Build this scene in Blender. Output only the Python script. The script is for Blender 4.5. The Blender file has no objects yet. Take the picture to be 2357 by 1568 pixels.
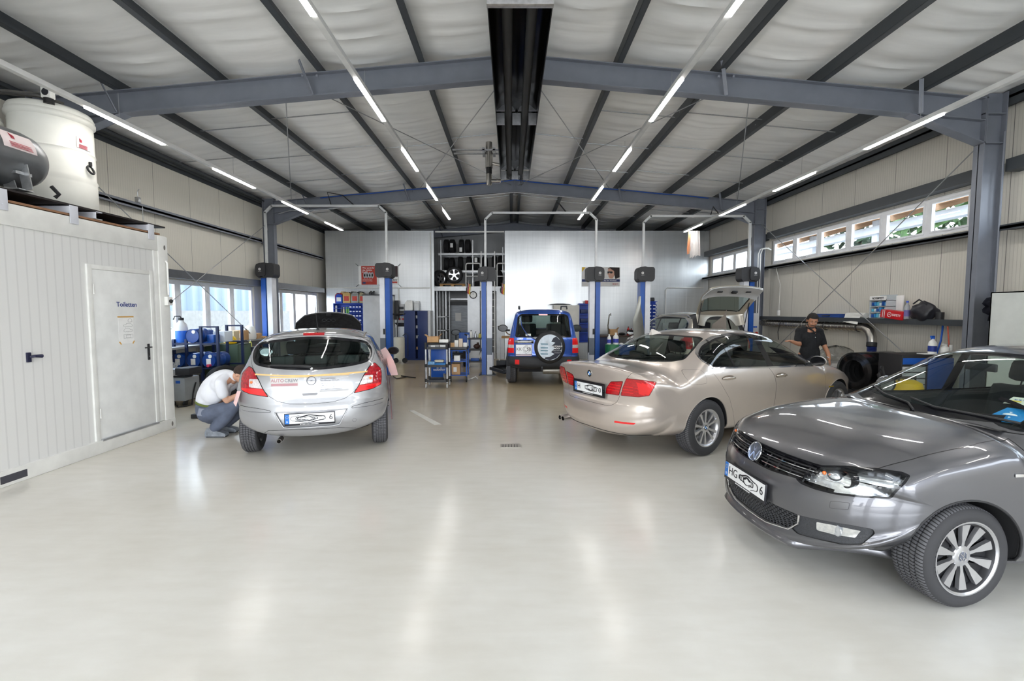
SKY = 7.0; LED = 38.; EXPO = 0.48
import bpy, bmesh, math, random
import numpy as np
from math import sin, cos, pi, radians as R, atan2, sqrt
from mathutils import Vector, Matrix
from mathutils.bvhtree import BVHTree
from mathutils.geometry import interpolate_bezier
SC = bpy.context.scene
COL = SC.collection
rnd = random.Random(7)
V = Vector
# ------------------------------------------------------------------ materials
MATS = {}
def mat(name, col=(.5,.5,.5), rough=.5, metal=0., coat=0., emit=None, estr=0., trans=0., ior=1.45, spec=.5, alpha=1.,
  noise=None, bump=None, flake=0., sheen=0.):
 """principled material; noise=(scale, amount[, stretch]) varies the colour, bump=(scale, strength) roughens it"""
 if name in MATS: return MATS[name]
 m = bpy.data.materials.new(name); m.use_nodes = True
 nt = m.node_tree; b = nt.nodes['Principled BSDF']
 c4 = (*col, 1)
 b.inputs['Base Color'].default_value = c4
 b.inputs['Roughness'].default_value = rough
 b.inputs['Metallic'].default_value = metal
 b.inputs['Coat Weight'].default_value = coat
 b.inputs['Coat Roughness'].default_value = .03
 b.inputs['Specular IOR Level'].default_value = spec
 b.inputs['IOR'].default_value = ior
 b.inputs['Transmission Weight'].default_value = trans
 b.inputs['Alpha'].default_value = alpha
 if sheen: b.inputs['Sheen Weight'].default_value = sheen
 if emit:
  b.inputs['Emission Color'].default_value = (*emit, 1); b.inputs['Emission Strength'].default_value = estr
 tc = nt.nodes.new('ShaderNodeTexCoord')
 n = noise or (6., .06)
 mp = nt.nodes.new('ShaderNodeMapping'); nt.links.new(tc.outputs['Object'], mp.inputs['Vector'])
 if len(n) > 2: mp.inputs['Scale'].default_value = n[2]
 tx = nt.nodes.new('ShaderNodeTexNoise'); tx.inputs['Scale'].default_value = n[0]; tx.inputs['Detail'].default_value = 5
 nt.links.new(mp.outputs['Vector'], tx.inputs['Vector'])
 rp = nt.nodes.new('ShaderNodeValToRGB')
 rp.color_ramp.elements[0].position = .3; rp.color_ramp.elements[1].position = .7
 rp.color_ramp.elements[0].color = (*[max(0, c*(1-n[1])) for c in col], 1)
 rp.color_ramp.elements[1].color = (*[min(1, c*(1+n[1])) for c in col], 1)
 nt.links.new(tx.outputs['Fac'], rp.inputs['Fac']); nt.links.new(rp.outputs['Color'], b.inputs['Base Color'])
 if bump:
  t2 = nt.nodes.new('ShaderNodeTexNoise'); t2.inputs['Scale'].default_value = bump[0]; t2.inputs['Detail'].default_value = 4
  nt.links.new(mp.outputs['Vector'], t2.inputs['Vector'])
  bp = nt.nodes.new('ShaderNodeBump'); bp.inputs['Strength'].default_value = bump[1]; bp.inputs['Distance'].default_value = .01
  nt.links.new(t2.outputs['Fac'], bp.inputs['Height']); nt.links.new(bp.outputs['Normal'], b.inputs['Normal'])
 MATS[name] = m
 return m
def glass(name, tint=(.9,.95,.93), refl=1.45, rough=0.):
 if name in MATS: return MATS[name]
 m = bpy.data.materials.new(name); m.use_nodes = True; nt = m.node_tree; nt.nodes.clear()
 o = nt.nodes.new('ShaderNodeOutputMaterial'); mx = nt.nodes.new('ShaderNodeMixShader')
 t = nt.nodes.new('ShaderNodeBsdfTransparent'); t.inputs[0].default_value = (*tint, 1)
 g = nt.nodes.new('ShaderNodeBsdfGlossy'); g.inputs['Roughness'].default_value = rough
 f = nt.nodes.new('ShaderNodeLayerWeight'); f.inputs['Blend'].default_value = .5   # 1-|cos|, the same from both sides
 f0 = ((refl-1)/(refl+1))**2
 p = nt.nodes.new('ShaderNodeMath'); p.operation = 'POWER'; p.inputs[1].default_value = 5.; nt.links.new(f.outputs['Facing'], p.inputs[0])
 q = nt.nodes.new('ShaderNodeMath'); q.operation = 'MULTIPLY_ADD'; q.inputs[1].default_value = 1-f0; q.inputs[2].default_value = f0; nt.links.new(p.outputs[0], q.inputs[0])
 nt.links.new(q.outputs[0], mx.inputs[0]); nt.links.new(t.outputs[0], mx.inputs[1]); nt.links.new(g.outputs[0], mx.inputs[2])
 nt.links.new(mx.outputs[0], o.inputs[0]); MATS[name] = m
 return m
# ------------------------------------------------------------------ objects
def tag(o, label=None, cat=None, group=None, kind=None):
 if label: o['label'] = label
 if cat: o['category'] = cat
 if group: o['group'] = group
 if kind: o['kind'] = kind
 return o
def empty(name, loc=(0,0,0), rz=0., label=None, cat=None, group=None):
 o = bpy.data.objects.new(name, None); COL.objects.link(o)
 o.location = loc; o.rotation_euler = (0, 0, rz); o.empty_display_size = .1
 return tag(o, label, cat, group)
def mesh_obj(name, me, parent=None):
 o = bpy.data.objects.new(name, me); COL.objects.link(o)
 if parent is not None: o.parent = parent
 return o
def copy_tree(o, parent=None, label=None):
 c = o.copy(); COL.objects.link(c); c.parent = parent
 if label: c['label'] = label
 for ch in list(o.children): copy_tree(ch, c)
 return c
class MB:
 """collects simple solids into one mesh"""
 def __init__(s): s.v = []; s.f = []; s.m = []; s.cur = 0; s.sm = []
 def add(s, vs, fs, M=None, smooth=True):
  b = len(s.v)
  s.v += [tuple(M @ V(p)) if M else tuple(p) for p in vs]
  s.f += [tuple(b+i for i in f) for f in fs]; s.m += [s.cur]*len(fs)
  return s
 def box(s, lo, hi, bev=0., M=None):
  x0,y0,z0 = lo; x1,y1,z1 = hi
  if bev <= 0:
   vs = [(x,y,z) for z in (z0,z1) for y in (y0,y1) for x in (x0,x1)]
   fs = [(0,2,3,1),(4,5,7,6),(0,1,5,4),(2,6,7,3),(0,4,6,2),(1,3,7,5)]
   return s.add(vs, fs, M)
  b = min(bev, (x1-x0)/2.01, (y1-y0)/2.01, (z1-z0)/2.01)
  bm = bmesh.new(); bmesh.ops.create_cube(bm, size=1)
  for v in bm.verts: v.co = V(((v.co.x+.5)*(x1-x0)+x0, (v.co.y+.5)*(y1-y0)+y0, (v.co.z+.5)*(z1-z0)+z0))
  bmesh.ops.bevel(bm, geom=bm.edges[:], offset=b, segments=2, profile=.6, affect='EDGES')
  bm.verts.index_update()
  s.add([v.co[:] for v in bm.verts], [[v.index for v in f.verts] for f in bm.faces], M); bm.free()
  return s
 def cbox(s, c, d, bev=0., M=None):
  return s.box([c[i]-d[i]/2 for i in range(3)], [c[i]+d[i]/2 for i in range(3)], bev, M)
 def bar(s, p, q, w, h=None, up=(0,0,1)):
  """rectangular bar from p to q"""
  h = h or w; p = V(p); q = V(q); d = q-p; L = d.length; d = d/L
  u = V(up)
  if abs(d.dot(u)) > .98: u = V((0,1,0))
  x = d.cross(u).normalized(); z = x.cross(d)
  M = Matrix((x, d, z)).transposed().to_4x4(); M.translation = p
  return s.box((-w/2,0,-h/2), (w/2,L,h/2), 0, M)
 def tube(s, pts, r, n=10, caps=True, closed=False):
  pts = [V(p) for p in pts]; N = len(pts); vs = []; fs = []
  rr = r if isinstance(r, (list, tuple)) else [r]*N
  t = [((pts[(i+1)%N] if (closed or i<N-1) else pts[i]) - (pts[i-1] if (closed or i>0) else pts[i])).normalized() for i in range(N)]
  u = t[0].orthogonal().normalized()
  for i in range(N):
   u = (u - t[i]*u.dot(t[i])).normalized(); w = t[i].cross(u)
   for k in range(n):
    a = 2*pi*k/n; vs.append(pts[i] + (u*cos(a)+w*sin(a))*rr[i])
  for i in range(N if closed else N-1):
   j = (i+1) % N
   for k in range(n): fs.append((i*n+k, i*n+(k+1)%n, j*n+(k+1)%n, j*n+k))
  if caps and not closed: fs += [tuple(range(n))[::-1], tuple((N-1)*n+k for k in range(n))]
  return s.add(vs, fs)
 def lathe(s, prof, n=32, M=None, a0=0., a1=2*pi, caps=True):
  """prof: (r, z) pairs turned about z"""
  full = abs(a1-a0-2*pi) < 1e-6; vs = []; fs = []; K = len(prof); nn = n if full else n+1
  for i in range(nn):
   a = a0+(a1-a0)*i/n
   for r, z in prof: vs.append((r*cos(a), r*sin(a), z))
  for i in range(n):
   j = (i+1) % nn
   for k in range(K-1): fs.append((i*K+k, j*K+k, j*K+k+1, i*K+k+1))
  if full and caps and len({z for r, z in prof}) > 1:
   if prof[0][0] > 1e-6: fs.append(tuple(i*K for i in range(n))[::-1])
   if prof[-1][0] > 1e-6: fs.append(tuple(i*K+K-1 for i in range(n)))
  return s.add(vs, fs, M)
 def cyl(s, c, r, h, n=24, axis='z', r2=None):
  M = Matrix.Translation(V(c))
  if axis == 'x': M = M @ Matrix.Rotation(pi/2, 4, 'Y')
  if axis == 'y': M = M @ Matrix.Rotation(-pi/2, 4, 'X')
  return s.lathe([(r,0),(r if r2 is None else r2,h)], n, M)
 def sphere(s, c, r, n=16, sc=(1,1,1)):
  m = n//2; prof = [(sin(pi*k/m), -cos(pi*k/m)) for k in range(m+1)]
  M = Matrix.Translation(V(c)) @ Matrix.Diagonal((r*sc[0], r*sc[1], r*sc[2], 1))
  return s.lathe(prof, n, M)
 def prism(s, poly, h0, h1, M=None):
  """2-D polygon (x, y) extruded in z"""
  n = len(poly)
  vs = [(p[0],p[1],h0) for p in poly]+[(p[0],p[1],h1) for p in poly]
  fs = [tuple(range(n))[::-1], tuple(range(n,2*n))]+[(i,(i+1)%n,n+(i+1)%n,n+i) for i in range(n)]
  return s.add(vs, fs, M)
 def torus(s, c, Rr, r, n=28, k=8, M=None):
  prof = [(Rr+r*cos(2*pi*i/k), r*sin(2*pi*i/k)) for i in range(k+1)]
  MM = Matrix.Translation(V(c)) @ (M or Matrix())
  vs = []; fs = []
  for i in range(n):
   a = 2*pi*i/n
   for q in range(k): vs.append((prof[q][0]*cos(a), prof[q][0]*sin(a), prof[q][1]))
  for i in range(n):
   j = (i+1) % n
   for q in range(k): fs.append((i*k+q, j*k+q, j*k+(q+1)%k, i*k+(q+1)%k))
  return s.add(vs, fs, MM)
 def grid(s, P, flip=False):
  """P[i][j] rows of points"""
  n = len(P); m = len(P[0]); vs = [p for r in P for p in r]
  fs = [(i*m+j, i*m+j+1, (i+1)*m+j+1, (i+1)*m+j) for i in range(n-1) for j in range(m-1)]
  if flip: fs = [f[::-1] for f in fs]
  return s.add(vs, fs)
 def build(s, name, m, parent=None, ang=35, flat=False):
  me = bpy.data.meshes.new(name); me.from_pydata(s.v, [], s.f)
  for x in (m if isinstance(m, (list, tuple)) else [m]): me.materials.append(x)
  if max(s.m, default=0) > 0: me.polygons.foreach_set('material_index', s.m)
  if not flat:
   me.polygons.foreach_set('use_smooth', [True]*len(me.polygons))
   me.set_sharp_from_angle(angle=R(ang))
  me.update()
  return mesh_obj(name, me, parent)
def BOX(name, lo, hi, m, parent=None, bev=0.): return MB().box(lo, hi, bev).build(name, m, parent)
def TUBE(name, pts, r, m, parent=None, n=10, closed=False): return MB().tube(pts, r, n, closed=closed).build(name, m, parent)
def arc(c, r, a0, a1, n, plane='xz'):
 out = []
 for i in range(n+1):
  a = a0+(a1-a0)*i/n; u, w = r*cos(a), r*sin(a)
  out.append((c[0]+u, c[1], c[2]+w) if plane == 'xz' else (c[0], c[1]+u, c[2]+w) if plane == 'yz' else (c[0]+u, c[1]+w, c[2]))
 return out
def catmull(P, n=6, closed=False):
 P = [V(p) for p in P]; N = len(P); out = []
 for i in range(N if closed else N-1):
  a = P[(i-1)%N] if (closed or i>0) else P[i]*2-P[i+1]
  b, c = P[i], P[(i+1)%N]
  d = P[(i+2)%N] if (closed or i<N-2) else c*2-b
  for k in range(n):
   t = k/n; out.append(.5*((2*b)+(c-a)*t+(2*a-5*b+4*c-d)*t*t+(3*b-a-3*c+d)*t**3))
 if not closed: out.append(P[-1])
 return out
def rpoly(P, r, n=4):
 """round the corners of a 2-D polygon; r is one radius or one per corner"""
 out = []; N = len(P)
 for i in range(N):
  b = V(P[i][:2]); a = V(P[i-1][:2]); c = V(P[(i+1)%N][:2]); rr = r[i] if isinstance(r, (list, tuple)) else r
  d1 = (a-b); d2 = (c-b); l = min(rr, d1.length*.45, d2.length*.45)
  if l < 1e-5: out.append((b.x,b.y)); continue
  p = b+d1.normalized()*l; q = b+d2.normalized()*l
  for k in range(n+1):
   t = k/n; w = p*(1-t)**2+b*2*t*(1-t)+q*t*t; out.append((w.x,w.y))
 return out
def circ(cx, cy, r, n=28, a0=0, ry=None): return [(cx+r*cos(a0+2*pi*i/n), cy+(ry or r)*sin(a0+2*pi*i/n)) for i in range(n)]
def text(name, s, size, m, parent, M, ext=.001, align='CENTER', bold=0.):
 """flat raised lettering; M places its x axis along the reading direction and y up"""
 c = bpy.data.curves.new(name, 'FONT'); c.body = s; c.size = size; c.extrude = ext; c.align_x = align; c.align_y = 'CENTER'; c.offset = bold*size
 c.resolution_u = 3
 t = bpy.data.objects.new(name, c); COL.objects.link(t)
 me = bpy.data.meshes.new_from_object(t.evaluated_get(bpy.context.evaluated_depsgraph_get()))
 bpy.data.objects.remove(t); bpy.data.curves.remove(c)
 me.materials.clear(); me.materials.append(m); me.transform(M); me.name = name
 return mesh_obj(name, me, parent)
def frame(o, x, y):
 """matrix with origin o, x and y axes given (z = x cross y)"""
 x = V(x).normalized(); z = x.cross(V(y)).normalized(); y = z.cross(x)
 M = Matrix((x, y, z)).transposed().to_4x4(); M.translation = V(o); return M
# ------------------------------------------------------------------ car bodies
def lerp1(tab, x):
 if x <= tab[0][0]: return tab[0][1]
 for (a, va), (b, vb) in zip(tab, tab[1:]):
  if x <= b:
   t = (x-a)/(b-a); return va+(vb-va)*t
 return tab[-1][1]
def sm1(tab, x, h=.09):
 return (lerp1(tab, x-h)+lerp1(tab, x-h/2)+lerp1(tab, x)*2+lerp1(tab, x+h/2)+lerp1(tab, x+h))/6
def inpoly(p, P):
 x, y = p; c = False; j = len(P)-1
 for i in range(len(P)):
  xi, yi = P[i]; xj, yj = P[j]
  if (yi > y) != (yj > y) and x < (xj-xi)*(y-yi)/(yj-yi+1e-12)+xi: c = not c
  j = i
 return c
def area(P): return sum(P[i-1][0]*P[i][1]-P[i][0]*P[i-1][1] for i in range(len(P)))/2
def offset(P, d):
 """grow (d>0) or shrink a 2-D polygon"""
 P = [V(p[:2]) for p in P]
 P = [p for i, p in enumerate(P) if (p-P[i-1]).length > 1e-5]
 s = 1 if area(P) > 0 else -1; out = []; N = len(P)
 for i in range(N):
  a = (P[i]-P[i-1]).normalized(); b = (P[(i+1)%N]-P[i]).normalized()
  n1 = V((a.y,-a.x))*s; n2 = V((b.y,-b.x))*s; n = n1+n2
  if n.length < 1e-3: n = n1
  n = n.normalized(); k = max(.4, n.dot(n1)); out.append(tuple(P[i]+n*d/k))
 return out
VIEWS = {'left': (V((0,1,0)), V((-1,0,0)), V((0,0,1))), 'right': (V((0,-1,0)), V((1,0,0)), V((0,0,1))),
   'rear': (V((-1,0,0)), V((0,1,0)), V((0,0,1))), 'front': (V((1,0,0)), V((0,1,0)), V((0,0,1))), 'top': (V((0,0,1)), V((1,0,0)), V((0,1,0)))}
class Hull:
 def __init__(s, sil, wb, inset, belt, gh_tan, zc, xr, xf, sp=.045, ledge=.02, extra=None):
  s.gh = gh_tan
  P = catmull([V((x, z, 0)) for x, z, r, p in sil], 8, True); Q = []
  att = [(r, p) for x, z, r, p in sil]; N = len(sil)
  A = [(att[i//8][0]*(1-(i%8)/8)+att[(i//8+1)%N][0]*(i%8)/8, att[i//8][1]*(1-(i%8)/8)+att[(i//8+1)%N][1]*(i%8)/8) for i in range(8*N)]
  pts = []; M = len(P)
  for i in range(M):
   a, b = P[i], P[(i+1)%M]; L = (b-a).length; n = max(1, round(L/sp))
   for k in range(n):
    t = k/n; pts.append((a.lerp(b, t), A[i][0]*(1-t)+A[(i+1)%M][0]*t, A[i][1]*(1-t)+A[(i+1)%M][1]*t))
  s.pts = pts
  def w(x, z):
   b = lerp1(belt, x)
   base = sm1(wb, x)
   k = .06
   zz = min(z, b)
   i0 = sm1(inset, zz, .02)
   if z > b-k:   # blend into the greenhouse
    d = z-(b-k); g = max(0, z-b)
    t = min(1, d/(2*k)); i0 += ledge*(t*t*(3-2*t)) + g*gh_tan + g*g*.10
   if extra: i0 -= extra(x, z)
   return base-i0
  s.w = w
  n1, n2 = 12, 13; rows = []
  for (c, r, p) in pts:
   C = V((min(max(c.x, xr+.62), xf-.7), zc, 0)); d = C-c; L = d.length; d = d/L; r = min(r, L*.85); row = []
   for k in range(n1+n2+1):
    if k <= n1: th = pi/2*k/n1; sd = r*(1-cos(th)**(2/p)); g = sin(th)**(2/p)
    else: sd = r+(L-r)*((k-n1)/n2); g = 1
    q = c+d*sd; row.append((q.x, w(q.x, q.y)*g, q.y))
   rows.append(row)
  T = len(rows); K = n1+n2+1; vs = []; fs = []
  for row in rows: vs += row
  off = len(vs)
  for row in rows: vs += [(x, -y, z) for x, y, z in row]
  for i in range(T):
   j = (i+1) % T
   for k in range(K-1):
    a, b, c, d = i*K+k, j*K+k, j*K+k+1, i*K+k+1
    fs.append((a, b, c, d)); fs.append((off+a, off+d, off+c, off+b))
  bm = bmesh.new(); bv = [bm.verts.new(v) for v in vs]
  for f in fs: bm.faces.new([bv[i] for i in f])
  bmesh.ops.remove_doubles(bm, verts=bm.verts[:], dist=.0006)
  bmesh.ops.recalc_face_normals(bm, faces=bm.faces[:])
  top = max(bm.faces, key=lambda f: f.calc_center_median().z)
  if top.normal.z < 0: bmesh.ops.reverse_faces(bm, faces=bm.faces[:])
  bm.normal_update(); bm.verts.index_update()
  s.ref_v = [v.co.copy() for v in bm.verts]; s.ref_f = [tuple(v.index for v in f.verts) for f in bm.faces]; s.ref_n = [v.normal.copy() for v in bm.verts]
  s.bvh = BVHTree.FromPolygons(s.ref_v, s.ref_f)
  s.P = [tuple(v) for v in s.ref_v]; s.F = list(s.ref_f); s.reg = [0]*len(s.F); s.alive = [True]*len(s.F)
  s.N = np.array([tuple(f.normal) for f in bm.faces]); s.C = np.array([tuple(f.calc_center_median()) for f in bm.faces])
  P = np.array(s.P); s.Rd = np.array([max(np.linalg.norm(P[list(f)]-c, axis=1)) for f, c in zip(s.F, s.C)]); bm.free()
 def nrm(s, co):
  loc, n, idx, d = s.bvh.find_nearest(co)
  if idx is None: return V((0,0,1))
  f = s.ref_f[idx]; W = []; tot = 0
  for i in f:
   k = 1/((s.ref_v[i]-loc).length+1e-4)**2; W.append(k); tot += k
  r = V((0,0,0))
  for i, k in zip(f, W): r += s.ref_n[i]*k
  return r.normalized()
 def _uv(s, view):
  if isinstance(view, str): D, _, _ = VIEWS[view]
  else: D = V(view).normalized()
  if view in ('left', 'right'): return D, (lambda c: (c.x, c.z)), V((1,0,0)), V((0,0,1))
  if view in ('rear', 'front'): return D, (lambda c: (c.y, c.z)), V((0,1,0)), V((0,0,1))
  if view == 'top': return D, (lambda c: (c.x, c.y)), V((1,0,0)), V((0,1,0))
  U = V((0,0,1)).cross(D).normalized(); W = D.cross(U)
  return D, (lambda c: (c.dot(U), c.dot(W))), U, W
 def cut(s, view, poly, reg, only=0, lim=None, md=.05):
  """knife the polygon into the hull as seen along view; faces inside get region reg"""
  D, uv, U, W = s._uv(view); P = s.P
  xs = [p[0] for p in poly]; ys = [p[1] for p in poly]; b0, b1, c0, c1 = min(xs), max(xs), min(ys), max(ys)
  onl = only if (only is None or isinstance(only, tuple)) else (only,); cand = {}; ux, uy, uz = U; wx, wy, wz = W
  cu = s.C @ np.array(U); cw = s.C @ np.array(W)
  ok = (s.N @ np.array(D) >= md) & (cu+s.Rd >= b0) & (cu-s.Rd <= b1) & (cw+s.Rd >= c0) & (cw-s.Rd <= c1)
  for f in np.nonzero(ok)[0]:
   f = int(f)
   if not s.alive[f] or (onl is not None and s.reg[f] not in onl): continue
   if lim is None or lim(V(s.C[f])):
    cand[f] = [(p[0]*ux+p[1]*uy+p[2]*uz, p[0]*wx+p[1]*wy+p[2]*wz) for p in (P[i] for i in s.F[f])]
  n = len(poly); live = {f: (s.F[f], q, f) for f, q in cand.items()}; nid = -1
  for i in range(n):
   ax_, ay_ = poly[i]; bx_, by_ = poly[(i+1)%n]; ex, ey = bx_-ax_, by_-ay_; L = sqrt(ex*ex+ey*ey)
   if L < 1e-5: continue
   ex /= L; ey /= L; nx, ny = ey, -ex; e0 = ax_*ex+ay_*ey-.002; e1 = bx_*ex+by_*ey+.002; k = ax_*nx+ay_*ny; edge = {}
   for key in list(live):
    F, q, par = live[key]
    dn = [p[0]*nx+p[1]*ny-k for p in q]
    if max(dn) < 1e-5 or min(dn) > -1e-5: continue
    de = [p[0]*ex+p[1]*ey for p in q]
    if max(de) < e0 or min(de) > e1: continue
    A = []; B = []; m = len(F)
    for j in range(m):
     a, b = F[j], F[(j+1)%m]; da, db = dn[j], dn[(j+1)%m]
     if abs(da) < 1e-5: A.append((a, q[j])); B.append((a, q[j]))
     elif da > 0: A.append((a, q[j]))
     else: B.append((a, q[j]))
     if (da > 1e-5 and db < -1e-5) or (da < -1e-5 and db > 1e-5):
      kk = (a, b) if a < b else (b, a); t = da/(da-db); q2 = q[(j+1)%m]
      if kk not in edge:
       pa, pb = P[a], P[b]; P.append((pa[0]+(pb[0]-pa[0])*t, pa[1]+(pb[1]-pa[1])*t, pa[2]+(pb[2]-pa[2])*t)); edge[kk] = len(P)-1
      x = (edge[kk], (q[j][0]+(q2[0]-q[j][0])*t, q[j][1]+(q2[1]-q[j][1])*t)); A.append(x); B.append(x)
    del live[key]
    for part in (A, B):
     if len(part) > 2: live[nid] = (tuple(p[0] for p in part), [p[1] for p in part], par); nid -= 1
  aN = []; aC = []; aR = []
  for key, (F, q, par) in live.items():
   m = len(q); c = (sum(p[0] for p in q)/m, sum(p[1] for p in q)/m); ins = inpoly(c, poly)
   if key >= 0:
    if ins: s.reg[key] = reg
    continue
   s.alive[par] = False; pts = [P[i] for i in F]; cc = [sum(p[k] for p in pts)/m for k in range(3)]
   s.F.append(F); s.reg.append(reg if ins else s.reg[par]); s.alive.append(True); aN.append(s.N[par]); aC.append(cc); aR.append(max(sqrt(sum((p[k]-cc[k])**2 for k in range(3))) for p in pts))
  if aN: s.N = np.vstack([s.N, aN]); s.C = np.vstack([s.C, aC]); s.Rd = np.concatenate([s.Rd, aR])
 def extract(s, reg, name, m, parent, push=0., thick=0., lid=None):
  """the faces of a region as an object of their own, pushed along the hull's normals"""
  regs = reg if isinstance(reg, (tuple, list)) else (reg,)
  fs = [s.F[f] for f in range(len(s.F)) if s.alive[f] and s.reg[f] in regs and s.Rd[f] > 1e-5 and (lid is None or lid(V(s.C[f])))]
  if not fs: return None
  idx = {}; co = []; F = []
  for f in fs:
   r = []
   for v in f:
    if v not in idx: idx[v] = len(co); co.append(V(s.P[v]))
    r.append(idx[v])
   F.append(r)
  N = [s.nrm(c) for c in co]
  P = [c+n*push for c, n in zip(co, N)]
  n0 = len(P)
  if thick:
   cnt = {}
   for f in F:
    for i in range(len(f)):
     a, b = f[i], f[(i+1) % len(f)]; cnt[(a, b)] = 1
   side = [(a, b) for (a, b) in cnt if (b, a) not in cnt]
   P += [c+n*(push-thick) for c, n in zip(co, N)]
   F2 = F+[[n0+i for i in f][::-1] for f in F]+[[b, a, n0+a, n0+b] for a, b in side]
   N = N+[-n for n in N]
  else: F2 = F
  me = bpy.data.meshes.new(name); me.from_pydata(P, [], F2); me.materials.append(m)
  me.polygons.foreach_set('use_smooth', [True]*len(me.polygons))
  if not thick: me.normals_split_custom_set_from_vertices([tuple(n) for n in N])
  else:
   ln = []; nF = len(F)
   for k, p in enumerate(me.polygons):
    for vi in p.vertices: ln.append(tuple(N[vi]) if k < 2*nF else tuple(p.normal))
   me.normals_split_custom_set(ln)
  me.update()
  return mesh_obj(name, me, parent)
 def surf(s, view, u, v, off=0.):
  """point on the hull seen along view at (u, v)"""
  D, uv, U, W = s._uv(view); o = U*u+W*v+D*8
  loc, n, i, d = s.bvh.ray_cast(o, -D)
  if loc is None: return None, None
  n = s.nrm(loc); return loc+n*off, n
 def line(s, view, pts, off=0., step=.04):
  """a polyline draped on the hull"""
  out = []
  for a, b in zip(pts, pts[1:]):
   a = V(a); b = V(b); n = max(1, int((b-a).length/step))
   for k in range(n+1):
    q = a.lerp(b, k/n); L, nn = s.surf(view, q.x, q.y, off)
    if L is not None and (not out or (L-out[-1]).length > 1e-4): out.append(L)
  return out
def tread_mat(name, col=(.035,.035,.038), ns=90):
 if name in MATS: return MATS[name]
 m = bpy.data.materials.new(name); m.use_nodes = True; nt = m.node_tree; b = nt.nodes['Principled BSDF']
 b.inputs['Roughness'].default_value = .75
 tc = nt.nodes.new('ShaderNodeTexCoord'); sp = nt.nodes.new('ShaderNodeSeparateXYZ'); nt.links.new(tc.outputs['Object'], sp.inputs[0])
 def M(op, a, c=None, v=None):
  n = nt.nodes.new('ShaderNodeMath'); n.operation = op
  nt.links.new(a, n.inputs[0])
  if c is not None: nt.links.new(c, n.inputs[1])
  elif v is not None: n.inputs[1].default_value = v
  return n.outputs[0]
 at = M('ARCTAN2', sp.outputs[2], sp.outputs[0]); a = M('MULTIPLY', at, v=ns)
 zz = M('MULTIPLY', sp.outputs[1], v=45.); ab = M('ABSOLUTE', zz)
 sn = M('SINE', M('ADD', a, ab)); gr = M('GREATER_THAN', sn, v=.55)
 r2 = M('POWER', M('ADD', M('MULTIPLY', sp.outputs[0], sp.outputs[0]), M('MULTIPLY', sp.outputs[2], sp.outputs[2])), v=.5)
 vv = nt.nodes.new('ShaderNodeValue'); vv.outputs[0].default_value = .3; m['rad'] = 0
 onT = M('GREATER_THAN', r2, vv.outputs[0]); k = M('MULTIPLY', gr, onT)
 mx = nt.nodes.new('ShaderNodeMixRGB'); mx.inputs[1].default_value = (*[c*3.2 for c in col], 1); mx.inputs[2].default_value = (*[c*.4 for c in col], 1)
 mx0 = nt.nodes.new('ShaderNodeMixRGB'); mx0.inputs[1].default_value = (*col, 1); nt.links.new(onT, mx0.inputs[0]); nt.links.new(mx.outputs[0], mx0.inputs[2])
 nt.links.new(k, mx.inputs[0]); nt.links.new(mx0.outputs[0], b.inputs['Base Color'])
 bp = nt.nodes.new('ShaderNodeBump'); bp.invert = True; bp.inputs['Distance'].default_value = .004; nt.links.new(k, bp.inputs['Height']); nt.links.new(bp.outputs[0], b.inputs['Normal'])
 m['rv'] = 1; vv.name = 'RV'; MATS[name] = m
 return m
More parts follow.
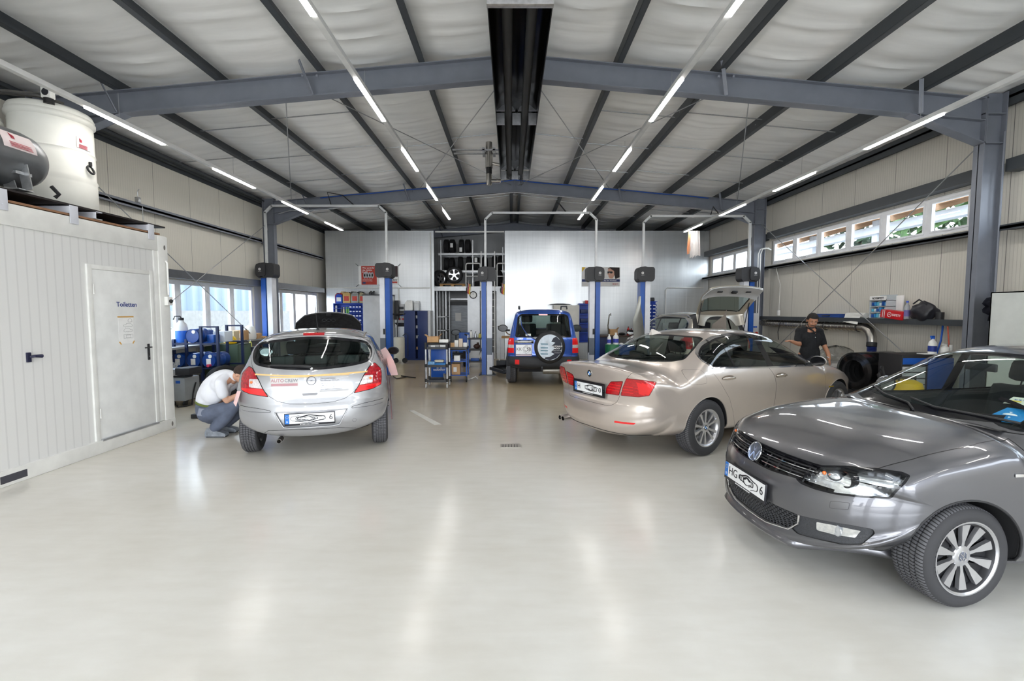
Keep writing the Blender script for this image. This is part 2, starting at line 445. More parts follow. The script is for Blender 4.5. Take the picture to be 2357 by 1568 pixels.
def make_wheel(name, rad, width, rim_r, spokes, style, parent, loc, flip, steer=0., dark=None, cap=None):
 """wheel with its axis along y; the outer face looks along +y (flip: -y)"""
 tm = tread_mat('tyre_rubber_%d' % round(rad*1000)); tm.node_tree.nodes['RV'].outputs[0].default_value = rad-.012
 alu = mat('rim_alloy', (.62,.62,.64), .28, .9); blk = dark or mat('rim_dark', (.02,.02,.023), .4, .3)
 h = width/2; Mx = Matrix.Rotation(-pi/2, 4, 'X')   # z -> +y
 o = empty(name, loc, steer+(pi if flip else 0)); o.parent = parent
 gs = []
 prof = [(rim_r-.008,-h+.012),(rim_r+.02,-h+.002),(rim_r+.5*(rad-rim_r),-h-.006),(rad-.022,-h+.006),(rad-.006,-h+.022)]
 ng = 4; z = -h+.022; span = width-.044
 for g in range(ng):
  c = -h+.022+span*(g+1)/(ng+1); prof += [(rad-.001,c-.008),(rad-.0015,c-.005),(rad-.010,c-.003),(rad-.010,c+.003),(rad-.0015,c+.005),(rad-.001,c+.008)]
 prof += [(rad-.006,h-.022),(rad-.022,h-.006),(rim_r+.5*(rad-rim_r),h+.006),(rim_r+.02,h-.002),(rim_r-.008,h-.012)]
 MB().lathe(prof, 64, Mx, caps=False).build('tyre', tm, o, 50)
 b = MB()   # barrel and lip
 b.lathe([(rim_r-.012,-h+.01),(rim_r-.035,-h+.03),(rim_r-.05,0),(rim_r-.03,h-.05),(rim_r-.022,h-.02),(rim_r-.006,h-.008),(rim_r+.004,h-.006),(rim_r+.004,h-.014)], 48, Mx, caps=False)
 b.lathe([(0,-.02),(.14,-.02),(.14,-.008),(0,-.008)], 28, Mx)
 rm = b.build('rim', blk if style == 'polo' else alu, o, 40)
 if style == 'polo': MB().lathe([(rim_r-.012,h-.012),(rim_r-.003,h-.004),(rim_r+.004,h-.004),(rim_r+.004,h-.014)], 56, Mx, caps=False).build('rim_lip', alu, rm, 40)
 fc = MB(); yo = h-.018
 def spoke(a, pts, d0, d1):
  Ms = Matrix.Rotation(a, 4, 'Y') @ frame((0,0,0), (1,0,0), (0,0,1))   # poly x = radial, y = tangential
  n = len(pts)
  vs = []
  for (r, t) in pts:
   dip = -.022*(1-min(1, r/rim_r))   # hub sits deeper
   vs.append(V((r*cos(a)+t*-sin(a), yo+dip+d1, r*sin(a)+t*cos(a))))
  for (r, t) in pts:
   vs.append(V((r*cos(a)+t*1.15*-sin(a), yo-.022*(1-min(1, r/rim_r))+d0, r*sin(a)+t*1.15*cos(a))))
  fs = [tuple(range(n)), tuple(range(n, 2*n))[::-1]]+[(i, n+i, n+(i+1)%n, (i+1)%n) for i in range(n)]
  fc.add(vs, fs)
 R2 = rim_r-.004
 if style == 'polo':
  for k in range(10):
   a = 2*pi*k/10+pi/10
   spoke(a, [(.03,-.010),(.09,-.010),(R2*.62,-.019),(R2,-.029),(R2,.029),(R2*.62,.019),(.09,.010),(.03,.010)], -.02, .0)
 elif style == 'bmw':
  for k in range(5):
   for sgn in (-1, 1):
    a = 2*pi*k/5+sgn*.25
    spoke(a, [(.03,-.012),(.08,-.013),(R2*.5,-.011),(R2*.96,-.019),(R2*.96,.019),(R2*.5,.011),(.08,.013),(.03,.012)], -.03, .0)
 elif style == 'five':
  for k in range(5):
   a = 2*pi*k/5+pi/2
   spoke(a, [(.03,-.03),(.09,-.022),(R2*.6,-.025),(R2,-.05),(R2,.05),(R2*.6,.025),(.09,.022),(.03,.03)], -.03, .0)
 else:
  for k in range(7):
   a = 2*pi*k/7
   spoke(a, [(.03,-.02),(R2,-.028),(R2,.028),(.03,.02)], -.03, .0)
 fc.lathe([(.0,yo-.05),(.062,yo-.05),(.062,yo-.02),(.05,yo-.014),(0,yo-.014)], 24, Mx)
 fc.build('spokes', alu, rm, 30)
 if style == 'polo':
  bb = MB();
  for k in range(10):   # dark inlays between the bright spoke faces
   a = 2*pi*k/10; n = 6; vs = []
   P = [(.07,0),(R2*.45,-.03),(R2*.93,-.062),(R2*.93,.062),(R2*.45,.03)] if k % 2 else [(R2*.42,0),(R2*.93,-.045),(R2*.93,.045)]
   bb.add([V((r*cos(a)-t*sin(a), yo-.03-.02*(1-r/rim_r), r*sin(a)+t*cos(a))) for r, t in P], [tuple(range(len(P)))])
  bb.build('inlay', blk, rm, 30)
 hb = MB()
 for k in range(5):
  a = 2*pi*k/5+.3; hb.cyl((.052*cos(a)*1.0, yo-.03, .052*sin(a)), .008, .012, 8, 'y')
 hb.build('wheel_bolts', mat('bolt_steel', (.25,.25,.26), .35, .9), rm)
 bd = MB(); bd.lathe([(.0,-.03),(rim_r-.06,-.03),(rim_r-.06,-.008),(0,-.008)], 36, Mx)
 bd.build('brake_disc', mat('brake_iron', (.28,.27,.26), .4, .8), o)
 cp = MB().box((rim_r*.45,-.05,-.055),(rim_r*.78,.02,.055), .01); cp.build('brake_caliper', mat('caliper', (.45,.45,.46), .5, .6), o)
 if cap: cap(rm, yo-.0135)
 return o
def roundel(parent, M, r=.03, kind='bmw'):
 """round maker's badge: ring, face and the mark"""
 chrome = mat('chrome', (.82,.82,.84), .08, 1.); blk = mat('badge_black', (.012,.012,.014), .25)
 b = MB(); b.torus((0,0,0), r, r*.07, 28, 6); o = None
 if kind == 'bmw':
  b.torus((0,0,0), r*.6, r*.03, 24, 5)
  me = b.build('emblem', chrome, parent); me.data.transform(M)
  MB().lathe([(r,-.001),(r,.001),(0,.001)], 28, M).build('badge_ring', blk, me)
  bl = mat('badge_blue', (.03,.2,.6), .3); wh = mat('badge_white', (.85,.86,.88), .3)
  for k in range(4):
   P = [(0,0)]+[(r*.58*cos(k*pi/2+pi/2*i/6), r*.58*sin(k*pi/2+pi/2*i/6)) for i in range(7)]
   MB().prism(P, .001, .002, M).build('badge_quarter', bl if k % 2 else wh, me)
 elif kind == 'vw':
  w = .12*r
  def st(p, q): b.bar((p[0]*r,p[1]*r,.003),(q[0]*r,q[1]*r,.003), w*1.2, .006)
  st((-.42,.84),(-.03,.12)); st((.42,.84),(.03,.12)); st((-.03,.12),(.03,.12))
  st((-.86,.30),(-.42,-.80)); st((-.42,-.80),(-.02,-.06)); st((.02,-.06),(.42,-.80)); st((.42,-.80),(.86,.30))
  me = b.build('emblem', chrome, parent); me.data.transform(M)
  MB().lathe([(r,-.002),(r,.001),(0,.001)], 28, M).build('badge_face', mat('badge_grey', (.10,.11,.14), .25), me)
 elif kind == 'opel':
  b.prism([(-1.25*r,.02*r),(.0,.1*r),(.35*r,.22*r),(.0,-.02*r)], 0, .004); b.prism([(1.25*r,-.02*r),(0,-.1*r),(-.35*r,-.22*r),(0,.02*r)], 0, .004)
  me = b.build('emblem', mat('badge_steel', (.10,.10,.11), .35, .3), parent); me.data.transform(M)
 return me
def swirl(b, M, w, h, seed, n=5):
 """the twisted strokes of a scrambled registration"""
 rr = random.Random(seed); cx = rr.uniform(-.05,.05)*w
 for k in range(n):
  t0 = (k+1)/n; rx = w*(.12+.36*t0); ry = h*(.14+.30*t0); a0 = rr.uniform(0,6.28); sp = rr.uniform(2.2,4.2); pts = []
  for i in range(15):
   t = i/14; a = a0+sp*t; q = 1-.25*t
   pts.append(M @ V((max(-w*.5, min(w*.5, cx+rx*q*cos(a))), max(-h*.45, min(h*.45, ry*q*sin(a)+.05*h*sin(5*a))), .0022)))
  b.tube(pts, .0022 if k % 3 else .0036, 5)
def plate(parent, M, w=.52, h=.11, pre='', post='', seed=1, euro=True, swirls=5):
 """number plate lying in M's xy plane facing +z"""
 wh = mat('plate_white', (.86,.87,.88), .3); blk = mat('plate_ink', (.015,.015,.02), .4)
 hold = MB().box((-w/2-.008,-h/2-.022,-.012),(w/2+.008,h/2+.008,0), .003).build('number_plate', blk, parent); hold.data.transform(M)
 MB().box((-w/2,-h/2,0),(w/2,h/2,.0016)).build('plate_face', wh, hold).data.transform(M)
 if euro: MB().box((-w/2,-h/2,.0016),(-w/2+.045,h/2,.002)).build('country_band', mat('plate_blue', (.02,.18,.62), .35), hold).data.transform(M)
 if euro:
  text('band_letter', 'D', h*.24, wh, hold, M @ Matrix.Translation((-w/2+.0225,-h*.30,.0021)))
  st = MB()
  for k in range(12): st.cyl((-w/2+.0225+.013*cos(k*pi/6), h*.2+.013*sin(k*pi/6), .002), .0022, .0006, 5)
  st.build('band_stars', mat('star_yellow', (.8,.65,.1), .4), hold).data.transform(M)
 x0 = -w/2+(.055 if euro else .01)
 if pre: text('plate_lettering', pre, min(h*.78,.095), blk, hold, M @ Matrix.Translation((x0,0,.002)), align='LEFT')
 if post: text('plate_lettering', post, min(h*.78,.095), blk, hold, M @ Matrix.Translation((w/2-.015,0,.002)), align='RIGHT')
 b = MB(); swirl(b, M @ Matrix.Translation((.055 if pre else .01,0,0)), w*(.60 if pre else .86), h, seed, swirls); b.build('scrambled_strokes', blk, hold)
 tx = MB()
 for k in range(14): tx.box((-w*.2+k*.014,-h/2-.016,0),(-w*.2+k*.014+.009,-h/2-.008,.0008))
 tx.build('holder_print', wh, hold).data.transform(M)
 return hold
def seat(parent, x, y, z0, m, two=False, head=True, back=1.0, hz=None):
 o = MB()
 w = .46
 o.box((x-.05,y-w/2,z0),(x+.45,y+w/2,z0+.16), .05)
 Mb = Matrix.Translation((x-.03,y,z0+.12)) @ Matrix.Rotation(R(-14), 4, 'Y')
 o.box((-.07,-w/2,0),(.07,w/2,.60*back), .05, Mb)
 s = o.build('seat', m, parent, 60)
 if head:
  h = MB(); hh = .60*back
  h.box((-.05,-.14,hh+.04),(.05,.14,hh+.22), .045, Mb)
  h.tube([Mb @ V((0,-.05,hh-.03)), Mb @ V((0,-.05,hh+.08))], .006, 6); h.tube([Mb @ V((0,.05,hh-.03)), Mb @ V((0,.05,hh+.08))], .006, 6)
  h.build('headrest', m, s, 60)
 return s
def drape(o, h, view, off):
 """lay flat lettering onto the curved panel"""
 for v in o.data.vertices:
  L, _ = h.surf(view, v.co.y, v.co.z, off)
  if L is not None: v.co.x = L.x
 return o
def mirror(parent, M, body, cover, glassm=None, sz=1.):
 """door mirror: M origin at the door, +x outward, +y up, +z towards the car's rear"""
 b = MB(); b.sphere((0,0,0), 1, 20, (.125*sz,.085*sz,.06*sz))
 vs = []
 for p in b.v:
  x, y, z = p
  if z > .012: z = .012
  vs.append((x+.16*sz+ .0, y+.06, z))
 b.v = vs; o = b.build('door_mirror', cover, parent, 40); o.data.transform(M)
 MB().box((-.02,-.02,-.03),(.08*sz,.03,.015), .008).build('mirror_foot', body, o).data.transform(M)
 g = MB(); g.lathe([(1,0),(0,0)], 24, Matrix.Translation((.16*sz,.06,.0125)) @ Matrix.Diagonal((.108*sz,.068*sz,1,1)))
 g.build('mirror_glass', glassm or mat('mirror_silver', (.75,.78,.8), .03, 1.), o).data.transform(M)
 MB().torus((0,0,0), 1, .07, 28, 6).build('mirror_rim', body, o).data.transform(M @ Matrix.Translation((.16*sz,.06,.012)) @ Matrix.Diagonal((.112*sz,.072*sz,.12,1)))
 return o
def wheelwells(hull, axles, r, reg, front_only=None):
 for ax, zc in axles:
  for v in ('left', 'right'):
   P = [(ax+r*cos(a), zc+r*sin(a)) for a in [i*2*pi/40 for i in range(40)]]
   hull.cut(v, P, reg, only=None, lim=lambda c: abs(c.y) > .38, md=-.2)
def well_liners(parent, axles, r, h, m, zlow=.16):
 for ax, zc in axles:
  for s in (-1, 1):
   b = MB(); K = 22; P = []
   for i in range(K+1):
    a = R(-22)+(pi+R(44))*i/K; rr = r+.004
    x = ax+rr*cos(a); z = zc+rr*sin(a); L, _ = h.surf('left' if s > 0 else 'right', x, z)
    y = .43 if L is None else max(.43, abs(L.y)-.006)
    P.append([(x, s*y, z), (x, s*.42, z)])
   P = [q for q in P if q[0][2] > zlow]; b.grid(P); b.add([q[1] for q in P], [tuple(range(len(P)))])
   b.build('wheel_arch_liner', m, parent)
def arch_lip(hull, parent, axles, r, m, rad=.012, zlow=.2, name='wheel_arch_lip'):
 for ax, zc in axles:
  for v in ('left', 'right'):
   pts = []
   for i in range(37):
    a = R(-25)+(pi+R(50))*i/36; x = ax+r*cos(a); z = zc+r*sin(a)
    if z < zlow: continue
    L, _ = hull.surf(v, x, z, -.003)
    if L is not None: pts.append(L)
   if len(pts) > 3: MB().tube(pts, rad, 8).build(name, m, parent)
# silhouettes: (x, z, edge radius, exponent), rear axle at x=0
def hull_polo():
 sil = [(-.40,.19,.15,2.4),(-.60,.27,.45,2.4),(-.67,.42,.5,2.4),(-.67,.58,.45,2.4),(-.645,.68,.42,2.4),(-.63,.9,.36,2.4),(-.60,1.04,.34,2.3),(-.46,1.36,.24,2.3),(-.38,1.425,.16,2.6),
     (0,1.462,.15,2.6),(.5,1.475,.15,2.6),(1.0,1.455,.15,2.5),(1.30,1.415,.18,2.5),(1.48,1.35,.26,2.4),(1.8,1.18,.26,2.4),(2.08,1.03,.24,2.4),(2.16,.995,.16,2.8),(2.3,.975,.15,3.0),(2.7,.915,.17,2.8),
     (3.0,.825,.26,2.5),(3.14,.76,.40,2.35),(3.20,.71,.52,2.3),(3.235,.64,.56,2.3),(3.27,.56,.6,2.3),(3.285,.46,.6,2.3),(3.275,.34,.6,2.3),(3.26,.26,.6,2.3),(3.275,.205,.6,2.3),(3.24,.175,.5,2.3),
     (3.0,.165,.48,2.4),(2.80,.165,.30,2.5),(2.6,.17,.15,2.5),(2.0,.17,.12,2.5),(.8,.17,.12,2.5)]
 wb = [(-.68,.80),(-.3,.83),(0,.838),(1.2,.841),(2.0,.841),(2.47,.838),(2.8,.825),(3.05,.80),(3.3,.76)]
 inset = [(.15,.10),(.2,.055),(.28,.03),(.42,.006),(.55,0),(.70,0),(.80,.008),(.90,.03),(1.0,.06)]
 belt = [(-.6,1.03),(0,1.0),(1.0,.965),(2.1,.945),(2.2,.99),(3.3,.99)]
 return Hull(sil, wb, inset, belt, .36, .60, -.67, 3.285)
def hull_bmw():
 sil = [(-.42,.19,.25,2.5),(-.70,.20,.42,2.4),(-.98,.25,.5,2.4),(-1.08,.34,.55,2.4),(-1.105,.46,.55,2.4),(-1.098,.57,.5,2.4),(-1.08,.64,.46,2.4),(-1.06,.68,.42,2.4),(-1.048,.75,.38,2.4),(-1.045,.9,.32,2.4),(-1.05,1.0,.3,2.4),(-1.045,1.055,.28,2.4),
     (-.99,1.078,.26,2.5),(-.75,1.075,.26,2.5),(-.47,1.08,.30,2.4),(-.2,1.20,.28,2.4),(.1,1.325,.26,2.4),(.35,1.405,.2,2.5),(.7,1.455,.16,2.6),(1.15,1.467,.16,2.6),(1.55,1.445,.18,2.5),(1.85,1.37,.26,2.4),(2.2,1.19,.28,2.4),(2.48,1.045,.25,2.4),
     (2.58,1.01,.18,2.8),(2.9,.965,.18,2.8),(3.3,.88,.24,2.6),(3.6,.765,.4,2.3),(3.72,.66,.5,2.3),(3.79,.52,.6,2.3),(3.80,.36,.6,2.3),(3.76,.24,.6,2.3),(3.6,.19,.5,2.4),(3.32,.18,.4,2.5),(3.1,.18,.15,2.5),(2.0,.18,.12,2.5),(.8,.18,.12,2.5)]
 wb = [(-1.1,.86),(-.7,.90),(-.2,.925),(0,.928),(.6,.925),(1.4,.928),(2.4,.925),(2.97,.92),(3.4,.885),(3.8,.82)]
 inset = [(.15,.11),(.2,.06),(.28,.035),(.36,.03),(.45,.03),(.62,.015),(.78,.004),(.84,0),(.88,.006),(.95,.025),(1.0,.04),(1.08,.06)]
 belt = [(-1.1,1.02),(-.5,1.01),(0,.99),(1.0,.965),(2.4,.935),(2.55,.96),(3.8,.96)]
 return Hull(sil, wb, inset, belt, .42, .62, -1.10, 3.80)
def hull_corsa():
 sil = [(-.30,.265,.30,2.5),(-.42,.262,.40,2.4),(-.53,.275,.46,2.4),(-.60,.36,.5,2.4),(-.625,.48,.55,2.4),(-.61,.60,.5,2.4),(-.585,.68,.42,2.4),(-.565,.76,.38,2.4),(-.555,.88,.36,2.3),(-.53,.98,.36,2.3),(-.495,1.06,.36,2.3),(-.40,1.22,.32,2.3),(-.285,1.385,.26,2.3),(-.25,1.43,.22,2.4),(-.20,1.455,.2,2.5),
     (.1,1.478,.17,2.6),(.6,1.488,.17,2.6),(1.0,1.475,.17,2.5),(1.35,1.42,.3,2.3),(1.7,1.26,.42,2.2),(2.1,1.04,.42,2.2),(2.2,.99,.3,2.4),(2.5,.95,.26,2.6),(2.9,.87,.3,2.5),(3.15,.76,.4,2.4),(3.28,.62,.5,2.3),(3.33,.48,.55,2.3),(3.32,.32,.55,2.3),(3.25,.22,.5,2.3),
     (2.9,.19,.2,2.5),(2.0,.23,.12,2.5),(.6,.275,.12,2.5)]
 wb = [(-.63,.80),(-.35,.84),(0,.862),(1.2,.862),(2.2,.862),(2.6,.85),(3.0,.82),(3.35,.76)]
 inset = [(.15,.10),(.22,.06),(.32,.03),(.45,.008),(.58,0),(.72,0),(.85,.012),(.95,.03),(1.05,.06)]
 belt = [(-.6,1.06),(0,1.02),(1.0,.98),(2.1,.95),(2.2,.96),(3.4,.96)]
 return Hull(sil, wb, inset, belt, .40, .62, -.62, 3.33)
def hull_suv():
 sil = [(-.45,.36,.10,2.6),(-.60,.40,.25,2.6),(-.665,.46,.3,2.6),(-.67,.58,.3,2.6),(-.64,.645,.24,2.6),(-.615,.68,.16,2.6),(-.61,.85,.14,2.6),(-.61,1.06,.14,2.6),(-.585,1.12,.14,2.6),(-.50,1.40,.14,2.6),(-.44,1.58,.14,2.6),(-.38,1.64,.14,2.6),
     (-.2,1.665,.12,2.8),(.6,1.68,.12,2.8),(1.2,1.65,.14,2.6),(1.4,1.60,.2,2.4),(1.6,1.45,.22,2.4),(1.95,1.14,.2,2.4),(2.05,1.08,.16,2.6),(2.3,1.06,.14,2.8),(2.9,1.00,.14,2.8),(3.1,.95,.2,2.6),(3.2,.85,.3,2.5),(3.24,.6,.35,2.5),(3.24,.45,.35,2.5),(3.15,.36,.3,2.5),
     (2.5,.34,.1,2.5),(1.2,.34,.1,2.5),(.2,.34,.1,2.5)]
 wb = [(-.67,.81),(-.3,.83),(1.2,.835),(2.4,.83),(3.0,.81),(3.24,.79)]
 inset = [(.34,.02),(.42,.0),(.60,0),(.64,.012),(.9,.02),(1.05,.04)]
 belt = [(-.6,1.04),(3.3,1.04)]
 return Hull(sil, wb, inset, belt, .20, .80, -.65, 3.24)
def hull_van():
 sil = [(-.55,.24,.15,2.5),(-.75,.30,.35,2.4),(-.83,.42,.4,2.4),(-.83,.58,.36,2.4),(-.80,.70,.28,2.5),(-.78,.95,.22,2.5),(-.74,1.12,.2,2.5),(-.60,1.45,.18,2.5),(-.52,1.60,.16,2.6),(-.42,1.655,.15,2.6),
     (.1,1.69,.15,2.7),(.8,1.70,.15,2.7),(1.4,1.67,.15,2.5),(1.8,1.56,.2,2.5),(2.2,1.34,.24,2.4),(2.65,1.08,.22,2.4),(2.8,1.03,.16,2.6),(3.1,.96,.2,2.6),(3.35,.84,.3,2.5),(3.48,.66,.4,2.4),(3.52,.45,.45,2.4),(3.46,.28,.4,2.4),
     (3.1,.20,.15,2.5),(2.0,.2,.12,2.5),(.8,.2,.12,2.5)]
 wb = [(-.83,.80),(-.4,.86),(0,.875),(1.5,.88),(2.6,.875),(3.1,.85),(3.52,.78)]
 inset = [(.18,.10),(.25,.05),(.35,.02),(.5,.0),(.75,0),(.9,.02),(1.0,.035)]
 belt = [(-.8,1.02),(0,1.0),(1.2,.98),(2.6,.95),(2.8,1.03),(3.6,1.03)]
 return Hull(sil, wb, inset, belt, .30, .70, -.83, 3.52)
# ------------------------------------------------------------------ the cars
def srgb(r, g, b): return tuple(((c/255)/12.92 if c/255 <= .04045 else (((c/255)+.055)/1.055)**2.4) for c in (r, g, b))
RUB = mat('black_rubber', (.014,.014,.015), .55); PLA = mat('black_plastic', (.022,.022,.024), .5); PLG = mat('gloss_black', (.008,.008,.01), .12)
SEAM = mat('panel_gap', (.01,.01,.01), .8); LIN = mat('cabin_lining', (.05,.05,.052), .9); WELL = mat('wheel_housing', (.02,.02,.022), .9)
CHR = mat('chrome', (.82,.82,.84), .08, 1.)
SEATM = mat('seat_fabric', (.035,.036,.04), .85, noise=(40,.2)); SEATL = mat('seat_leather_dark', (.03,.03,.03), .5)
GL = glass('car_glass', (.80,.87,.84), 1.5); GLD = glass('car_glass_tinted', (.42,.50,.47), 1.5)
RED = mat('lamp_red', (.44,.005,.010), .12, coat=1., noise=(60,.25)); REDD = mat('lamp_dark_red', (.16,.002,.006), .12, coat=1.); CLR = mat('lamp_clear', (.72,.66,.66), .15, .3, coat=1., noise=(70,.25))
LWH = mat('lens_chrome', (.85,.87,.9), .16, .9, noise=(50,.15)); REDL = mat('lamp_bright_red', (.78,.012,.015), .15, coat=1.)
G_ = dict(WELL=90, SEAMR=1, GLASS=2, FRIT=3, TRIM=4, PILLAR=5)
def mir(P): return [(-a, b) for a, b in P][::-1]
def panel(h, view, poly, reg, gap=.004, only=0, lim=None, md=.05):
 h.cut(view, poly, 1, only, lim, md); return h.cut(view, offset(poly, -gap), reg, 1, lim, md)
def window(h, view, poly, reg=2, frit=.02, freg=3, lim=None, md=.05, only=0):
 h.cut(view, poly, freg, only, lim, md); h.cut(view, offset(poly, -frit), reg, freg, lim, md)
def both(fn, poly, lim=True, **k):
 """the same polygon, given in (x, z), on both flanks"""
 for v, s in (('left', 1), ('right', -1)): fn(v, poly, s)
def u3(h, view, P):
 D, uv, U, W = h._uv(view); return [uv(V(p)) for p in P]
def flipy(P): return [(x, -y, z) for x, y, z in P]
def base_interior(root, x0, x1, w, zf, zb, m=LIN, dash=None):
 b = MB(); b.box((.42,-w,zf+.10),(min(x1,2.05),w,zf+.14)); b.build('cabin_floor', m, root)
 if dash:
  b = MB(); dx, dz = dash
  P = []
  for k in range(9):
   y = -w+.06+(2*w-.12)*k/8; bul = .03*cos((y/w)*pi/2)
   P.append([(dx+.42,y,dz-.01),(dx+.2,y,dz+.015),(dx,y,dz+.0+bul),(dx-.12,y,dz-.06),(dx-.16,y,dz-.4)])
  b.grid(P, True); b.build('dashboard', mat('dashboard_plastic', (.028,.028,.03), .65, noise=(90,.2)), root)
  s = MB(); M = Matrix.Translation((dx-.22,.36,dz-.12)) @ Matrix.Rotation(R(65), 4, 'Y')
  s.torus((0,0,0), .185, .015, 28, 8, M); s.bar(M @ V((-.18,0,0)), M @ V((.18,0,0)), .03, .015); s.bar(M @ V((0,-.18,0)), M @ V((0,.18,0)), .03, .015)
  s.build('steering_wheel', PLA, root)
def finish(h, root, paint, under=True, lining=.018):
 h.extract(0, 'body_shell', paint, root)
 h.extract(1, 'panel_gaps', SEAM, root, push=-.004)
 h.extract((0,10,11,12,13,14,15), 'cabin_lining', LIN, root, push=-lining)
def car_polo():
 paint = mat('paint_grey', srgb(104,104,108), .32, .75, coat=1., noise=(3,.03))
 root = empty('car', (5.02,3.492,0), 3.193, 'dark grey metallic hatchback with a blue parking disc behind its windscreen', 'car')
 h = hull_polo(); ax = [(0,.30),(2.47,.30)]
 for v, s in (('left',1),('right',-1)):
  for a, z in ax: h.cut(v, circ(a, z, .345, 44), 90, None, lambda c: c.y*s > .36, -.3)
 ws = [(0,.995),(.35,1.0),(.60,1.02),(.69,1.05),(.66,1.12),(.575,1.33),(.54,1.375),(.3,1.40),(0,1.405)]
 ws = rpoly(ws+[(-y,z) for y, z in ws[-2:0:-1]], .02)
 h.cut('front', ws, 3, 0, lambda c: 1.1 < c.x < 2.3); h.cut('front', offset([(y, z+(.018 if z < 1.06 else 0)) for y, z in ws], -.025), 2, 3, lambda c: 1.1 < c.x < 2.3)
 side = rpoly([(2.02,1.0),(1.80,1.13),(1.42,1.335),(1.15,1.37),(.6,1.385),(.1,1.37),(-.25,1.28),(-.40,1.12),(-.2,1.06),(.6,1.015),(1.3,.99)], .04)
 for v in ('left','right'):
  h.cut(v, offset(side,.012), 3, 0, lambda c: c.z > .9); h.cut(v, side, 2, 3)
  for p in ([(.92,.9),(1.02,.9),(.98,1.45),(.90,1.45)], [(1.80,.9),(1.83,.9),(1.83,1.25),(1.80,1.25)], [(.02,.9),(.06,.9),(.0,1.45),(-.05,1.45)]): h.cut(v, p, 5, 2, lambda c: abs(c.y) > .4)
 rw = rpoly([(-.50,1.06),(.50,1.06),(.58,1.10),(.50,1.33),(.42,1.36),(-.42,1.36),(-.50,1.33),(-.58,1.10)], .03)
 h.cut('rear', rw, 3, 0, lambda c: c.x < 0); h.cut('rear', offset(rw,-.02), 2, 3)
 gr = rpoly([(.50,.742),(-.50,.742),(-.42,.628),(-.20,.612),(.20,.612),(.42,.628)], .012)
 h.cut('front', gr, 20, 0, lambda c: c.x > 2.9)
 lg = rpoly([(.45,.408),(-.45,.408),(-.44,.36),(-.37,.285),(-.20,.255),(.20,.255),(.37,.285),(.44,.36)], .02)
 h.cut('front', lg, 21, 0, lambda c: c.x > 2.9)
 FV = V((.86,.50,.08)); FVr = V((.86,-.50,.08))
 hl = [(3.125,.475,.738),(3.03,.60,.775),(2.93,.70,.793),(2.84,.775,.795),(2.81,.80,.782),(2.84,.81,.745),(2.93,.80,.645),(3.02,.73,.625),(3.11,.62,.605),(3.155,.52,.60),(3.19,.44,.605),(3.205,.40,.625)]
 fp = [(3.215,.445,.405),(3.17,.56,.425),(3.06,.70,.45),(2.99,.765,.455),(2.98,.77,.43),(3.02,.735,.35),(3.08,.66,.315),(3.14,.57,.298),(3.20,.44,.275),(3.215,.40,.29)]
 fg = [(3.165,.545,.398),(3.12,.62,.412),(3.02,.725,.42),(3.04,.705,.375),(3.11,.61,.348),(3.16,.54,.34)]
 wa = [(3.12,.605,.562),(3.06,.68,.58),(3.065,.68,.535),(3.125,.605,.517)]
 for vw, f, rg in ((FV, lambda P: P, 0), (FVr, flipy, 10)):
  q = u3(h, vw, f(hl)); q = rpoly(q, .012, 3)
  h.cut(vw, q, 22+rg, 0, lambda c: c.x > 2.6); h.cut(vw, offset(q,-.012), 23+rg, 22+rg, None)
  q = rpoly(u3(h, vw, f(fp)), .01, 2); panel(h, vw, q, 24+rg, .003, 0, lambda c: c.x > 2.6)
  q = rpoly(u3(h, vw, f(fg)), .008, 2); h.cut(vw, q, 25+rg, 24+rg)
  panel(h, vw, rpoly(u3(h, vw, f(wa)), .01, 2), 26, .0015, 0)
 bon = [(2.14,0),(2.12,.35),(2.02,.66),(2.35,.705),(2.70,.715),(2.90,.69),(3.02,.605),(3.125,.47),(3.19,.2),(3.20,0)]
 bon = bon+[(x,-y) for x, y in bon[-2:0:-1]]
 panel(h, 'top', bon, 11, .004, 0, lambda c: c.z > .7, .12)
 for v, s in (('left',1),('right',-1)):
  P = [(2.60,.10),(2.70,.625),(2.78,.648),(2.93,.652),(3.4,.655),(3.4,.10)]
  h.cut(v, P, 12, 0, lambda c: c.y*s > -.01, -.4)
  door = [(2.06,.98),(2.10,.75),(2.04,.45),(1.98,.27),(1.0,.27),(.96,.5),(.94,.97),(1.3,.95)]
  panel(h, v, door, 13, .004, 0, lambda c: c.y*s > .5)
  d2 = [(.93,.98),(.95,.5),(.99,.27),(.42,.27),(.30,.55),(.12,.75),(.02,.99)]
  panel(h, v, d2, 14, .004, 0, lambda c: c.y*s > .5)
  h.cut(v, [(1.99,.15),(1.99,.25),(.40,.25),(.40,.15)], 15, 0, lambda c: c.y*s > .4)
 finish(h, root, paint)
 h.extract(2, 'windscreen', GL, root, lid=lambda c: h.nrm(c).x > .35)
 h.extract(2, 'rear_window', GL, root, lid=lambda c: h.nrm(c).x < -.5)
 for s in (1,-1): h.extract(2, 'side_window', GL, root, lid=lambda c: -.5 <= h.nrm(c).x <= .35 and c.y*s > 0)
 h.extract(3, 'window_seal', PLG, root); h.extract(5, 'window_pillar', PLG, root)
 h.extract(11, 'bonnet', paint, root); bp = h.extract(12, 'front_bumper', paint, root); h.extract(26, 'washer_cover', paint, bp)
 for s in (1,-1):
  h.extract(13, 'front_door', paint, root, lid=lambda c: c.y*s > 0); h.extract(14, 'rear_door', paint, root, lid=lambda c: c.y*s > 0); h.extract(15, 'sill', paint, root, lid=lambda c: c.y*s > 0)
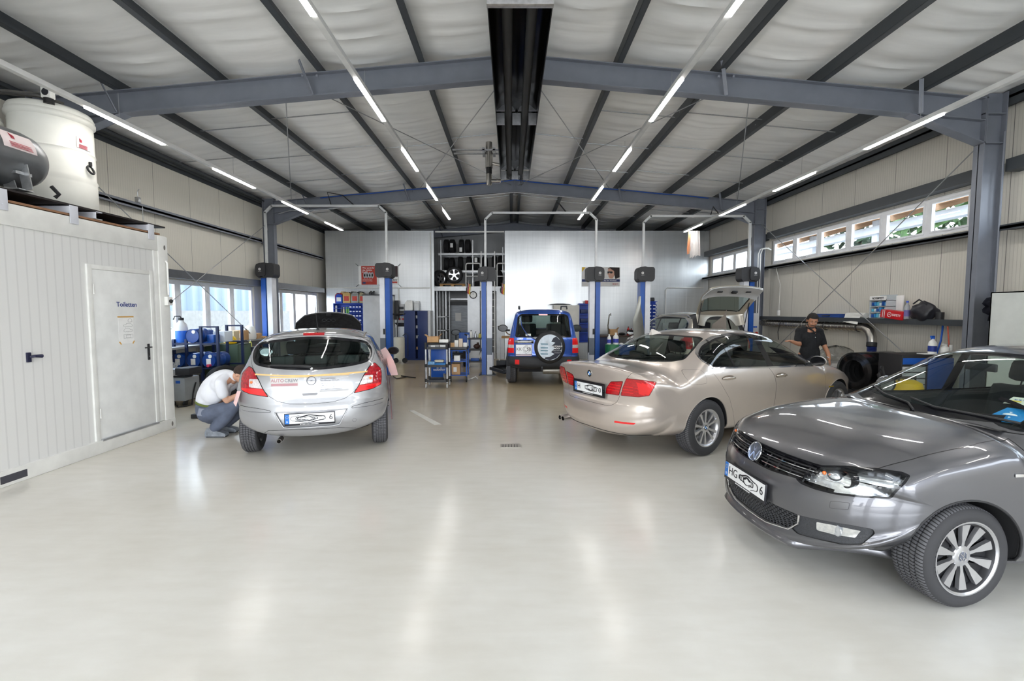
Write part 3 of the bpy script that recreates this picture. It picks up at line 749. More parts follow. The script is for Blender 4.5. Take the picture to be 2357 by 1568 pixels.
 for rg, s in ((0,1),(10,-1)):
  L = h.extract((22+rg,), 'headlight', PLG, root, thick=.06)
  h.extract((22+rg,23+rg), 'lamp_back', PLG, L, push=-.085)
  c0 = V((3.02,s*.60,.69))
  h.extract((23+rg,), 'reflector', LWH, L, push=-.05, lid=lambda c: (abs(c.y) > .60 and c.z < .785) or (abs(c.y) < .56 and c.z > .635))
  b = MB(); b.sphere((3.03,s*.53,.69), .07, 20, (.6,.7,.5)); b.build('inner_reflector', LWH, L)
  M = frame((2.89,s*.60,.69), V((0,1,0)), V((0,0,1)))
  b = MB(); b.lathe([(.0,.05),(.035,.05),(.045,.09),(.050,.13),(.044,.13),(.036,.1),(0,.095)], 24, M); b.build('projector', PLG, L)
  MB().sphere((3.09,s*.515,.705), .012, 10).build('indicator_bulb', mat('bulb_orange', (.9,.18,.02), .2, coat=1.), L)
  h.extract((23+rg,), 'lens', glass('clear_lens', (.93,.95,.97), 1.5), L, push=.001)
  F = h.extract((24+rg,), 'fog_lamp_panel', mat('grey_plastic', (.045,.047,.052), .55, noise=(200,.3)), bp, push=-.012)
  h.extract((25+rg,), 'fog_lamp', LWH, bp, push=-.014)
  f2 = h.surf((FV if s > 0 else FVr), *u3(h, (FV if s > 0 else FVr), [(3.10,s*.64,.385)])[0], -.012)[0]
  if f2 is not None: MB().lathe([(.034,0),(.034,.006),(.026,.004),(0,.010)], 24, frame(f2, V((0,1,0)) if s > 0 else V((0,-1,0)), V((0,0,1))) if s > 0 else frame(f2, V((0,1,0)), V((0,0,1)))).build('fog_bulb', mat('fog_glass', (.75,.78,.82), .05, .6), bp)
 h.extract(20, 'radiator_grille', PLG, root, push=-.045)
 b = MB()
 for z in (.645,.70):
  for sg in ((-.46,-.0),(.0,.46)):
   pts = h.line('front', [(sg[0],z),(sg[1],z)], -.012)
   for dz in (-.006,.006): pass
   b.tube(pts, .0045, 6)
 gl = b.build('grille_bars', CHR, root)
 b = MB()
 for z in (.665,.685,.722):
  pts = h.line('front', [(-.46,z),(.46,z)], -.022); b.tube(pts, .007, 6)
 for k in range(9):
  y = -.42+.84*k/8
  pts = h.line('front', [(y,.622),(y,.74)], -.03); b.tube(pts, .006, 6)
 b.build('grille_slats', PLA, gl)
 h.extract(20, 'grille_frame', PLG, root, thick=.05, push=-.001, lid=lambda c: not inpoly((c.y,c.z), offset(gr,-.012)))
 h.extract(21, 'lower_grille', PLA, bp, push=-.04)
 b = MB(); hm = PLA
 for j in range(10):
  z = .262+j*.0145; half = .44 if z > .33 else .36+.08*(z-.262)/.07
  b.tube(h.line('front', [(-half,z),(half,z)], -.010, .05), .0032, 5)
  n = 26
  for i in range(n):
   y = -half+2*half*(i+(j % 2)*.5)/n
   if abs(y) < half:
    p, _ = h.surf('front', y, z, -.010); q, _ = h.surf('front', y, z+.0145, -.010)
    if p and q and z+.0145 < .408: b.bar(p, q, .005, .008)
 b.build('grille_mesh', mat('mesh_grey', (.05,.052,.057), .45), bp)
 b = MB(); b.tube(h.line('front', [(.452,.408),(.44,.345),(.375,.278),(.2,.246),(0,.243),(-.2,.246),(-.375,.278),(-.44,.345),(-.452,.408)], .001), .006, 6); b.build('chrome_strip', CHR, bp)
 b = MB(); P = []
 for k in range(41):
  y = -.72+1.44*k/40; p, _ = h.surf('front', y, .215, .0)
  if p is None: continue
  P.append([(p.x-.02,y,.245),(p.x+.012,y,.212),(p.x+.022,y,.192),(p.x+.004,y,.172),(p.x-.12,y,.165)])
 b.grid(P); b.build('front_spoiler', paint, bp, 60)
 p, n = h.surf('front', 0, .682, .014); M = frame(p, (0,1,0), V((-.35,0,1)))
 roundel(root, M, .069, 'vw')
 p1, _ = h.surf('front', -.03, .465, 0); tilt = V((-.06,0,1))
 plate(bp, frame(V((p1.x+.013,-.02,.468)), (0,1,0), tilt), pre='HG', post='6', seed=4, swirls=9)
 b = MB(); b.tube([h.surf('front', y, z, .012)[0] for y, z in ((.12,1.0),(.02,1.03),(-.25,1.05),(-.5,1.075))], .008, 6); b.tube([h.surf('front', y, z, .012)[0] for y, z in ((.62,1.02),(.5,1.03),(.2,1.035),(-.02,1.06))], .008, 6)
 b.build('windscreen_wipers', PLA, root)
 b = MB(); P = [];
 for k in range(21):
  y = -.62+1.24*k/20; x = 2.16-.10*(abs(y)/.62)**2
  P.append([(x+.01,y,.992-.01*(abs(y)/.62)**2),(x-.06,y,.985),(x-.14,y,1.0)])
 b.grid(P, True); b.build('scuttle_panel', PLA, root)
 def onws(u, v, off=-.012): return h.surf('front', u, v, off)[0]
 for nm, mm, q in (('parking_disc', mat('disc_blue', (.01,.25,.62), .4), ((.46,1.03),(.60,1.03),(.585,1.105),(.475,1.105))), ('toll_sticker', mat('sticker_pale', (.8,.82,.72), .5), ((.43,1.125),(.53,1.125),(.52,1.165),(.425,1.165)))):
  c = [onws(*p) for p in q]
  if any(p is None for p in c): continue
  o = MB().add([p for p in c]+[p-V((.004,0,0)) for p in c], [(0,1,2,3),(7,6,5,4),(0,4,5,1),(1,5,6,2),(2,6,7,3),(3,7,4,0)]).build(nm, mm, root)
  M = frame((c[0]+c[1]+c[2]+c[3])/4+V((.004,0,.002)), c[1]-c[0], c[3]-c[0])
  wh = mat('print_white', (.85,.87,.9), .5)
  if nm == 'parking_disc':
   text('disc_letter', 'P', .022, wh, o, M @ Matrix.Translation((0,-.027,.001)))
   MB().prism([(.033*cos(a), .033*sin(a)*.6-.004) for a in [pi*k/10 for k in range(11)]], .0008, .0014, M).build('disc_dial', wh, o)
   MB().prism([(-.008,.03),(.008,.03),(0,.019)], .001, .0016, M).build('disc_arrow', wh, o)
  else:
   text('sticker_number', '24 08 13', .014, mat('sticker_ink', (.05,.15,.5), .5), o, M @ Matrix.Translation((0,.009,.001)))
   MB().box((-.04,-.016,.0008),(.01,-.002,.0014)).build('sticker_field', mat('sticker_yellow', (.8,.6,.1), .5), o).data.transform(M)
 base_interior(root, -.5, 2.1, .70, .22, .9, dash=(1.72,.93))
 for y in (.36,-.36): seat(root, .85, y, .38, SEATM, hz=1)
 MB().box((-.15,-.6,.55),(.1,.6,1.0), .05).build('rear_seat', SEATM, root)
 MB().box((1.50,-.11,1.27),(1.52,.11,1.33), .01).build('rear_view_mirror', PLA, root)
 mirror(root, frame((1.62,.80,.97), (0,-1,0), (0,0,1)) @ Matrix.Scale(-1,4,(1,0,0)), PLA, paint)
 mirror(root, frame((1.62,-.80,.97), (-.9,-.3,0), (0,0,1)), PLA, paint)
 well_liners(root, ax, .345, h, WELL, .19); arch_lip(h, root, ax, .347, PLA, .007)
 cap = lambda rm, yo: roundel(rm, Matrix.Translation((0,yo,0)) @ Matrix.Rotation(R(20),4,'Y') @ Matrix.Rotation(-pi/2,4,'X') @ Matrix.Rotation(pi,4,'Z'), .03, 'vw')
 for i, (a, z) in enumerate(ax):
  for s in (1,-1):
   make_wheel('wheel', .302, .215, .215, 10, 'polo', root, (a, s*(.835-.1075), .302), s < 0, R(6) if i else 0, cap=cap)
 o = MB(); p, n = h.surf('left', 2.16, .785, .003); M = frame(p, (-1,0,0), (0,0,1))
 o.box((-.055,-.009,0),(.045,.009,.004), .002); s_ = o.build('side_badge', CHR, root); s_.data.transform(M)
 b = MB().box((.45,-.6,.26),(2.0,.6,.31)); b.build('underbody', WELL, root)
 return root
def glazing(h, root, m, mf, mr, ws=True):
 if ws: h.extract(2, 'windscreen', mf, root, lid=lambda c: h.nrm(c).x > .35)
 h.extract(2, 'rear_window', mr, root, lid=lambda c: h.nrm(c).x < -.35)
 for s in (1,-1): h.extract(2, 'side_window', m, root, lid=lambda c: -.35 <= h.nrm(c).x <= .35 and c.y*s > 0)
def wells(h, ax, r):
 for v, s in (('left',1),('right',-1)):
  for a, z in ax: h.cut(v, circ(a, z, r, 44), 90, None, lambda c: c.y*s > .36, -.3)
def car_bmw():
 paint = mat('paint_champagne', srgb(204,193,184), .28, .6, coat=1., noise=(3,.03))
 root = empty('car', (1.878,6.137,0), .516, 'champagne metallic four-door saloon seen from behind, ten-spoke silver wheels and open red tail lamps', 'car')
 root['label'] = 'champagne metallic four-door saloon with ten-spoke silver wheel, parked beside the dark grey hatchback'
 h = hull_bmw(); ax = [(0,.34),(2.968,.34)]
 wells(h, ax, .372)
 ws = [(0,1.045),(.4,1.05),(.68,1.08),(.76,1.12),(.62,1.38),(.55,1.425),(.3,1.44),(0,1.443)]; ws = rpoly(ws+[(-y,z) for y, z in ws[-2:0:-1]], .02)
 window(h, 'front', ws, lim=lambda c: 1.4 < c.x < 2.7)
 rw = [(0,1.09),(.35,1.095),(.58,1.11),(.66,1.135),(.635,1.19),(.57,1.30),(.53,1.36),(.45,1.385),(.2,1.395),(0,1.397)]; rw = rpoly(rw+[(-y,z) for y, z in rw[-2:0:-1]], .02)
 window(h, 'rear', rw, frit=.014, lim=lambda c: -.7 < c.x < .5)
 dlo = rpoly([(2.40,.955),(1.20,.990),(.52,1.025),(.14,1.045),(.02,1.13),(.05,1.19),(.22,1.295),(.5,1.375),(.8,1.405),(1.2,1.405),(1.6,1.36),(2.0,1.22),(2.38,1.02)], [.01,.01,.01,.02,.03,.03,.1,.1,.1,.1,.1,.1,.02])
 for v, s in (('left',1),('right',-1)):
  h.cut(v, offset(dlo,.016), 4, 0, lambda c: c.y*s > .3 and c.z > .9); h.cut(v, offset(dlo,-.002), 3, 4); h.cut(v, offset(dlo,-.014), 2, 3)
  h.cut(v, [(1.24,.9),(1.36,.9),(1.20,1.6),(1.08,1.6)], 5, (2,3), lambda c: c.y*s > .3); h.cut(v, [(.555,.9),(.59,.9),(.43,1.6),(.395,1.6)], 5, 2, lambda c: c.y*s > .3)
  h.cut(v, [(2.22,.9),(2.5,.9),(2.5,1.4),(2.22,1.4)], 5, 2, lambda c: c.y*s > .3)
 RR = V((-.78,-.62,.05)); RL = V((-.78,.62,.05))
 to = [(-1.0,-.585,.965),(-.93,-.78,.965),(-.83,-.872,.945),(-.86,-.87,.89),(-.90,-.835,.79),(-.94,-.72,.762),(-1.0,-.50,.752),(-1.01,-.53,.84)]
 ti = [(-1.01,-.545,.925),(-1.04,-.37,.90),(-1.04,-.30,.82),(-1.04,-.285,.745),(-1.005,-.48,.75)]
 for vw, f, rg in ((RR, lambda P: P, 0), (RL, flipy, 20)):
  for P, k in ((to,22),(ti,25)):
   q = rpoly(u3(h, vw, f(P)), .015, 3); h.cut(vw, q, k+rg, 0, lambda c: c.x < -.5); h.cut(vw, offset(q,-.008), k+1+rg, k+rg)
 for sgn, rg in ((-1,0),(1,20)):
  v = 'rear'
  for z0, z1 in ((.80,.808),(.832,.84),(.865,.873)):
   q = [(sgn*.30,z0),(sgn*.66,z0-.004),(sgn*.66,z1-.004),(sgn*.30,z1)]
   h.cut('rear', q, 28+rg, (23+rg,26+rg), lambda c: c.x < -.5)
 tg = [(-.63,1.25),(.63,1.25),(.645,1.02),(.60,.97),(.54,.84),(.49,.75),(.455,.66),(.38,.615),(-.38,.615),(-.455,.66),(-.49,.75),(-.54,.84),(-.60,.97),(-.645,1.02)]
 panel(h, 'rear', rpoly(tg, .03), 11, .004, 0, lambda c: c.x < -.93, .02)
 top = [(-1.2,.64),(-.95,.655),(-.62,.64),(-.52,.60),(-.51,.3),(-.52,0)]; top = top+[(x,-y) for x, y in top[-2::-1]]
 h.cut('top', top, 11, 0, lambda c: c.z > .95, .2)
 bon = [(2.62,0),(2.58,.4),(2.50,.70),(3.0,.73),(3.4,.67),(3.62,.5),(3.72,.25),(3.74,0)]; bon = bon+[(x,-y) for x, y in bon[-2:0:-1]]
 panel(h, 'top', bon, 16, .004, 0, lambda c: c.z > .6, .12)
 for v, s in (('left',1),('right',-1)):
  d1 = [(1.21,.99),(1.27,.885),(1.325,.75),(1.335,.60),(1.30,.26),(2.55,.26),(2.60,.50),(2.545,.75),(2.44,.96),(2.2,.97)]
  d2 = [(.10,1.035),(.10,.97),(.20,.84),(.37,.66),(.47,.48),(.53,.26),(1.30,.26),(1.335,.60),(1.325,.75),(1.27,.885),(1.21,.99),(.6,1.01)]
  panel(h, v, d1, 13, .003, 0, lambda c: c.y*s > .5); panel(h, v, d2, 14, .003, 0, lambda c: c.y*s > .5)
  panel(h, v, rpoly([(-.33,.875),(-.06,.875),(-.05,.985),(-.09,1.035),(-.30,1.035),(-.345,.96)], .03), 17, .002, 0, lambda c: c.y*s > .4)
  h.cut(v, [(-1.3,.10),(-1.3,.655),(-1.05,.668),(-.85,.70),(-.30,.685),(-.36,.10)], 12, 0, lambda c: c.y*s > -.01, -.5)
  h.cut(v, [(.30,.15),(.30,.25),(2.62,.25),(2.62,.15)], 15, 0, lambda c: c.y*s > .4)
  h.cut(v, [(3.2,.1),(3.2,.62),(3.9,.62),(3.9,.1)], 18, 0, lambda c: c.y*s > -.01, -.5)
 for s in (1,-1):
  q = rpoly([(s*.45,.435),(s*.66,.443),(s*.68,.465),(s*.455,.458)], .006)
  h.cut('rear', q, 29, 12, lambda c: c.x < -.5)
 finish(h, root, paint)
 glazing(h, root, GL, GL, GLD)
 for s in (1,-1): h.extract(4, 'chrome_window_trim', CHR, root, push=.003, lid=lambda c: c.y*s > 0)
 h.extract(3, 'window_seal', PLG, root, push=.001); h.extract(5, 'window_pillar', PLG, root, push=.003)
 bt = h.extract(11, 'boot_lid', paint, root); bp = h.extract(12, 'rear_bumper', paint, root); h.extract(16, 'bonnet', paint, root); h.extract(18, 'front_bumper', paint, root); h.extract(29, 'reflector', REDL, bp, push=.001)
 for s in (1,-1):
  L = lambda c: c.y*s > 0
  d = h.extract(13, 'front_door', paint, root, lid=L); e = h.extract(14, 'rear_door', paint, root, lid=L); h.extract(15, 'sill', paint, root, lid=L)
  if s < 0: h.extract(17, 'fuel_flap', paint, root, lid=L)
  else: h.extract(17, 'rear_wing_panel', paint, root, lid=L)
  for x, z, dd in ((.345,.905,e),(1.425,.868,d)):
   p, n = h.surf('left' if s > 0 else 'right', x, z, .012)
   M = frame(p, (1,0,-.03), (0,0,1))
   MB().sphere((0,0,0), 1, 24, (.128,.020,.018)).build('door_handle', mat('paint_champagne_gloss', srgb(205,192,178), .15, .8, coat=1.), dd).data.transform(M)
   MB().lathe([(0,0),(1,0)], 28, M @ Matrix.Translation((0,-.004,-.010)) @ Matrix.Diagonal((.125,.040,1,1))).build('handle_recess', mat('paint_recess', srgb(140,128,116), .35, .6), dd)
 for rg, s in ((0,-1),(20,1)):
  L = h.extract((22+rg,25+rg), 'tail_lamp', REDD, root, thick=.04, push=.001)
  h.extract((23+rg,), 'lamp_lens', RED, L, push=.004); h.extract((26+rg,), 'lamp_inner_lens', RED, L, push=.004); h.extract((28+rg,), 'lamp_bars', REDL, L, push=.005)
  h.extract((23+rg,), 'lamp_bright_field', REDL, L, push=.0055, lid=lambda c: abs(c.y) > .70 and c.z < .93 and c.z > .80)
 p, n = h.surf('rear', 0, .955, .004); roundel(bt, frame(p, (0,-1,0), V((.02,0,1))), .041, 'bmw')
 p, n = h.surf('rear', 0, .775, .016);
 MB().box((-.30,-.085,-.006),(.30,.085,.0), .004).build('plate_recess', PLG, bt).data.transform(frame(p-V((.004,0,0)), (0,-1,0), (0,0,1)))
 plate(bt, frame(p-V((.010,0,0)), (0,-1,0), V((-.05,0,1))), pre='H', post='0', seed=11, swirls=9)
 for y in (.60,.53):
  b = MB(); M = frame((-1.07,y,.275), (0,1,0), (0,0,1)); b.lathe([(.026,-.10),(.032,-.10),(.032,.06),(.028,.06),(.027,-.09)], 20, frame((-1.0,y,.285), (0,-1,0), (0,0,1)), caps=False); b.build('exhaust_tip', CHR, bp)
 b = MB(); b.tube(h.line('rear', [(.68,.268),(.5,.30),(0,.31),(-.5,.30),(-.66,.262)], .001), .004, 5); b.build('bumper_crease', SEAM, bp)
 b = MB(); b.add([(-.02,-.03,1.40),(.16,-.03,1.42),(-.02,.03,1.40),(.16,.03,1.42),(-.01,0,1.475),(.03,0,1.478)], [(0,1,5,4),(2,4,5,3),(0,4,2),(1,3,5)]); b.build('roof_aerial', mat('aerial_white', srgb(215,208,200), .3, .2, coat=1.), root)
 for s in (1,-1):
  M = frame((2.16,s*.86,.965), (0,-s,0), (0,0,1))
  if s > 0: M = frame((2.16,.86,.965), (0,1,0), (0,0,1)) @ Matrix.Scale(-1,4,(0,0,1))
  else: M = frame((2.16,-.86,.965), (0,-1,0), (0,0,1))
  mirror(root, M, PLA, paint, PLG, sz=.88)
 o = MB(); p, n = h.surf('right', 2.72, .615, .003); M = frame(p, (1,0,0), (0,0,1)); o.box((-.06,-.012,0),(-.02,.012,.004)); o.box((-.015,-.006,0),(.07,.006,.004)); sb = o.build('side_badge', CHR, root); sb.data.transform(M)
 base_interior(root, -.6, 2.5, .74, .22, .9, dash=(2.12,.93))
 for y in (.38,-.38): seat(root, 1.15, y, .36, SEATL)
 MB().box((.05,-.62,.55),(.3,.62,1.02), .06).build('rear_seat', SEATL, root)
 for y in (.36,-.36,): MB().box((.05,y-.12,1.0),(.14,y+.12,1.16), .04).build('rear_headrest', SEATL, root)
 MB().box((-.62,-.62,.98),(.1,.62,1.0), .01).build('parcel_shelf', LIN, root)
 MB().box((2.0,-.12,1.30),(2.02,.12,1.36), .01).build('rear_view_mirror', PLA, root)
 well_liners(root, ax, .372, h, WELL, .21); arch_lip(h, root, ax, .374, paint, .007)
 cap = lambda rm, yo: roundel(rm, Matrix.Translation((0,yo,0)) @ Matrix.Rotation(-pi/2,4,'X'), .032, 'bmw')
 for i, (a, z) in enumerate(ax):
  for s in (1,-1): make_wheel('wheel', .337, .225, .222, 10, 'bmw', root, (a, s*(.905-.1125), .337), s < 0, 0, cap=cap)
 MB().box((.45,-.6,.28),(2.5,.6,.33)).build('underbody', WELL, root)
 return root
def car_corsa():
 paint = mat('paint_silver', srgb(170,171,174), .34, .6, coat=1., noise=(3,.02))
 root = empty('car', (-2.439,5.782,0), 1.843, 'silver compact hatchback with raised bonnet, faded lettering and tan masking tape across its tailgate', 'car')
 h = hull_corsa(); ax = [(0,.30),(2.511,.30)]
 wells(h, ax, .335)
 rw = rpoly([(0,1.035),(.34,1.055),(.60,1.088),(.655,1.15),(.665,1.24),(.60,1.34),(.50,1.375),(0,1.415)], [.3,.1,.05,.05,.06,.06,.06,.4]); h2 = rw+[(-y,z) for y, z in rw[::-1]]
 rw = [(0,1.035),(.20,1.043),(.42,1.062),(.585,1.09),(.645,1.13),(.668,1.20),(.655,1.27),(.61,1.33),(.54,1.36),(.4,1.38),(.2,1.405),(0,1.412)]; rw = rw+[(-y,z) for y, z in rw[-2:0:-1]]
 rw = [(p.x,p.y) for p in catmull([V((a,b,0)) for a, b in rw], 3, True)]; window(h, 'rear', rw, frit=.03, lim=lambda c: c.x < .1)
 ws = [(0,1.01),(.35,1.02),(.60,1.05),(.68,1.09),(.57,1.36),(.5,1.40),(0,1.42)]; ws = rpoly(ws+[(-y,z) for y, z in ws[-2:0:-1]], .02)
 window(h, 'front', ws, lim=lambda c: 1.1 < c.x < 2.3)
 side = rpoly([(2.0,1.02),(1.75,1.18),(1.4,1.35),(1.1,1.39),(.5,1.40),(.1,1.36),(-.12,1.20),(-.05,1.10),(.6,1.04),(1.3,1.0)], .04)
 for v, s in (('left',1),('right',-1)):
  h.cut(v, offset(side,.02), 3, 0, lambda c: c.z > .9 and c.y*s > .3); h.cut(v, side, 2, 3)
  for p in ([(.92,.9),(1.02,.9),(.98,1.45),(.90,1.45)], [(.18,.9),(.26,.9),(.22,1.45),(.14,1.45)]): h.cut(v, p, 5, 2, lambda c: abs(c.y) > .3)
 RR = V((-.8,-.58,.1)); RL = V((-.8,.58,.1))
 lp = [(-.30,-.70,1.085),(-.27,-.76,1.00),(-.32,-.775,.91),(-.37,-.765,.815),(-.44,-.66,.775),(-.53,-.455,.745),(-.53,-.50,.80),(-.49,-.57,.93),(-.42,-.625,1.02),(-.36,-.665,1.07)]
 li = [(-.46,-.575,.945),(-.41,-.675,.945),(-.43,-.665,.855),(-.50,-.515,.84)]
 for vw, f, rg in ((RR, lambda P: P, 0), (RL, flipy, 20)):
  q = rpoly(u3(h, vw, f(lp)), .02, 3); h.cut(vw, q, 22+rg, 0, lambda c: c.x < .2); h.cut(vw, offset(q,-.007), 23+rg, 22+rg)
  q = rpoly(u3(h, vw, f(li)), .012, 3); h.cut(vw, q, 24+rg, 23+rg)
  q = u3(h, vw, f([(-.3,-.8,.84),(-.53,-.44,.83),(-.53,-.44,.70),(-.3,-.8,.76)])); h.cut(vw, q, 25+rg, 23+rg)
 tg = [(0,.655),(.23,.665),(.36,.695),(.445,.75),(.50,.81),(.57,.95),(.66,1.085),(.70,1.2),(.69,1.28),(.62,1.37),(.5,1.405),(0,1.435)]; tg = tg+[(-y,z) for y, z in tg[-2:0:-1]]
 panel(h, 'rear', tg, 11, .004, 0, lambda c: c.x < .1, .02)
 rc = rpoly([(.39,.578),(-.39,.578),(-.30,.40),(-.22,.39),(.22,.39),(.30,.40)], .015)
 h.cut('rear', rc, 27, 0, lambda c: c.x < -.3)
 for s in (1,-1):
  vw = RL if s > 0 else RR
  q = rpoly(u3(h, vw, [(x,-y*s,z) for x, y, z in [(-.33,-.80,.64),(-.35,-.79,.585),(-.46,-.655,.575),(-.565,-.43,.577),(-.57,-.44,.60),(-.51,-.563,.622)]]), .01, 3)
  h.cut(vw, q, 1, 0, lambda c: c.x < 0); h.cut(vw, offset(q,-.004), 28, 1)
  h.cut('rear', circ(s*-.46, .433, .022, 16), 1, 0, lambda c: c.x < 0 and s > 0); h.cut('rear', circ(s*-.46, .433, .020, 16), 0, 1, lambda c: c.x < 0)
 bk = rpoly([(.118,1.424),(-.118,1.424),(-.118,1.456),(.118,1.456)], .006); h.cut('rear', bk, 29, (0,11), lambda c: c.x < .1)
 bon = [(2.18,0),(2.14,.35),(2.05,.66),(2.45,.70),(2.8,.66),(3.1,.50),(3.2,.2),(3.22,0)]; bon = bon+[(x,-y) for x, y in bon[-2:0:-1]]
 h.cut('top', bon, 16, 0, lambda c: c.z > .6, .12)
 for v, s in (('left',1),('right',-1)):
  d1 = [(1.0,1.0),(1.03,.6),(.98,.27),(2.02,.27),(2.12,.5),(2.12,.8),(2.05,1.0)]; d2 = [(.99,1.0),(1.02,.6),(.97,.27),(.42,.27),(.33,.5),(.2,.72),(.12,.9),(.10,1.05)]
  panel(h, v, d1, 13, .004, 0, lambda c: c.y*s > .5); panel(h, v, d2, 14, .004, 0, lambda c: c.y*s > .5)
  h.cut(v, [(-.8,.1),(-.8,.66),(-.45,.72),(-.27,.76),(-.20,.60),(-.28,.1)], 12, 0, lambda c: c.y*s > -.01, -.5)
  h.cut(v, [(2.85,.1),(2.9,.62),(3.5,.62),(3.5,.1)], 18, 0, lambda c: c.y*s > -.01, -.5)
 finish(h, root, paint)
 glazing(h, root, GL, GL, GLD)
 h.extract(3, 'window_seal', PLG, root, push=.001); h.extract(5, 'window_pillar', PLG, root, push=.003)
 tgo = h.extract(11, 'tailgate', paint, root); bp = h.extract(12, 'rear_bumper', paint, root); h.extract(18, 'front_bumper', paint, root)
 rcs = h.extract(27, 'plate_recess', paint, bp, push=-.018); h.extract(28, 'bumper_strip', paint, bp, push=.003)
 b = MB(); b.tube(h.line('rear', rc+[rc[0]], -.004), .009, 6); b.build('recess_edge', paint, bp, 80)
 h.extract(29, 'brake_lamp', RED, tgo, push=.006, thick=.02)
 for s in (1,-1):
  L = lambda c: c.y*s > 0
  h.extract(13, 'front_door', paint, root, lid=L); h.extract(14, 'rear_door', paint, root, lid=L)
 for rg, s in ((0,-1),(20,1)):
  L = h.extract((22+rg,), 'tail_lamp', PLG, root, push=.001)
  h.extract((23+rg,), 'lamp_lens', mat('lamp_mid_red', (.36,.006,.014), .12, coat=1., noise=(40,.5)), L, push=.002); h.extract((24+rg,), 'lamp_window', CLR, L, push=.004); h.extract((25+rg,), 'lamp_lower_lens', REDL, L, push=.003)
  MB().sphere((-.44,s*.645,.91), .016, 12).build('indicator_bulb', mat('bulb_orange', (.9,.18,.02), .2, coat=1.), L)
 h.extract(16, 'bonnet', paint, root)
 p, n = h.surf('rear', 0, .918, .010); M = frame(p, (0,-1,0), V((.14,0,1))); roundel(tgo, M, .048, 'opel')
 p, n = h.surf('rear', .015, .752, .004)
 b = MB(); b.prism(rpoly([(-.095,.035),(.095,.035),(.08,-.035),(-.08,-.035)], .02), -.01, .012, frame(p, (0,-1,0), V((.12,0,1)))); b.build('tailgate_handle', paint, tgo, 50)
 MB().prism(rpoly([(-.085,.028),(.085,.028),(.075,.0),(-.075,.0)], .01), .0115, .0135, frame(p, (0,-1,0), V((.12,0,1)))).build('handle_recess', mat('recess_grey', srgb(120,120,122), .4, .4), tgo)
 b = MB(); b.tube([h.surf('rear', y, z, .02)[0] for y, z in ((.0,1.062),(.12,1.075),(.44,1.087))], [.020,.018,.010], 8); b.tube([h.surf('rear', y, z, .010)[0] for y, z in ((.0,1.058),(.45,1.086))], .008, 6); b.build('rear_wiper', PLA, tgo)
 MB().sphere(h.surf('rear', 0, 1.05, .012)[0], .016, 12).build('wiper_boss', mat('boss_white', (.8,.8,.8), .4), tgo)
 tape = mat('masking_tape', srgb(226,190,130), .7, noise=(12,.08))
 def decal(nm, m, y0, z0, y1, z1, push, par, view='rear', ny=10):
  P = []
  for i in range(ny+1):
   y = y0+(y1-y0)*i/ny; P.append([h.surf('rear', y, z, push)[0] for z in ((z0, z1) if not callable(z0) else (z0(y), z1(y)))])
  P = [r for r in P if all(q is not None for q in r)]
  b = MB(); b.grid(P); b.grid([[q+V((.0008,0,0)) for q in r] for r in P], True); return b.build(nm, m, par)
 tz = lambda y: 1.012-.012*(y > -.1)-.03*(1-min(1, abs(y)/.6)) - .004
 decal('masking_tape', tape, .61, lambda y: .968+.020*(max(0,y)/.6)**1.3+.010*(max(0,-y)/.6), -.61, lambda y: .984+.020*(max(0,y)/.6)**1.3+.012*(max(0,-y)/.6), .0032, tgo, ny=24)
 decal('masking_tape', tape, .44, lambda y: .958+.006*(y < 0), -.41, lambda y: .972, .0028, tgo, ny=16)
 sg = decal('faded_sign', mat('film_pale', srgb(206,203,201), .5), .435, .862, .135, .955, .0022, tgo)
 ps, _ = h.surf('rear', .285, .926, .0035); M = frame(ps, (0,-1,0), V((.12,0,1)))
 pr = mat('faded_red_print', srgb(186,140,146), .6); gr_ = mat('faded_grey_print', srgb(146,147,152), .6)
 drape(text('sign_lettering', 'AUTO', .050, pr, sg, M @ Matrix.Translation((-.075,.000,0)), bold=.02), h, 'rear', .0032); drape(text('sign_lettering', 'CREW', .050, gr_, sg, M @ Matrix.Translation((.072,.000,0)), bold=.02), h, 'rear', .0032)
 decal('sign_band', pr, .425, .868, .145, .895, .003, sg)
 sg2 = decal('faded_address', mat('film_clear', srgb(186,186,187), .45), -.085, .785, -.40, .95, .0018, tgo)
 ps, _ = h.surf('rear', -.10, .94, .004)
 for k, (t_, sz) in enumerate((('Karosseriebau', .028), ('Stadlbauer GmbH', .028), ('Oberurseler Straße 61', .017), ('61440 Oberursel', .017), ('Tel.: 0 61 71 / 5 25 00', .017), ('www.stadlbauer-karosserie.de', .019))):
  zz = (.941,.916,.882,.860,.838,.816)[k]; ps, _ = h.surf('rear', -.245, zz, .004)
  tl = text('address_line', t_, sz, gr_, sg2, frame((ps.x-.003, -.095, zz), (0,-1,0), V((.1,0,1))) @ Matrix.Rotation(R(2.0),4,'Y'), align='LEFT', bold=.012 if k < 2 else .004); drape(tl, h, 'rear', .003)
 p, n = h.surf('rear', 0, .49, 0)
 plate(rcs, frame((p.x-.002,.015,.502), (0,-1,0), V((-.04,0,1))), seed=21, post='6', swirls=12)
 b = MB(); b.tube(h.line('rear', [(.56,.30),(.47,.365),(.2,.375),(-.3,.36),(-.47,.325),(-.53,.29)], .0), .003, 5); b.build('bumper_crease', SEAM, bp)
 b = MB(); b.lathe([(.022,-.1),(.027,-.1),(.027,.04),(.023,.04)], 16, frame((-.50,.36,.235), (0,-1,0), (0,0,1)), caps=False); b.build('exhaust_tip', mat('exhaust_steel', (.15,.14,.13), .4, .8), root)
 b = MB(); b.cyl((.12,0,1.475), .022, .03, 16, 'z', .010); b.tube([(.12,0,1.49),(.0,.0,1.66),(-.06,0,1.80)], [.007,.004,.002], 6); b.build('roof_aerial', PLA, root)
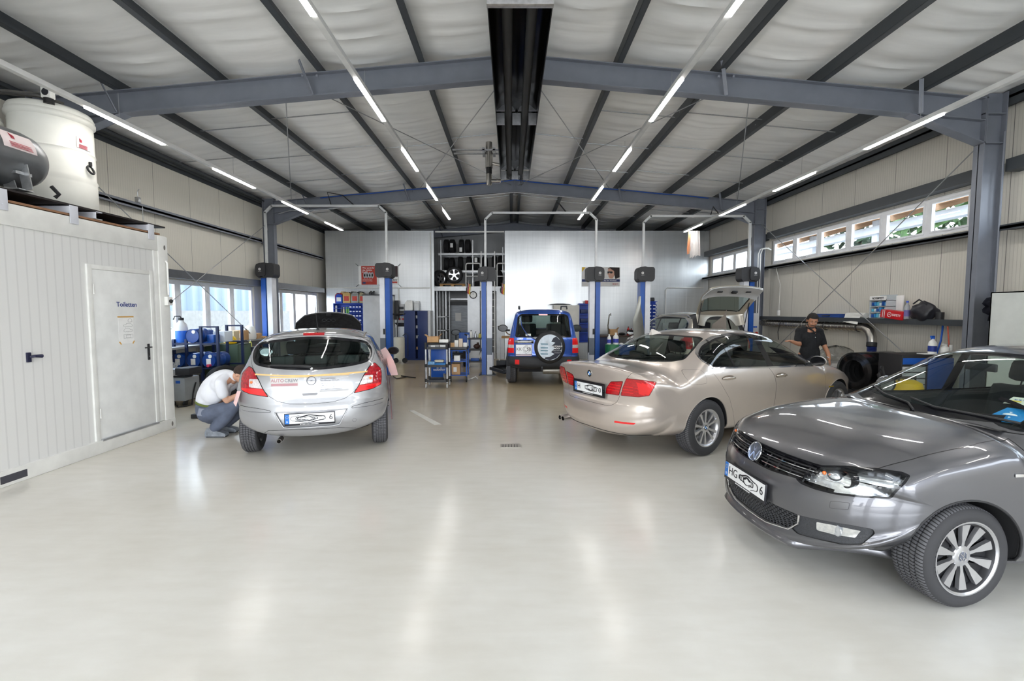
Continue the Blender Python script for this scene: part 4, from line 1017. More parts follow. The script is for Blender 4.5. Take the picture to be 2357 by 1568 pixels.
 for s in (1,-1): MB().tube([p+V((0,0,.001)) for p in (h.surf('top', x, s*.565, .0)[0] for x in (-.05,.3,.8,1.2)) if p], .012, 6).build('roof_strip', mat('strip_tan', srgb(120,112,100), .5), root)
 pink = mat('pink_paper', srgb(243,206,204), .85, noise=(4,.03))
 def sheet(P, par, nm='protective_paper', n=6):
  b = MB(); b.grid(P); b.grid([[V(q)+V((.001,.001,0)) for q in r] for r in P], True); return b.build(nm, pink, par)
 sheet([[(1.35-.02*i,-.76-.026*i,1.10-.066*i),(1.30-.02*i,-.84-.030*i-.03*sin(pi*i/6),1.15-.072*i)] for i in range(7)], root)
 sheet([[(.20-.03*i,-.865-.004*i,.98-.115*i),(-.0-.01*i,-.868-.006*i,.99-.115*i)] for i in range(7)], root)
 sheet([[(.3+.28*i,-.852,1.02-.01*i),(.3+.28*i,-.874-.006*(i%2),.84)] for i in range(5)], root)
 mirror(root, frame((1.95,-.84,.98), (-.1,-1,0), (0,0,1)), PLA, PLA, PLG, sz=.8)
 mirror(root, frame((1.95,.86,1.0), (0,1,0), (0,0,1)) @ Matrix.Scale(-1,4,(0,0,1)), PLA, paint, sz=.9)
 q = [(-.40,.735,.815),(-.30,.80,.80),(-.27,.85,.66),(-.40,.79,.64)]
 b = MB().add([V(p)+V((-.03,.02,0)) for p in q]+[V(p)+V((-.032,.022,0)) for p in q], [(0,1,2,3),(7,6,5,4),(0,4,5,1),(1,5,6,2),(2,6,7,3),(3,7,4,0)]); b.build('protective_paper', pink, root)
 base_interior(root, -.4, 2.1, .68, .22, .9, dash=(1.75,.95))
 for y in (.35,-.35): seat(root, .95, y, .38, SEATM)
 for y in (.40,0,-.40): MB().box((-.12,y-.19,.55),(.06,y+.19,1.06), .05).build('rear_seat', SEATM, root);
 for y in (.38,0,-.38): MB().box((-.14,y-.13,1.06),(-.05,y+.13,1.17), .035).build('rear_headrest', mat('headrest_grey', (.09,.095,.10), .7), root)
 MB().box((-.34,-.54,.975),(-.14,.54,.995), .01).build('parcel_shelf', mat('shelf_grey', (.06,.062,.066), .9, noise=(80,.3)), root)
 well_liners(root, ax, .335, h, WELL, .27); arch_lip(h, root, ax, .337, paint, .006)
 for i, (a, z) in enumerate(ax):
  for s in (1,-1): make_wheel('wheel', .302, .185, .195, 7, 'seven', root, (a, s*(.835-.0925), .302), s < 0, 0)
 MB().box((.40,-.60,.33),(2.1,.60,.38)).build('underbody', WELL, root)
 return root
# ------------------------------------------------------------------ the hall
XL, XR, YF, YB = -6.85, 7.10, -5.0, 18.9
XM = .10
def top_z(x, off=0.): return 5.24-abs(x-XM)*.088+off     # upper edge of the rafters
def node_mat(name, rough=.5, metal=0., coat=0.):
 m = bpy.data.materials.new(name); m.use_nodes = True; nt = m.node_tree; b = nt.nodes['Principled BSDF']
 b.inputs['Roughness'].default_value = rough; b.inputs['Metallic'].default_value = metal; b.inputs['Coat Weight'].default_value = coat
 MATS[name] = m; return m, nt, b
def N(nt, t, **k):
 n = nt.nodes.new(t)
 for a, v in k.items():
  if a == 'op': n.operation = v
  elif a.startswith('i_'): n.inputs[a[2:]].default_value = v
  elif a[0] == 'i' and a[1:].isdigit(): n.inputs[int(a[1:])].default_value = v
 return n
def math_(nt, op, a, b=None):
 n = nt.nodes.new('ShaderNodeMath'); n.operation = op
 for i, x in enumerate((a, b)):
  if x is None: continue
  if isinstance(x, (int, float)): n.inputs[i].default_value = x
  else: nt.links.new(x, n.inputs[i])
 return n.outputs[0]
def floor_mat():
 m, nt, b = node_mat('epoxy_floor', .2)
 tc = N(nt, 'ShaderNodeTexCoord'); L = nt.links.new
 n1 = N(nt, 'ShaderNodeTexNoise', i_Scale=.35, i_Detail=6., i_Roughness=.6); L(tc.outputs['Object'], n1.inputs['Vector'])
 n2 = N(nt, 'ShaderNodeTexNoise', i_Scale=1.3, i_Detail=5., i_Roughness=.5); L(tc.outputs['Object'], n2.inputs['Vector'])
 n3 = N(nt, 'ShaderNodeTexNoise', i_Scale=7., i_Detail=6., i_Roughness=.55)
 mp = N(nt, 'ShaderNodeMapping'); mp.inputs['Scale'].default_value = (.35,1.6,1); mp.inputs['Rotation'].default_value = (0,0,1.35); L(tc.outputs['Object'], mp.inputs['Vector']); L(mp.outputs[0], n3.inputs['Vector'])
 r1 = N(nt, 'ShaderNodeValToRGB'); e = r1.color_ramp.elements; e[0].position = .3; e[1].position = .72; e[0].color = (*srgb(204,201,192),1); e[1].color = (*srgb(226,226,222),1)
 L(n1.outputs['Fac'], r1.inputs['Fac'])
 r2 = N(nt, 'ShaderNodeValToRGB'); e = r2.color_ramp.elements; e[0].position = .25; e[1].position = .75; e[0].color = (.84,.82,.78,1); e[1].color = (1,1,1,1); L(n2.outputs['Fac'], r2.inputs['Fac'])
 r3 = N(nt, 'ShaderNodeValToRGB'); e = r3.color_ramp.elements; e[0].position = .22; e[1].position = .62; e[0].color = (.70,.66,.60,1); e[1].color = (1,1,1,1); L(n3.outputs['Fac'], r3.inputs['Fac'])
 mx = N(nt, 'ShaderNodeMixRGB'); mx.blend_type = 'MULTIPLY'; mx.inputs[0].default_value = .42; L(r1.outputs[0], mx.inputs[1]); L(r2.outputs[0], mx.inputs[2])
 m2 = N(nt, 'ShaderNodeMixRGB'); m2.blend_type = 'MULTIPLY'; m2.inputs[0].default_value = .20; L(mx.outputs[0], m2.inputs[1]); L(r3.outputs[0], m2.inputs[2])
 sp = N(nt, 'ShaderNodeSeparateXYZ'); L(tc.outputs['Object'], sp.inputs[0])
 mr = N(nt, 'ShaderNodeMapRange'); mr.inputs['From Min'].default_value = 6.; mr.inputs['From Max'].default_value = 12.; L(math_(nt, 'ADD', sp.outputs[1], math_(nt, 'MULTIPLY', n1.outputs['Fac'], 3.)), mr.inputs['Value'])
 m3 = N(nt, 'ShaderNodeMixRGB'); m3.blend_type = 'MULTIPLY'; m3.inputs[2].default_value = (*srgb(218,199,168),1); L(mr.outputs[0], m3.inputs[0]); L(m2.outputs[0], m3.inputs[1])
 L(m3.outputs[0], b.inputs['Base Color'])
 rr = N(nt, 'ShaderNodeMapRange'); rr.inputs['To Min'].default_value = .245; rr.inputs['To Max'].default_value = .30; rr.inputs['From Min'].default_value = .3; rr.inputs['From Max'].default_value = .7; L(n2.outputs['Fac'], rr.inputs['Value'])
 bp = N(nt, 'ShaderNodeBump'); bp.inputs['Strength'].default_value = .02; bp.inputs['Distance'].default_value = .01; L(n2.outputs['Fac'], bp.inputs['Height']); L(bp.outputs[0], b.inputs['Normal'])
 return m
def panel_mat(name, col, axis, rib=.05, joint=1.0, off=0., metal=0., rough=.45):
 """ribbed sandwich panel: fine upright ribs and a joint every metre"""
 m, nt, b = node_mat(name, rough, metal); L = nt.links.new
 tc = N(nt, 'ShaderNodeTexCoord'); sp = N(nt, 'ShaderNodeSeparateXYZ'); L(tc.outputs['Object'], sp.inputs[0]); y = sp.outputs[axis]
 fr = math_(nt, 'FRACT', math_(nt, 'MULTIPLY', y, 1/rib)); rb = math_(nt, 'LESS_THAN', fr, .16)
 fj = math_(nt, 'FRACT', math_(nt, 'DIVIDE', math_(nt, 'ADD', y, 50.+off), joint)); jt = math_(nt, 'LESS_THAN', fj, .010)
 c = N(nt, 'ShaderNodeMixRGB'); c.inputs[1].default_value = (*col,1); c.inputs[2].default_value = (*[k*.90 for k in col],1); L(rb, c.inputs[0])
 c2 = N(nt, 'ShaderNodeMixRGB'); c2.inputs[2].default_value = (*[k*.35 for k in col],1); L(c.outputs[0], c2.inputs[1]); L(jt, c2.inputs[0])
 L(c2.outputs[0], b.inputs['Base Color'])
 bp = N(nt, 'ShaderNodeBump'); bp.invert = True; bp.inputs['Distance'].default_value = .006; L(math_(nt, 'ADD', rb, math_(nt, 'MULTIPLY', jt, 3.)), bp.inputs['Height']); L(bp.outputs[0], b.inputs['Normal'])
 return m
def galv_mat():
 m, nt, b = node_mat('galvanised_sheet', .33, .85); L = nt.links.new
 tc = N(nt, 'ShaderNodeTexCoord')
 mp = N(nt, 'ShaderNodeMapping'); mp.inputs['Scale'].default_value = (14,1,.5); L(tc.outputs['Object'], mp.inputs['Vector'])
 n1 = N(nt, 'ShaderNodeTexNoise', i_Scale=1.3, i_Detail=6.); L(mp.outputs[0], n1.inputs['Vector'])
 m2 = N(nt, 'ShaderNodeMapping'); m2.inputs['Scale'].default_value = (.7,1,16); L(tc.outputs['Object'], m2.inputs['Vector'])
 n2 = N(nt, 'ShaderNodeTexNoise', i_Scale=1.3, i_Detail=6.); L(m2.outputs[0], n2.inputs['Vector'])
 s = math_(nt, 'ADD', math_(nt, 'MULTIPLY', n1.outputs['Fac'], .6), math_(nt, 'MULTIPLY', n2.outputs['Fac'], .4))
 r = N(nt, 'ShaderNodeValToRGB'); e = r.color_ramp.elements; e[0].position = .32; e[1].position = .68; e[0].color = (*srgb(204,207,209),1); e[1].color = (*srgb(218,221,223),1); L(s, r.inputs[0])
 L(r.outputs[0], b.inputs['Base Color'])
 mr = N(nt, 'ShaderNodeMapRange'); mr.inputs['To Min'].default_value = .24; mr.inputs['To Max'].default_value = .44; L(s, mr.inputs['Value']); L(mr.outputs[0], b.inputs['Roughness'])
 bp = N(nt, 'ShaderNodeBump'); bp.inputs['Strength'].default_value = .04; bp.inputs['Distance'].default_value = .01; L(s, bp.inputs['Height']); L(bp.outputs[0], b.inputs['Normal'])
 return m
STEEL = mat('steel_grey_paint', srgb(120,124,134), .45, .1); STD = mat('steel_dark_paint', srgb(66,70,74), .5, .1); ZINC = mat('zinc_plated', srgb(176,178,180), .35, .8, noise=(30,.12))
WHT = mat('white_paint', srgb(232,232,230), .4); CREAM = None
def struct(o, label): o['kind'] = 'structure'; o['label'] = label; return o
def ibeam(b, p, q, w, h, t=.012, up=(0,0,1)):
 """I-section from p to q; h along up"""
 p = V(p); q = V(q); d = (q-p); Ln = d.length; d.normalize(); u = V(up); x = d.cross(u).normalized(); z = x.cross(d)
 M = Matrix((x, d, z)).transposed().to_4x4(); M.translation = p
 b.box((-w/2,0,h/2-t),(w/2,Ln,h/2), 0, M); b.box((-w/2,0,-h/2),(w/2,Ln,-h/2+t), 0, M); b.box((-t/2,0,-h/2),(t/2,Ln,h/2), 0, M)
def wall_side(name, x0, x1, holes, m, label):
 """a long wall with window openings: holes = (y0, y1, z0, z1)"""
 b = MB(); ys = sorted(set([YF, YB]+[h[0] for h in holes]+[h[1] for h in holes]))
 for a, c in zip(ys, ys[1:]):
  hh = sorted([(h[2],h[3]) for h in holes if h[0] <= a+1e-6 and h[1] >= c-1e-6]); z = 0
  for z0, z1 in hh: b.box((x0,a,z),(x1,c,z0)); z = z1
  b.box((x0,a,z),(x1,c,5.2))
 o = b.build(name, m); o['kind'] = 'structure'; o['label'] = label; return o
def window_strip(name, x, side, y0, y1, z0, z1, divs, label, fd=.07):
 """white framed strip of panes; side=+1 means the room lies towards -x"""
 root = empty(name, (x, (y0+y1)/2, z0)); root['kind'] = 'structure'; root['label'] = label
 cy = (y0+y1)/2; s = side
 def L(y, z): return (y-cy, z-z0)
 fr = mat('window_frame_white', srgb(238,239,242), .35)
 b = MB(); w = .055
 def bx(ya, yb, za, zb, t=fd): b.box((-t/2, ya-cy, za-z0), (t/2, yb-cy, zb-z0), .006)
 bx(y0+.002,y1-.002,z0+.001,z0+w,fd-.004); bx(y0+.002,y1-.002,z1-w,z1-.001,fd-.004); bx(y0,y0+w,z0,z1); bx(y1-w,y1,z0,z1)
 for d in divs: bx(d-.05,d+.05,z0+.002,z1-.002,fd-.002)
 b.build('window_frame', fr, root)
 ed = [y0]+list(divs)+[y1]
 for a, c in zip(ed, ed[1:]):
  sb = MB(); g = .035
  for q in ((a+.05,a+.05+g,z0+w,z1-w),(c-.05-g,c-.05,z0+w,z1-w),(a+.05+g,c-.05-g,z0+w,z0+w+g),(a+.05+g,c-.05-g,z1-w-g,z1-w)): sb.box((-.028-.012*s,q[0]-cy,q[2]-z0),(.028-.012*s,q[1]-cy,q[3]-z0))
  so = sb.build('sash', fr, root)
  MB().box((-.004,a+.08-cy,w+.03),(.004,c-.08-cy,z1-z0-w-.03)).build('pane', glass('window_glass', (.93,.96,.97), 1.45), so)
  MB().box((-.055*s-.01,(a+c)/2-.06-cy,.05),(-.055*s+.01,(a+c)/2+.06-cy,.065)).build('window_catch', fr, so)
 return root
def building():
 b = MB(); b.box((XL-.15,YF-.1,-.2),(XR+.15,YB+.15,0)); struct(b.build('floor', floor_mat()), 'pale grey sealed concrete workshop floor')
 pm = panel_mat('wall_panel_cream', srgb(222,218,206), 1)
 pmr = panel_mat('wall_panel_cream_right', srgb(216,212,202), 1, off=.35)
 LW = [(6.9,12.35,1.03,2.36),(13.0,16.45,1.03,2.36),(1.2,6.2,1.03,2.36)]
 RW = [(7.2,12.65,2.98,3.62),(13.1,16.45,2.98,3.62),(1.2,6.35,2.98,3.75),(-4.4,.6,2.98,3.75)]
 wall_side('wall_left', XL-.14, XL, LW, pm, 'cream ribbed sandwich panel wall behind the container and the window bench')
 wall_side('wall_right', XR, XR+.14, RW, pmr, 'cream ribbed sandwich panel wall with a high strip of windows')
 yd = lambda e, x: [abs(x)*0+d for d in e]
 window_strip('window_1', XL-.07, -1, 6.9, 12.35, 1.03, 2.36, (7.75,8.65,9.57,10.5,11.42), 'white framed strip window above the bench with blue cladding outside')
 window_strip('window_2', XL-.07, -1, 13.0, 16.45, 1.03, 2.36, (13.85,14.7,15.6), 'white framed strip window beyond the second steel column')
 window_strip('window_3', XR+.07, 1, 7.2, 12.65, 2.98, 3.62, (7.99,8.93,9.83,10.77,11.68), 'high white framed strip window above the long wall shelf')
 window_strip('window_4', XR+.07, 1, 13.1, 16.45, 2.98, 3.62, (13.95,14.8,15.65), 'high white framed strip window in the furthest bay')
 window_strip('window_5', XR+.07, 1, 1.2, 6.35, 2.98, 3.75, (2.5,3.8,5.1), 'high white framed window beside the nearest steel column')
 bw = panel_mat('wall_panel_back', srgb(176,178,180), 0)
 struct(BOX('wall_back', (XL-.1,YB,0), (XR+.1,YB+.12,5.75), bw), 'ribbed grey wall behind the tyre store')
 b = MB(); xs = [(XL-.1,-6.3),(-2.9,-1.9),(1.9,2.9),(6.4,XR+.1)]
 for a, c in xs: b.box((a,YF-.14,0),(c,YF,5.75))
 b.box((XL-.1,YF-.14,4.1),(XR+.1,YF,5.75)); struct(b.build('wall_front', pm), 'front wall with three open sectional doors')
 gv = galv_mat()
 b = MB(); b.box((-6.62,16.6,0),(-2.75,16.68,4.57))
 for x in (-5.35,-4.05): b.box((x-.002,16.594,0),(x+.002,16.6,4.57))
 b.box((-6.62,16.592,4.55),(-2.75,16.7,4.575)); struct(b.build('partition', gv), 'galvanised sheet partition behind the oil canisters and the blue cupboard')
 b = MB(); b.box((-.22,16.6,0),(XR-.02,16.68,4.57))
 for x in (1.0,2.35,3.7,5.05,6.3): b.box((x-.002,16.594,0),(x+.002,16.6,4.57))
 b.box((-.22,16.592,4.55),(XR-.02,16.7,4.575)); b.box((-.22,16.592,2.62),(1.35,16.6,2.625))
 struct(b.build('partition', gv), 'galvanised sheet partition behind the blue off-road vehicle and the poster')
 for k, Y in enumerate((.55,6.62,12.65,18.7)):
  for s, xi in ((-1,-6.38),(1,6.58)):
   xo = xi+.30*s; cx = (xi+xo)/2; b = MB()
   b.box((min(xi,xi+.014*s),Y-.075,0),(max(xi,xi+.014*s),Y+.075,4.75)); b.box((min(xo,xo-.014*s),Y-.075,0),(max(xo,xo-.014*s),Y+.075,4.75)); b.box((min(xi,xo),Y-.006,0),(max(xi,xo),Y+.006,4.75))
   for z in (4.05,4.45): b.box((min(xi,xo),Y-.07,z),(max(xi,xo),Y+.07,z+.014))
   b.box((min(xi,xo)-.05,Y-.12,0),(max(xi,xo)+.05,Y+.12,.025))
   nm = ('nearest','middle','middle','rear')[k]
   struct(b.build('column', STEEL), 'grey steel I-section column of the portal frame against the %s wall' % ('left' if s < 0 else 'right'))
  b = MB()
  for s, xe in ((-1,-6.40),(1,6.60)):
   p = (XM, Y, top_z(XM)-.155); q = (xe, Y, top_z(xe)-.155); ibeam(b, p, q, .15, .31)
   x1 = xe-1.05*s; zt = top_z(x1)-.30; M = None
   vs = []; pl = [(xe, top_z(xe)-.3), (x1, zt), (xe, 4.06)]
   for y in (Y-.006,Y+.006): vs += [(x,y,z) for x, z in pl]
   b.add(vs, [(0,1,2),(5,4,3),(0,3,4,1),(1,4,5,2),(2,5,3,0)])
   b.bar((x1,Y,zt-.006),(xe,Y,4.055), .15, .014)
   b.box((xe-.01,Y-.075,4.05),(xe+.01,Y+.075,4.75))
   for xx in (2.85,):
    x = XM+xx*s; b.bar((x+.02,Y-.08,top_z(x)-.30),(x-.1,Y-.20,top_z(x)+.10), .05, .012)
   for xx in (5.55,):
    x = XM+xx*s; b.bar((x+.02,Y-.08,top_z(x)-.30),(x-.1,Y-.20,top_z(x)+.10), .05, .012)
  b.box((XM-.012,Y-.08,top_z(XM)-.34),(XM+.012,Y+.08,top_z(XM)+.01))
  if 0 < k < 3:   # bolts and clamps
   for s in (-1,1):
    x = XM+2.85*s
    for dx in (-.1,.1): b.sphere((x+dx,Y-.1,top_z(x)-.06), .022, 8)
  struct(b.build('beam', STEEL), 'grey steel rafter %s' % ('above the open doors','of the near portal frame, crossing under the purlins','of the second portal frame above the car lifts','beyond the tyre store')[k])
 for i, dx in enumerate((-6.9,-5.55,-4.15,-2.75,-1.36,-.12,.12,1.36,2.75,4.15,5.55,6.95)):
  x = XM+dx; z = top_z(x); s = 1 if dx > 0 else -1; b = MB(); h = .21
  M = Matrix.Translation((x,0,z)) @ Matrix.Rotation(s*.088, 4, 'Y')
  b.box((-.004,YF,0),(.004,YB,h), 0, M); b.box((-.07,YF,h-.004),(.004,YB,h), 0, M); b.box((-.004,YF,0),(.075,YB,.004), 0, M); b.box((.071,YF,0),(.075,YB,.03), 0, M)
  nm = ('outermost','fifth','fourth','third','second','first')
  struct(b.build('purlin', STD), 'dark grey roof purlin, %s %s of the ridge' % (['at the eaves','fourth','third','second','first','beside'][i if i < 6 else 11-i], 'left' if dx < 0 else 'right'))
 mb = mat('roof_membrane', srgb(238,238,236), .75, noise=(1.4,.05,(1,6,1)), bump=(1.1,.35))
 b = MB(); xs = [XM+d for d in (-7.05,-5.55,-4.15,-2.75,-1.36,-.12)]+[XM+d for d in (.12,1.36,2.75,4.15,5.55,7.1)]
 rr = random.Random(3)
 for i, (x0, x1) in enumerate(zip(xs, xs[1:])):
  nx = 8; ny = 460; P = []; ph = [rr.uniform(0,6) for _ in range(6)]
  seams = sorted([YF]+[YF+.5+.59*k+rr.uniform(-.16,.16) for k in range(40)])
  for j in range(ny+1):
   y = YF+(YB-YF)*j/ny; row = []
   d = min(abs(y-q) for q in seams)
   for k in range(nx+1):
    t = k/nx; x = x0+(x1-x0)*t; e = sin(pi*t)
    yy = y+.10*sin(pi*t)*sin(ph[0]+y*.3)
    dd = min(abs(yy-q) for q in seams)
    z = top_z(x)+.175-.05*e-.028*math.exp(-(dd/.04)**2)*e-.03*e*(1-math.exp(-(dd/.25)**2))+.008*e*sin(yy*9+ph[1]+t*2.)+.005*e*sin(yy*21+ph[2]-t*3)
    row.append((x,y,z))
   P.append(row)
  b.grid(P)
 struct(b.build('ceiling', mb), 'pale grey insulating membrane stretched between the roof purlins')
 struct(MB().add([(XL-.2,YF-.2,4.95),(XM,YF-.2,5.60),(XR+.2,YF-.2,4.95),(XL-.2,YB+.2,4.95),(XM,YB+.2,5.60),(XR+.2,YB+.2,4.95)], [(0,1,4,3),(1,2,5,4)]).build('roof', STD, flat=True), 'outer roof sheeting above the membrane')
 k = 0
 for Y, segs in ((4.5,(-4,-3,2,3)),(8.0,(-3,-2,1,2,3)),(9.55,(-4,-3,-2,-1,0,1,2,3)),(11.2,(-3,-2,1,2,3)),(14.6,(-4,-3,-2,-1,0,1,2,3,4)),(16.0,(-3,-2,1,2))):
  px = [XM+d for d in (-6.9,-5.55,-4.15,-2.75,-1.36,1.36,2.75,4.15,5.55,6.95)]
  for sgm in segs:
   i = sgm+4; a, c = px[i], px[i+1]; yy = Y+.22*(i % 2)
   if i == 4: pts = [(a,yy,top_z(a)+.08),(XM,yy,top_z(XM)+.10),(c,yy,top_z(c)+.08)]
   else: pts = [(a,yy,top_z(a)+.08),(c,yy,top_z(c)+.08)]
   struct(TUBE('tie_rod', pts, .009, ZINC, n=6), 'thin zinc tie rod between two roof purlins'); k += 1
 for a, c, lb in (((-.15,6.7,4.93),(-2.45,12.6,5.0),'roof'),((-2.9,6.7,4.88),(.0,12.6,5.1),'roof'),((.35,6.7,4.93),(2.65,12.6,5.0),'roof'),((3.1,6.7,4.88),(.2,12.6,5.1),'roof'),
      ((-3.2,6.75,4.85),(-5.9,12.6,4.7),'roof'),((3.4,6.75,4.85),(6.1,12.6,4.7),'roof'),
      ((6.72,6.72,4.12),(6.78,12.5,.25),'right wall'),((6.72,12.52,4.05),(6.78,6.75,.25),'right wall'),((-6.52,6.75,4.1),(-6.56,12.5,.6),'left wall'),((-6.52,12.5,4.05),(-6.56,6.75,.6),'left wall')):
  b = MB(); b.tube([a,c], .008, 8); p = V(a).lerp(V(c), .80); q = V(a).lerp(V(c), .84); b.tube([p,q], .015, 8)
  struct(b.build('bracing_rod', mat('rod_steel', srgb(168,170,172), .4, .6)), 'steel bracing rod running diagonally across the '+lb)
 def rail(lo, hi, m, label, lip=None):
  b = MB(); b.box(lo, hi)
  if lip: b.box(*lip)
  return struct(b.build('wall_rail', m), label)
 for (y0, y1) in ((.65,6.55),(6.75,12.55),(12.78,16.6)):
  rail((XR-.20,y0,3.66),(XR,y1,3.83), STD, 'dark steel lintel rail above the high window'); rail((XR-.24,y0,2.86),(XR,y1,2.90), STD, 'grey steel sill rail under the high window', ((XR-.24,y0,2.84),(XR-.23,y1,2.92)))
 for (y0, y1) in ((6.75,12.55),(12.78,16.6)): rail((XL,y0,3.58),(XL+.16,y1,3.62), STEEL, 'grey steel rail along the left wall', ((XL+.15,y0,3.55),(XL+.16,y1,3.66))); rail((XL,y0,2.38),(XL+.20,y1,2.54), mat('steel_brushed', srgb(120,122,126), .3, .6), 'bare steel lintel rail above the left window'); rail((XL,y0,.97),(XL+.34,y1,1.01), mat('sill_grey', srgb(160,160,158), .5), 'grey window sill board along the left wall')
 for x, l in ((XL+.10,'left'),(XR-.10,'right')): rail((x-.1,YF,4.66),(x+.1,YB,4.70), STD, 'dark eaves rail on the %s' % l, ((x-.1,YF,4.56),(x-.09,YB,4.78)))
 b = MB(); b.box((-.13,5.70,-.001),(.13,5.86,.003)); t = b.build('floor_drain', mat('drain_steel', srgb(176,172,164), .4, .4)); t['kind'] = 'structure'; t['label'] = 'small square floor drain grating in the middle of the floor'
 bb = MB()
 for i in range(6):
  for j in range(2): bb.box((-.105+.036*i,5.722+.06*j,.003),(-.097+.036*i,5.772+.06*j,.004))
 bb.build('drain_slots', SEAM, t)
 MB().add([(-1.78,7.9,.0015),(-1.68,7.9,.0015),(-1.15,6.85,.0015),(-1.05,6.9,.0015)], [(0,1,3,2)]).build('floor_mark', mat('worn_line_white', srgb(226,224,216), .4))['kind'] = 'structure'
 bpy.data.objects['floor_mark']['label'] = 'faint white line on the floor behind the silver hatchback'
 blkm = mat('reflector_dark', (.030,.027,.024), .16, .85); tubm = mat('heater_tube', (.035,.034,.033), .55, .3); gal = mat('galvanised_trim', srgb(190,190,192), .3, .8, noise=(25,.15))
 ht = empty('radiant_heater', (.08,6.8,4.35), 0, 'long black twin-tube radiant heater hanging under the ridge', 'heater')
 for k, (y0, y1) in enumerate(((4.16,6.7),(6.74,9.4))):
  b = MB(); a0, a1 = y0-6.8, y1-6.8
  pr = [(-.275,0),(-.275,.20),(-.20,.26),(-.12,.30),(-.045,.24),(0,.15),(.045,.24),(.12,.30),(.20,.26),(.275,.20),(.275,0)]
  P = [[(x,a0,z) for x, z in pr],[(x,a1,z) for x, z in pr]]; b.grid(P); b.build('reflector', blkm, ht, 50)
  b = MB(); b.box((-.29,a0,.30),(.29,a1,.34)); b.box((-.285,a0,0),(-.277,a1,.31)); b.box((.277,a0,0),(.285,a1,.31)); b.build('housing', mat('heater_housing', (.02,.02,.02), .35, .5), ht)
  for x in (-.115,.115): TUBE('burner_tube', [(x,a0-.02,.13),(x,a1+.02,.13)], .05, tubm, ht, 16)
  for yy, nm in ((a1,'end_plate'),):
   b = MB()
   for q in ((-.28,-.17),(-.06,.06),(.17,.28)): b.box((q[0],yy-.01,0),(q[1],yy+.01,.16))
   b.box((-.28,yy-.01,.19),(.28,yy+.01,.31)); b.build(nm, gal, ht)
 b = MB(); b.box((-.29,-2.68,-.005),(.29,-2.62,.42), .004); o = b.build('end_plate', gal, ht)
 bo = MB(); [bo.sphere((x,-2.69,.06), .016, 8) for x in (-.24,.24)]; [bo.sphere((x,-2.69,.09), .02, 8) for x in (-.1,.1)]; bo.build('plate_bolts', ZINC, o)
 for y in (-2.2,-.3,.3,2.3):
  for x in (-.26,.26): MB().tube([(x,y,.33),(x*.9,y,.92)], .004, 6).build('hanger', ZINC, ht)
 b = MB(); b.box((-.07,2.66,.05),(.10,2.80,.22), .02); b.build('burner_box', mat('burner_grey', srgb(130,132,134), .4, .5), ht);
 b = MB(); b.cyl((.0-.115,2.6,.13), .085, .14, 20, 'y'); b.build('fan_housing', tubm, ht)
 b = MB(); b.tube([(.12,2.75,.06),(.13,2.78,-.07),(.17,2.8,-.02),(.15,2.79,.08)], .008, 6); b.build('cable', RUB, ht)
 fl = empty('flue_pipe', (-.44,9.45,4.3), 0, 'stainless flue pipe rising beside the far end of the roof heater', 'flue pipe')
 ss = mat('stainless', srgb(190,186,180), .22, .9)
 b = MB(); b.tube([(.22,.1,.06),(.0,.0,.03)], .045, 14); b.cyl((0,0,-.05), .055, .22, 18); b.cyl((0,0,.29), .075, .30, 18); b.cyl((0,0,.59), .065, .2, 18); b.build('pipe', ss, fl)
 MB().cyl((0,0,.17), .058, .12, 16).build('rubber_joint', RUB, fl); MB().tube([(.07,0,.38),(.30,0,.33)], .03, 10).build('side_branch', ss, fl)
 b = MB().box((-.72,9.35-9.45,.60),(.35,9.35-9.45+.03,.63)); b.box((-.72,.12,.60),(.35,.15,.63)); b.box((-.13,-.1,.55),(-.08,.15,.66)); b.box((.08,-.1,.55),(.13,.15,.66)); b.build('support_rails', ZINC, fl)
 led = mat('led_light', (1,1,1), .4, emit=(1,.97,.93), estr=LED)
 hous = mat('light_profile', srgb(214,214,212), .4)
 for x, z, per, on, first, ye, lb in ((-1.84,4.47,2.38,1.2,14.0,14.05,'inner strip left of the ridge'),(2.03,4.47,2.38,1.2,14.0,14.05,'inner strip right of the ridge'),(-4.95,4.09,2.32,1.2,13.7,13.75,'outer strip on the left, above the container'),(5.20,4.09,2.35,1.2,13.95,14.0,'outer strip on the right, beside the high windows')):
  r = empty('light_strip', (x,4,z), 0, 'long suspended white LED light line, '+lb, 'ceiling light', 'suspended light lines')
  MB().box((-.033,YF+.6-4,.0),(.033,ye-4,.055), .004).build('profile', hous, r)
  y = first
  while y > YF+1.8: MB().box((-.028,y-on-4,-.012),(.028,y-4,.0)).build('lamp', led, r); y -= per
  yy = 13.2
  while yy > YF+1:
   MB().tube([(0,yy-4,.05),(0,yy-4,top_z(x)-.33-z)], .002, 5).build('suspension_wire', ZINC, r); yy -= 2.4
 pts = [(XM+d,12.55,top_z(XM+d)-.02-.02*abs(sin(d*2.1))) for d in [-5.2+.4*i for i in range(27)]]
 t = tag(TUBE('air_hose', pts, .012, mat('hose_blue', srgb(30,80,170), .4)), 'blue air hose running along the second steel rafter', 'hose')
 pts = [(-6.2,12.5,4.32),(-5.9,12.5,4.40)]+[(XM+d,12.5,top_z(XM+d)-.36) for d in (-5.3,0,5.0)]
 tag(TUBE('cable_conduit', pts, .014, ZINC, n=8), 'thin zinc conduit clipped under the second steel rafter', 'conduit')
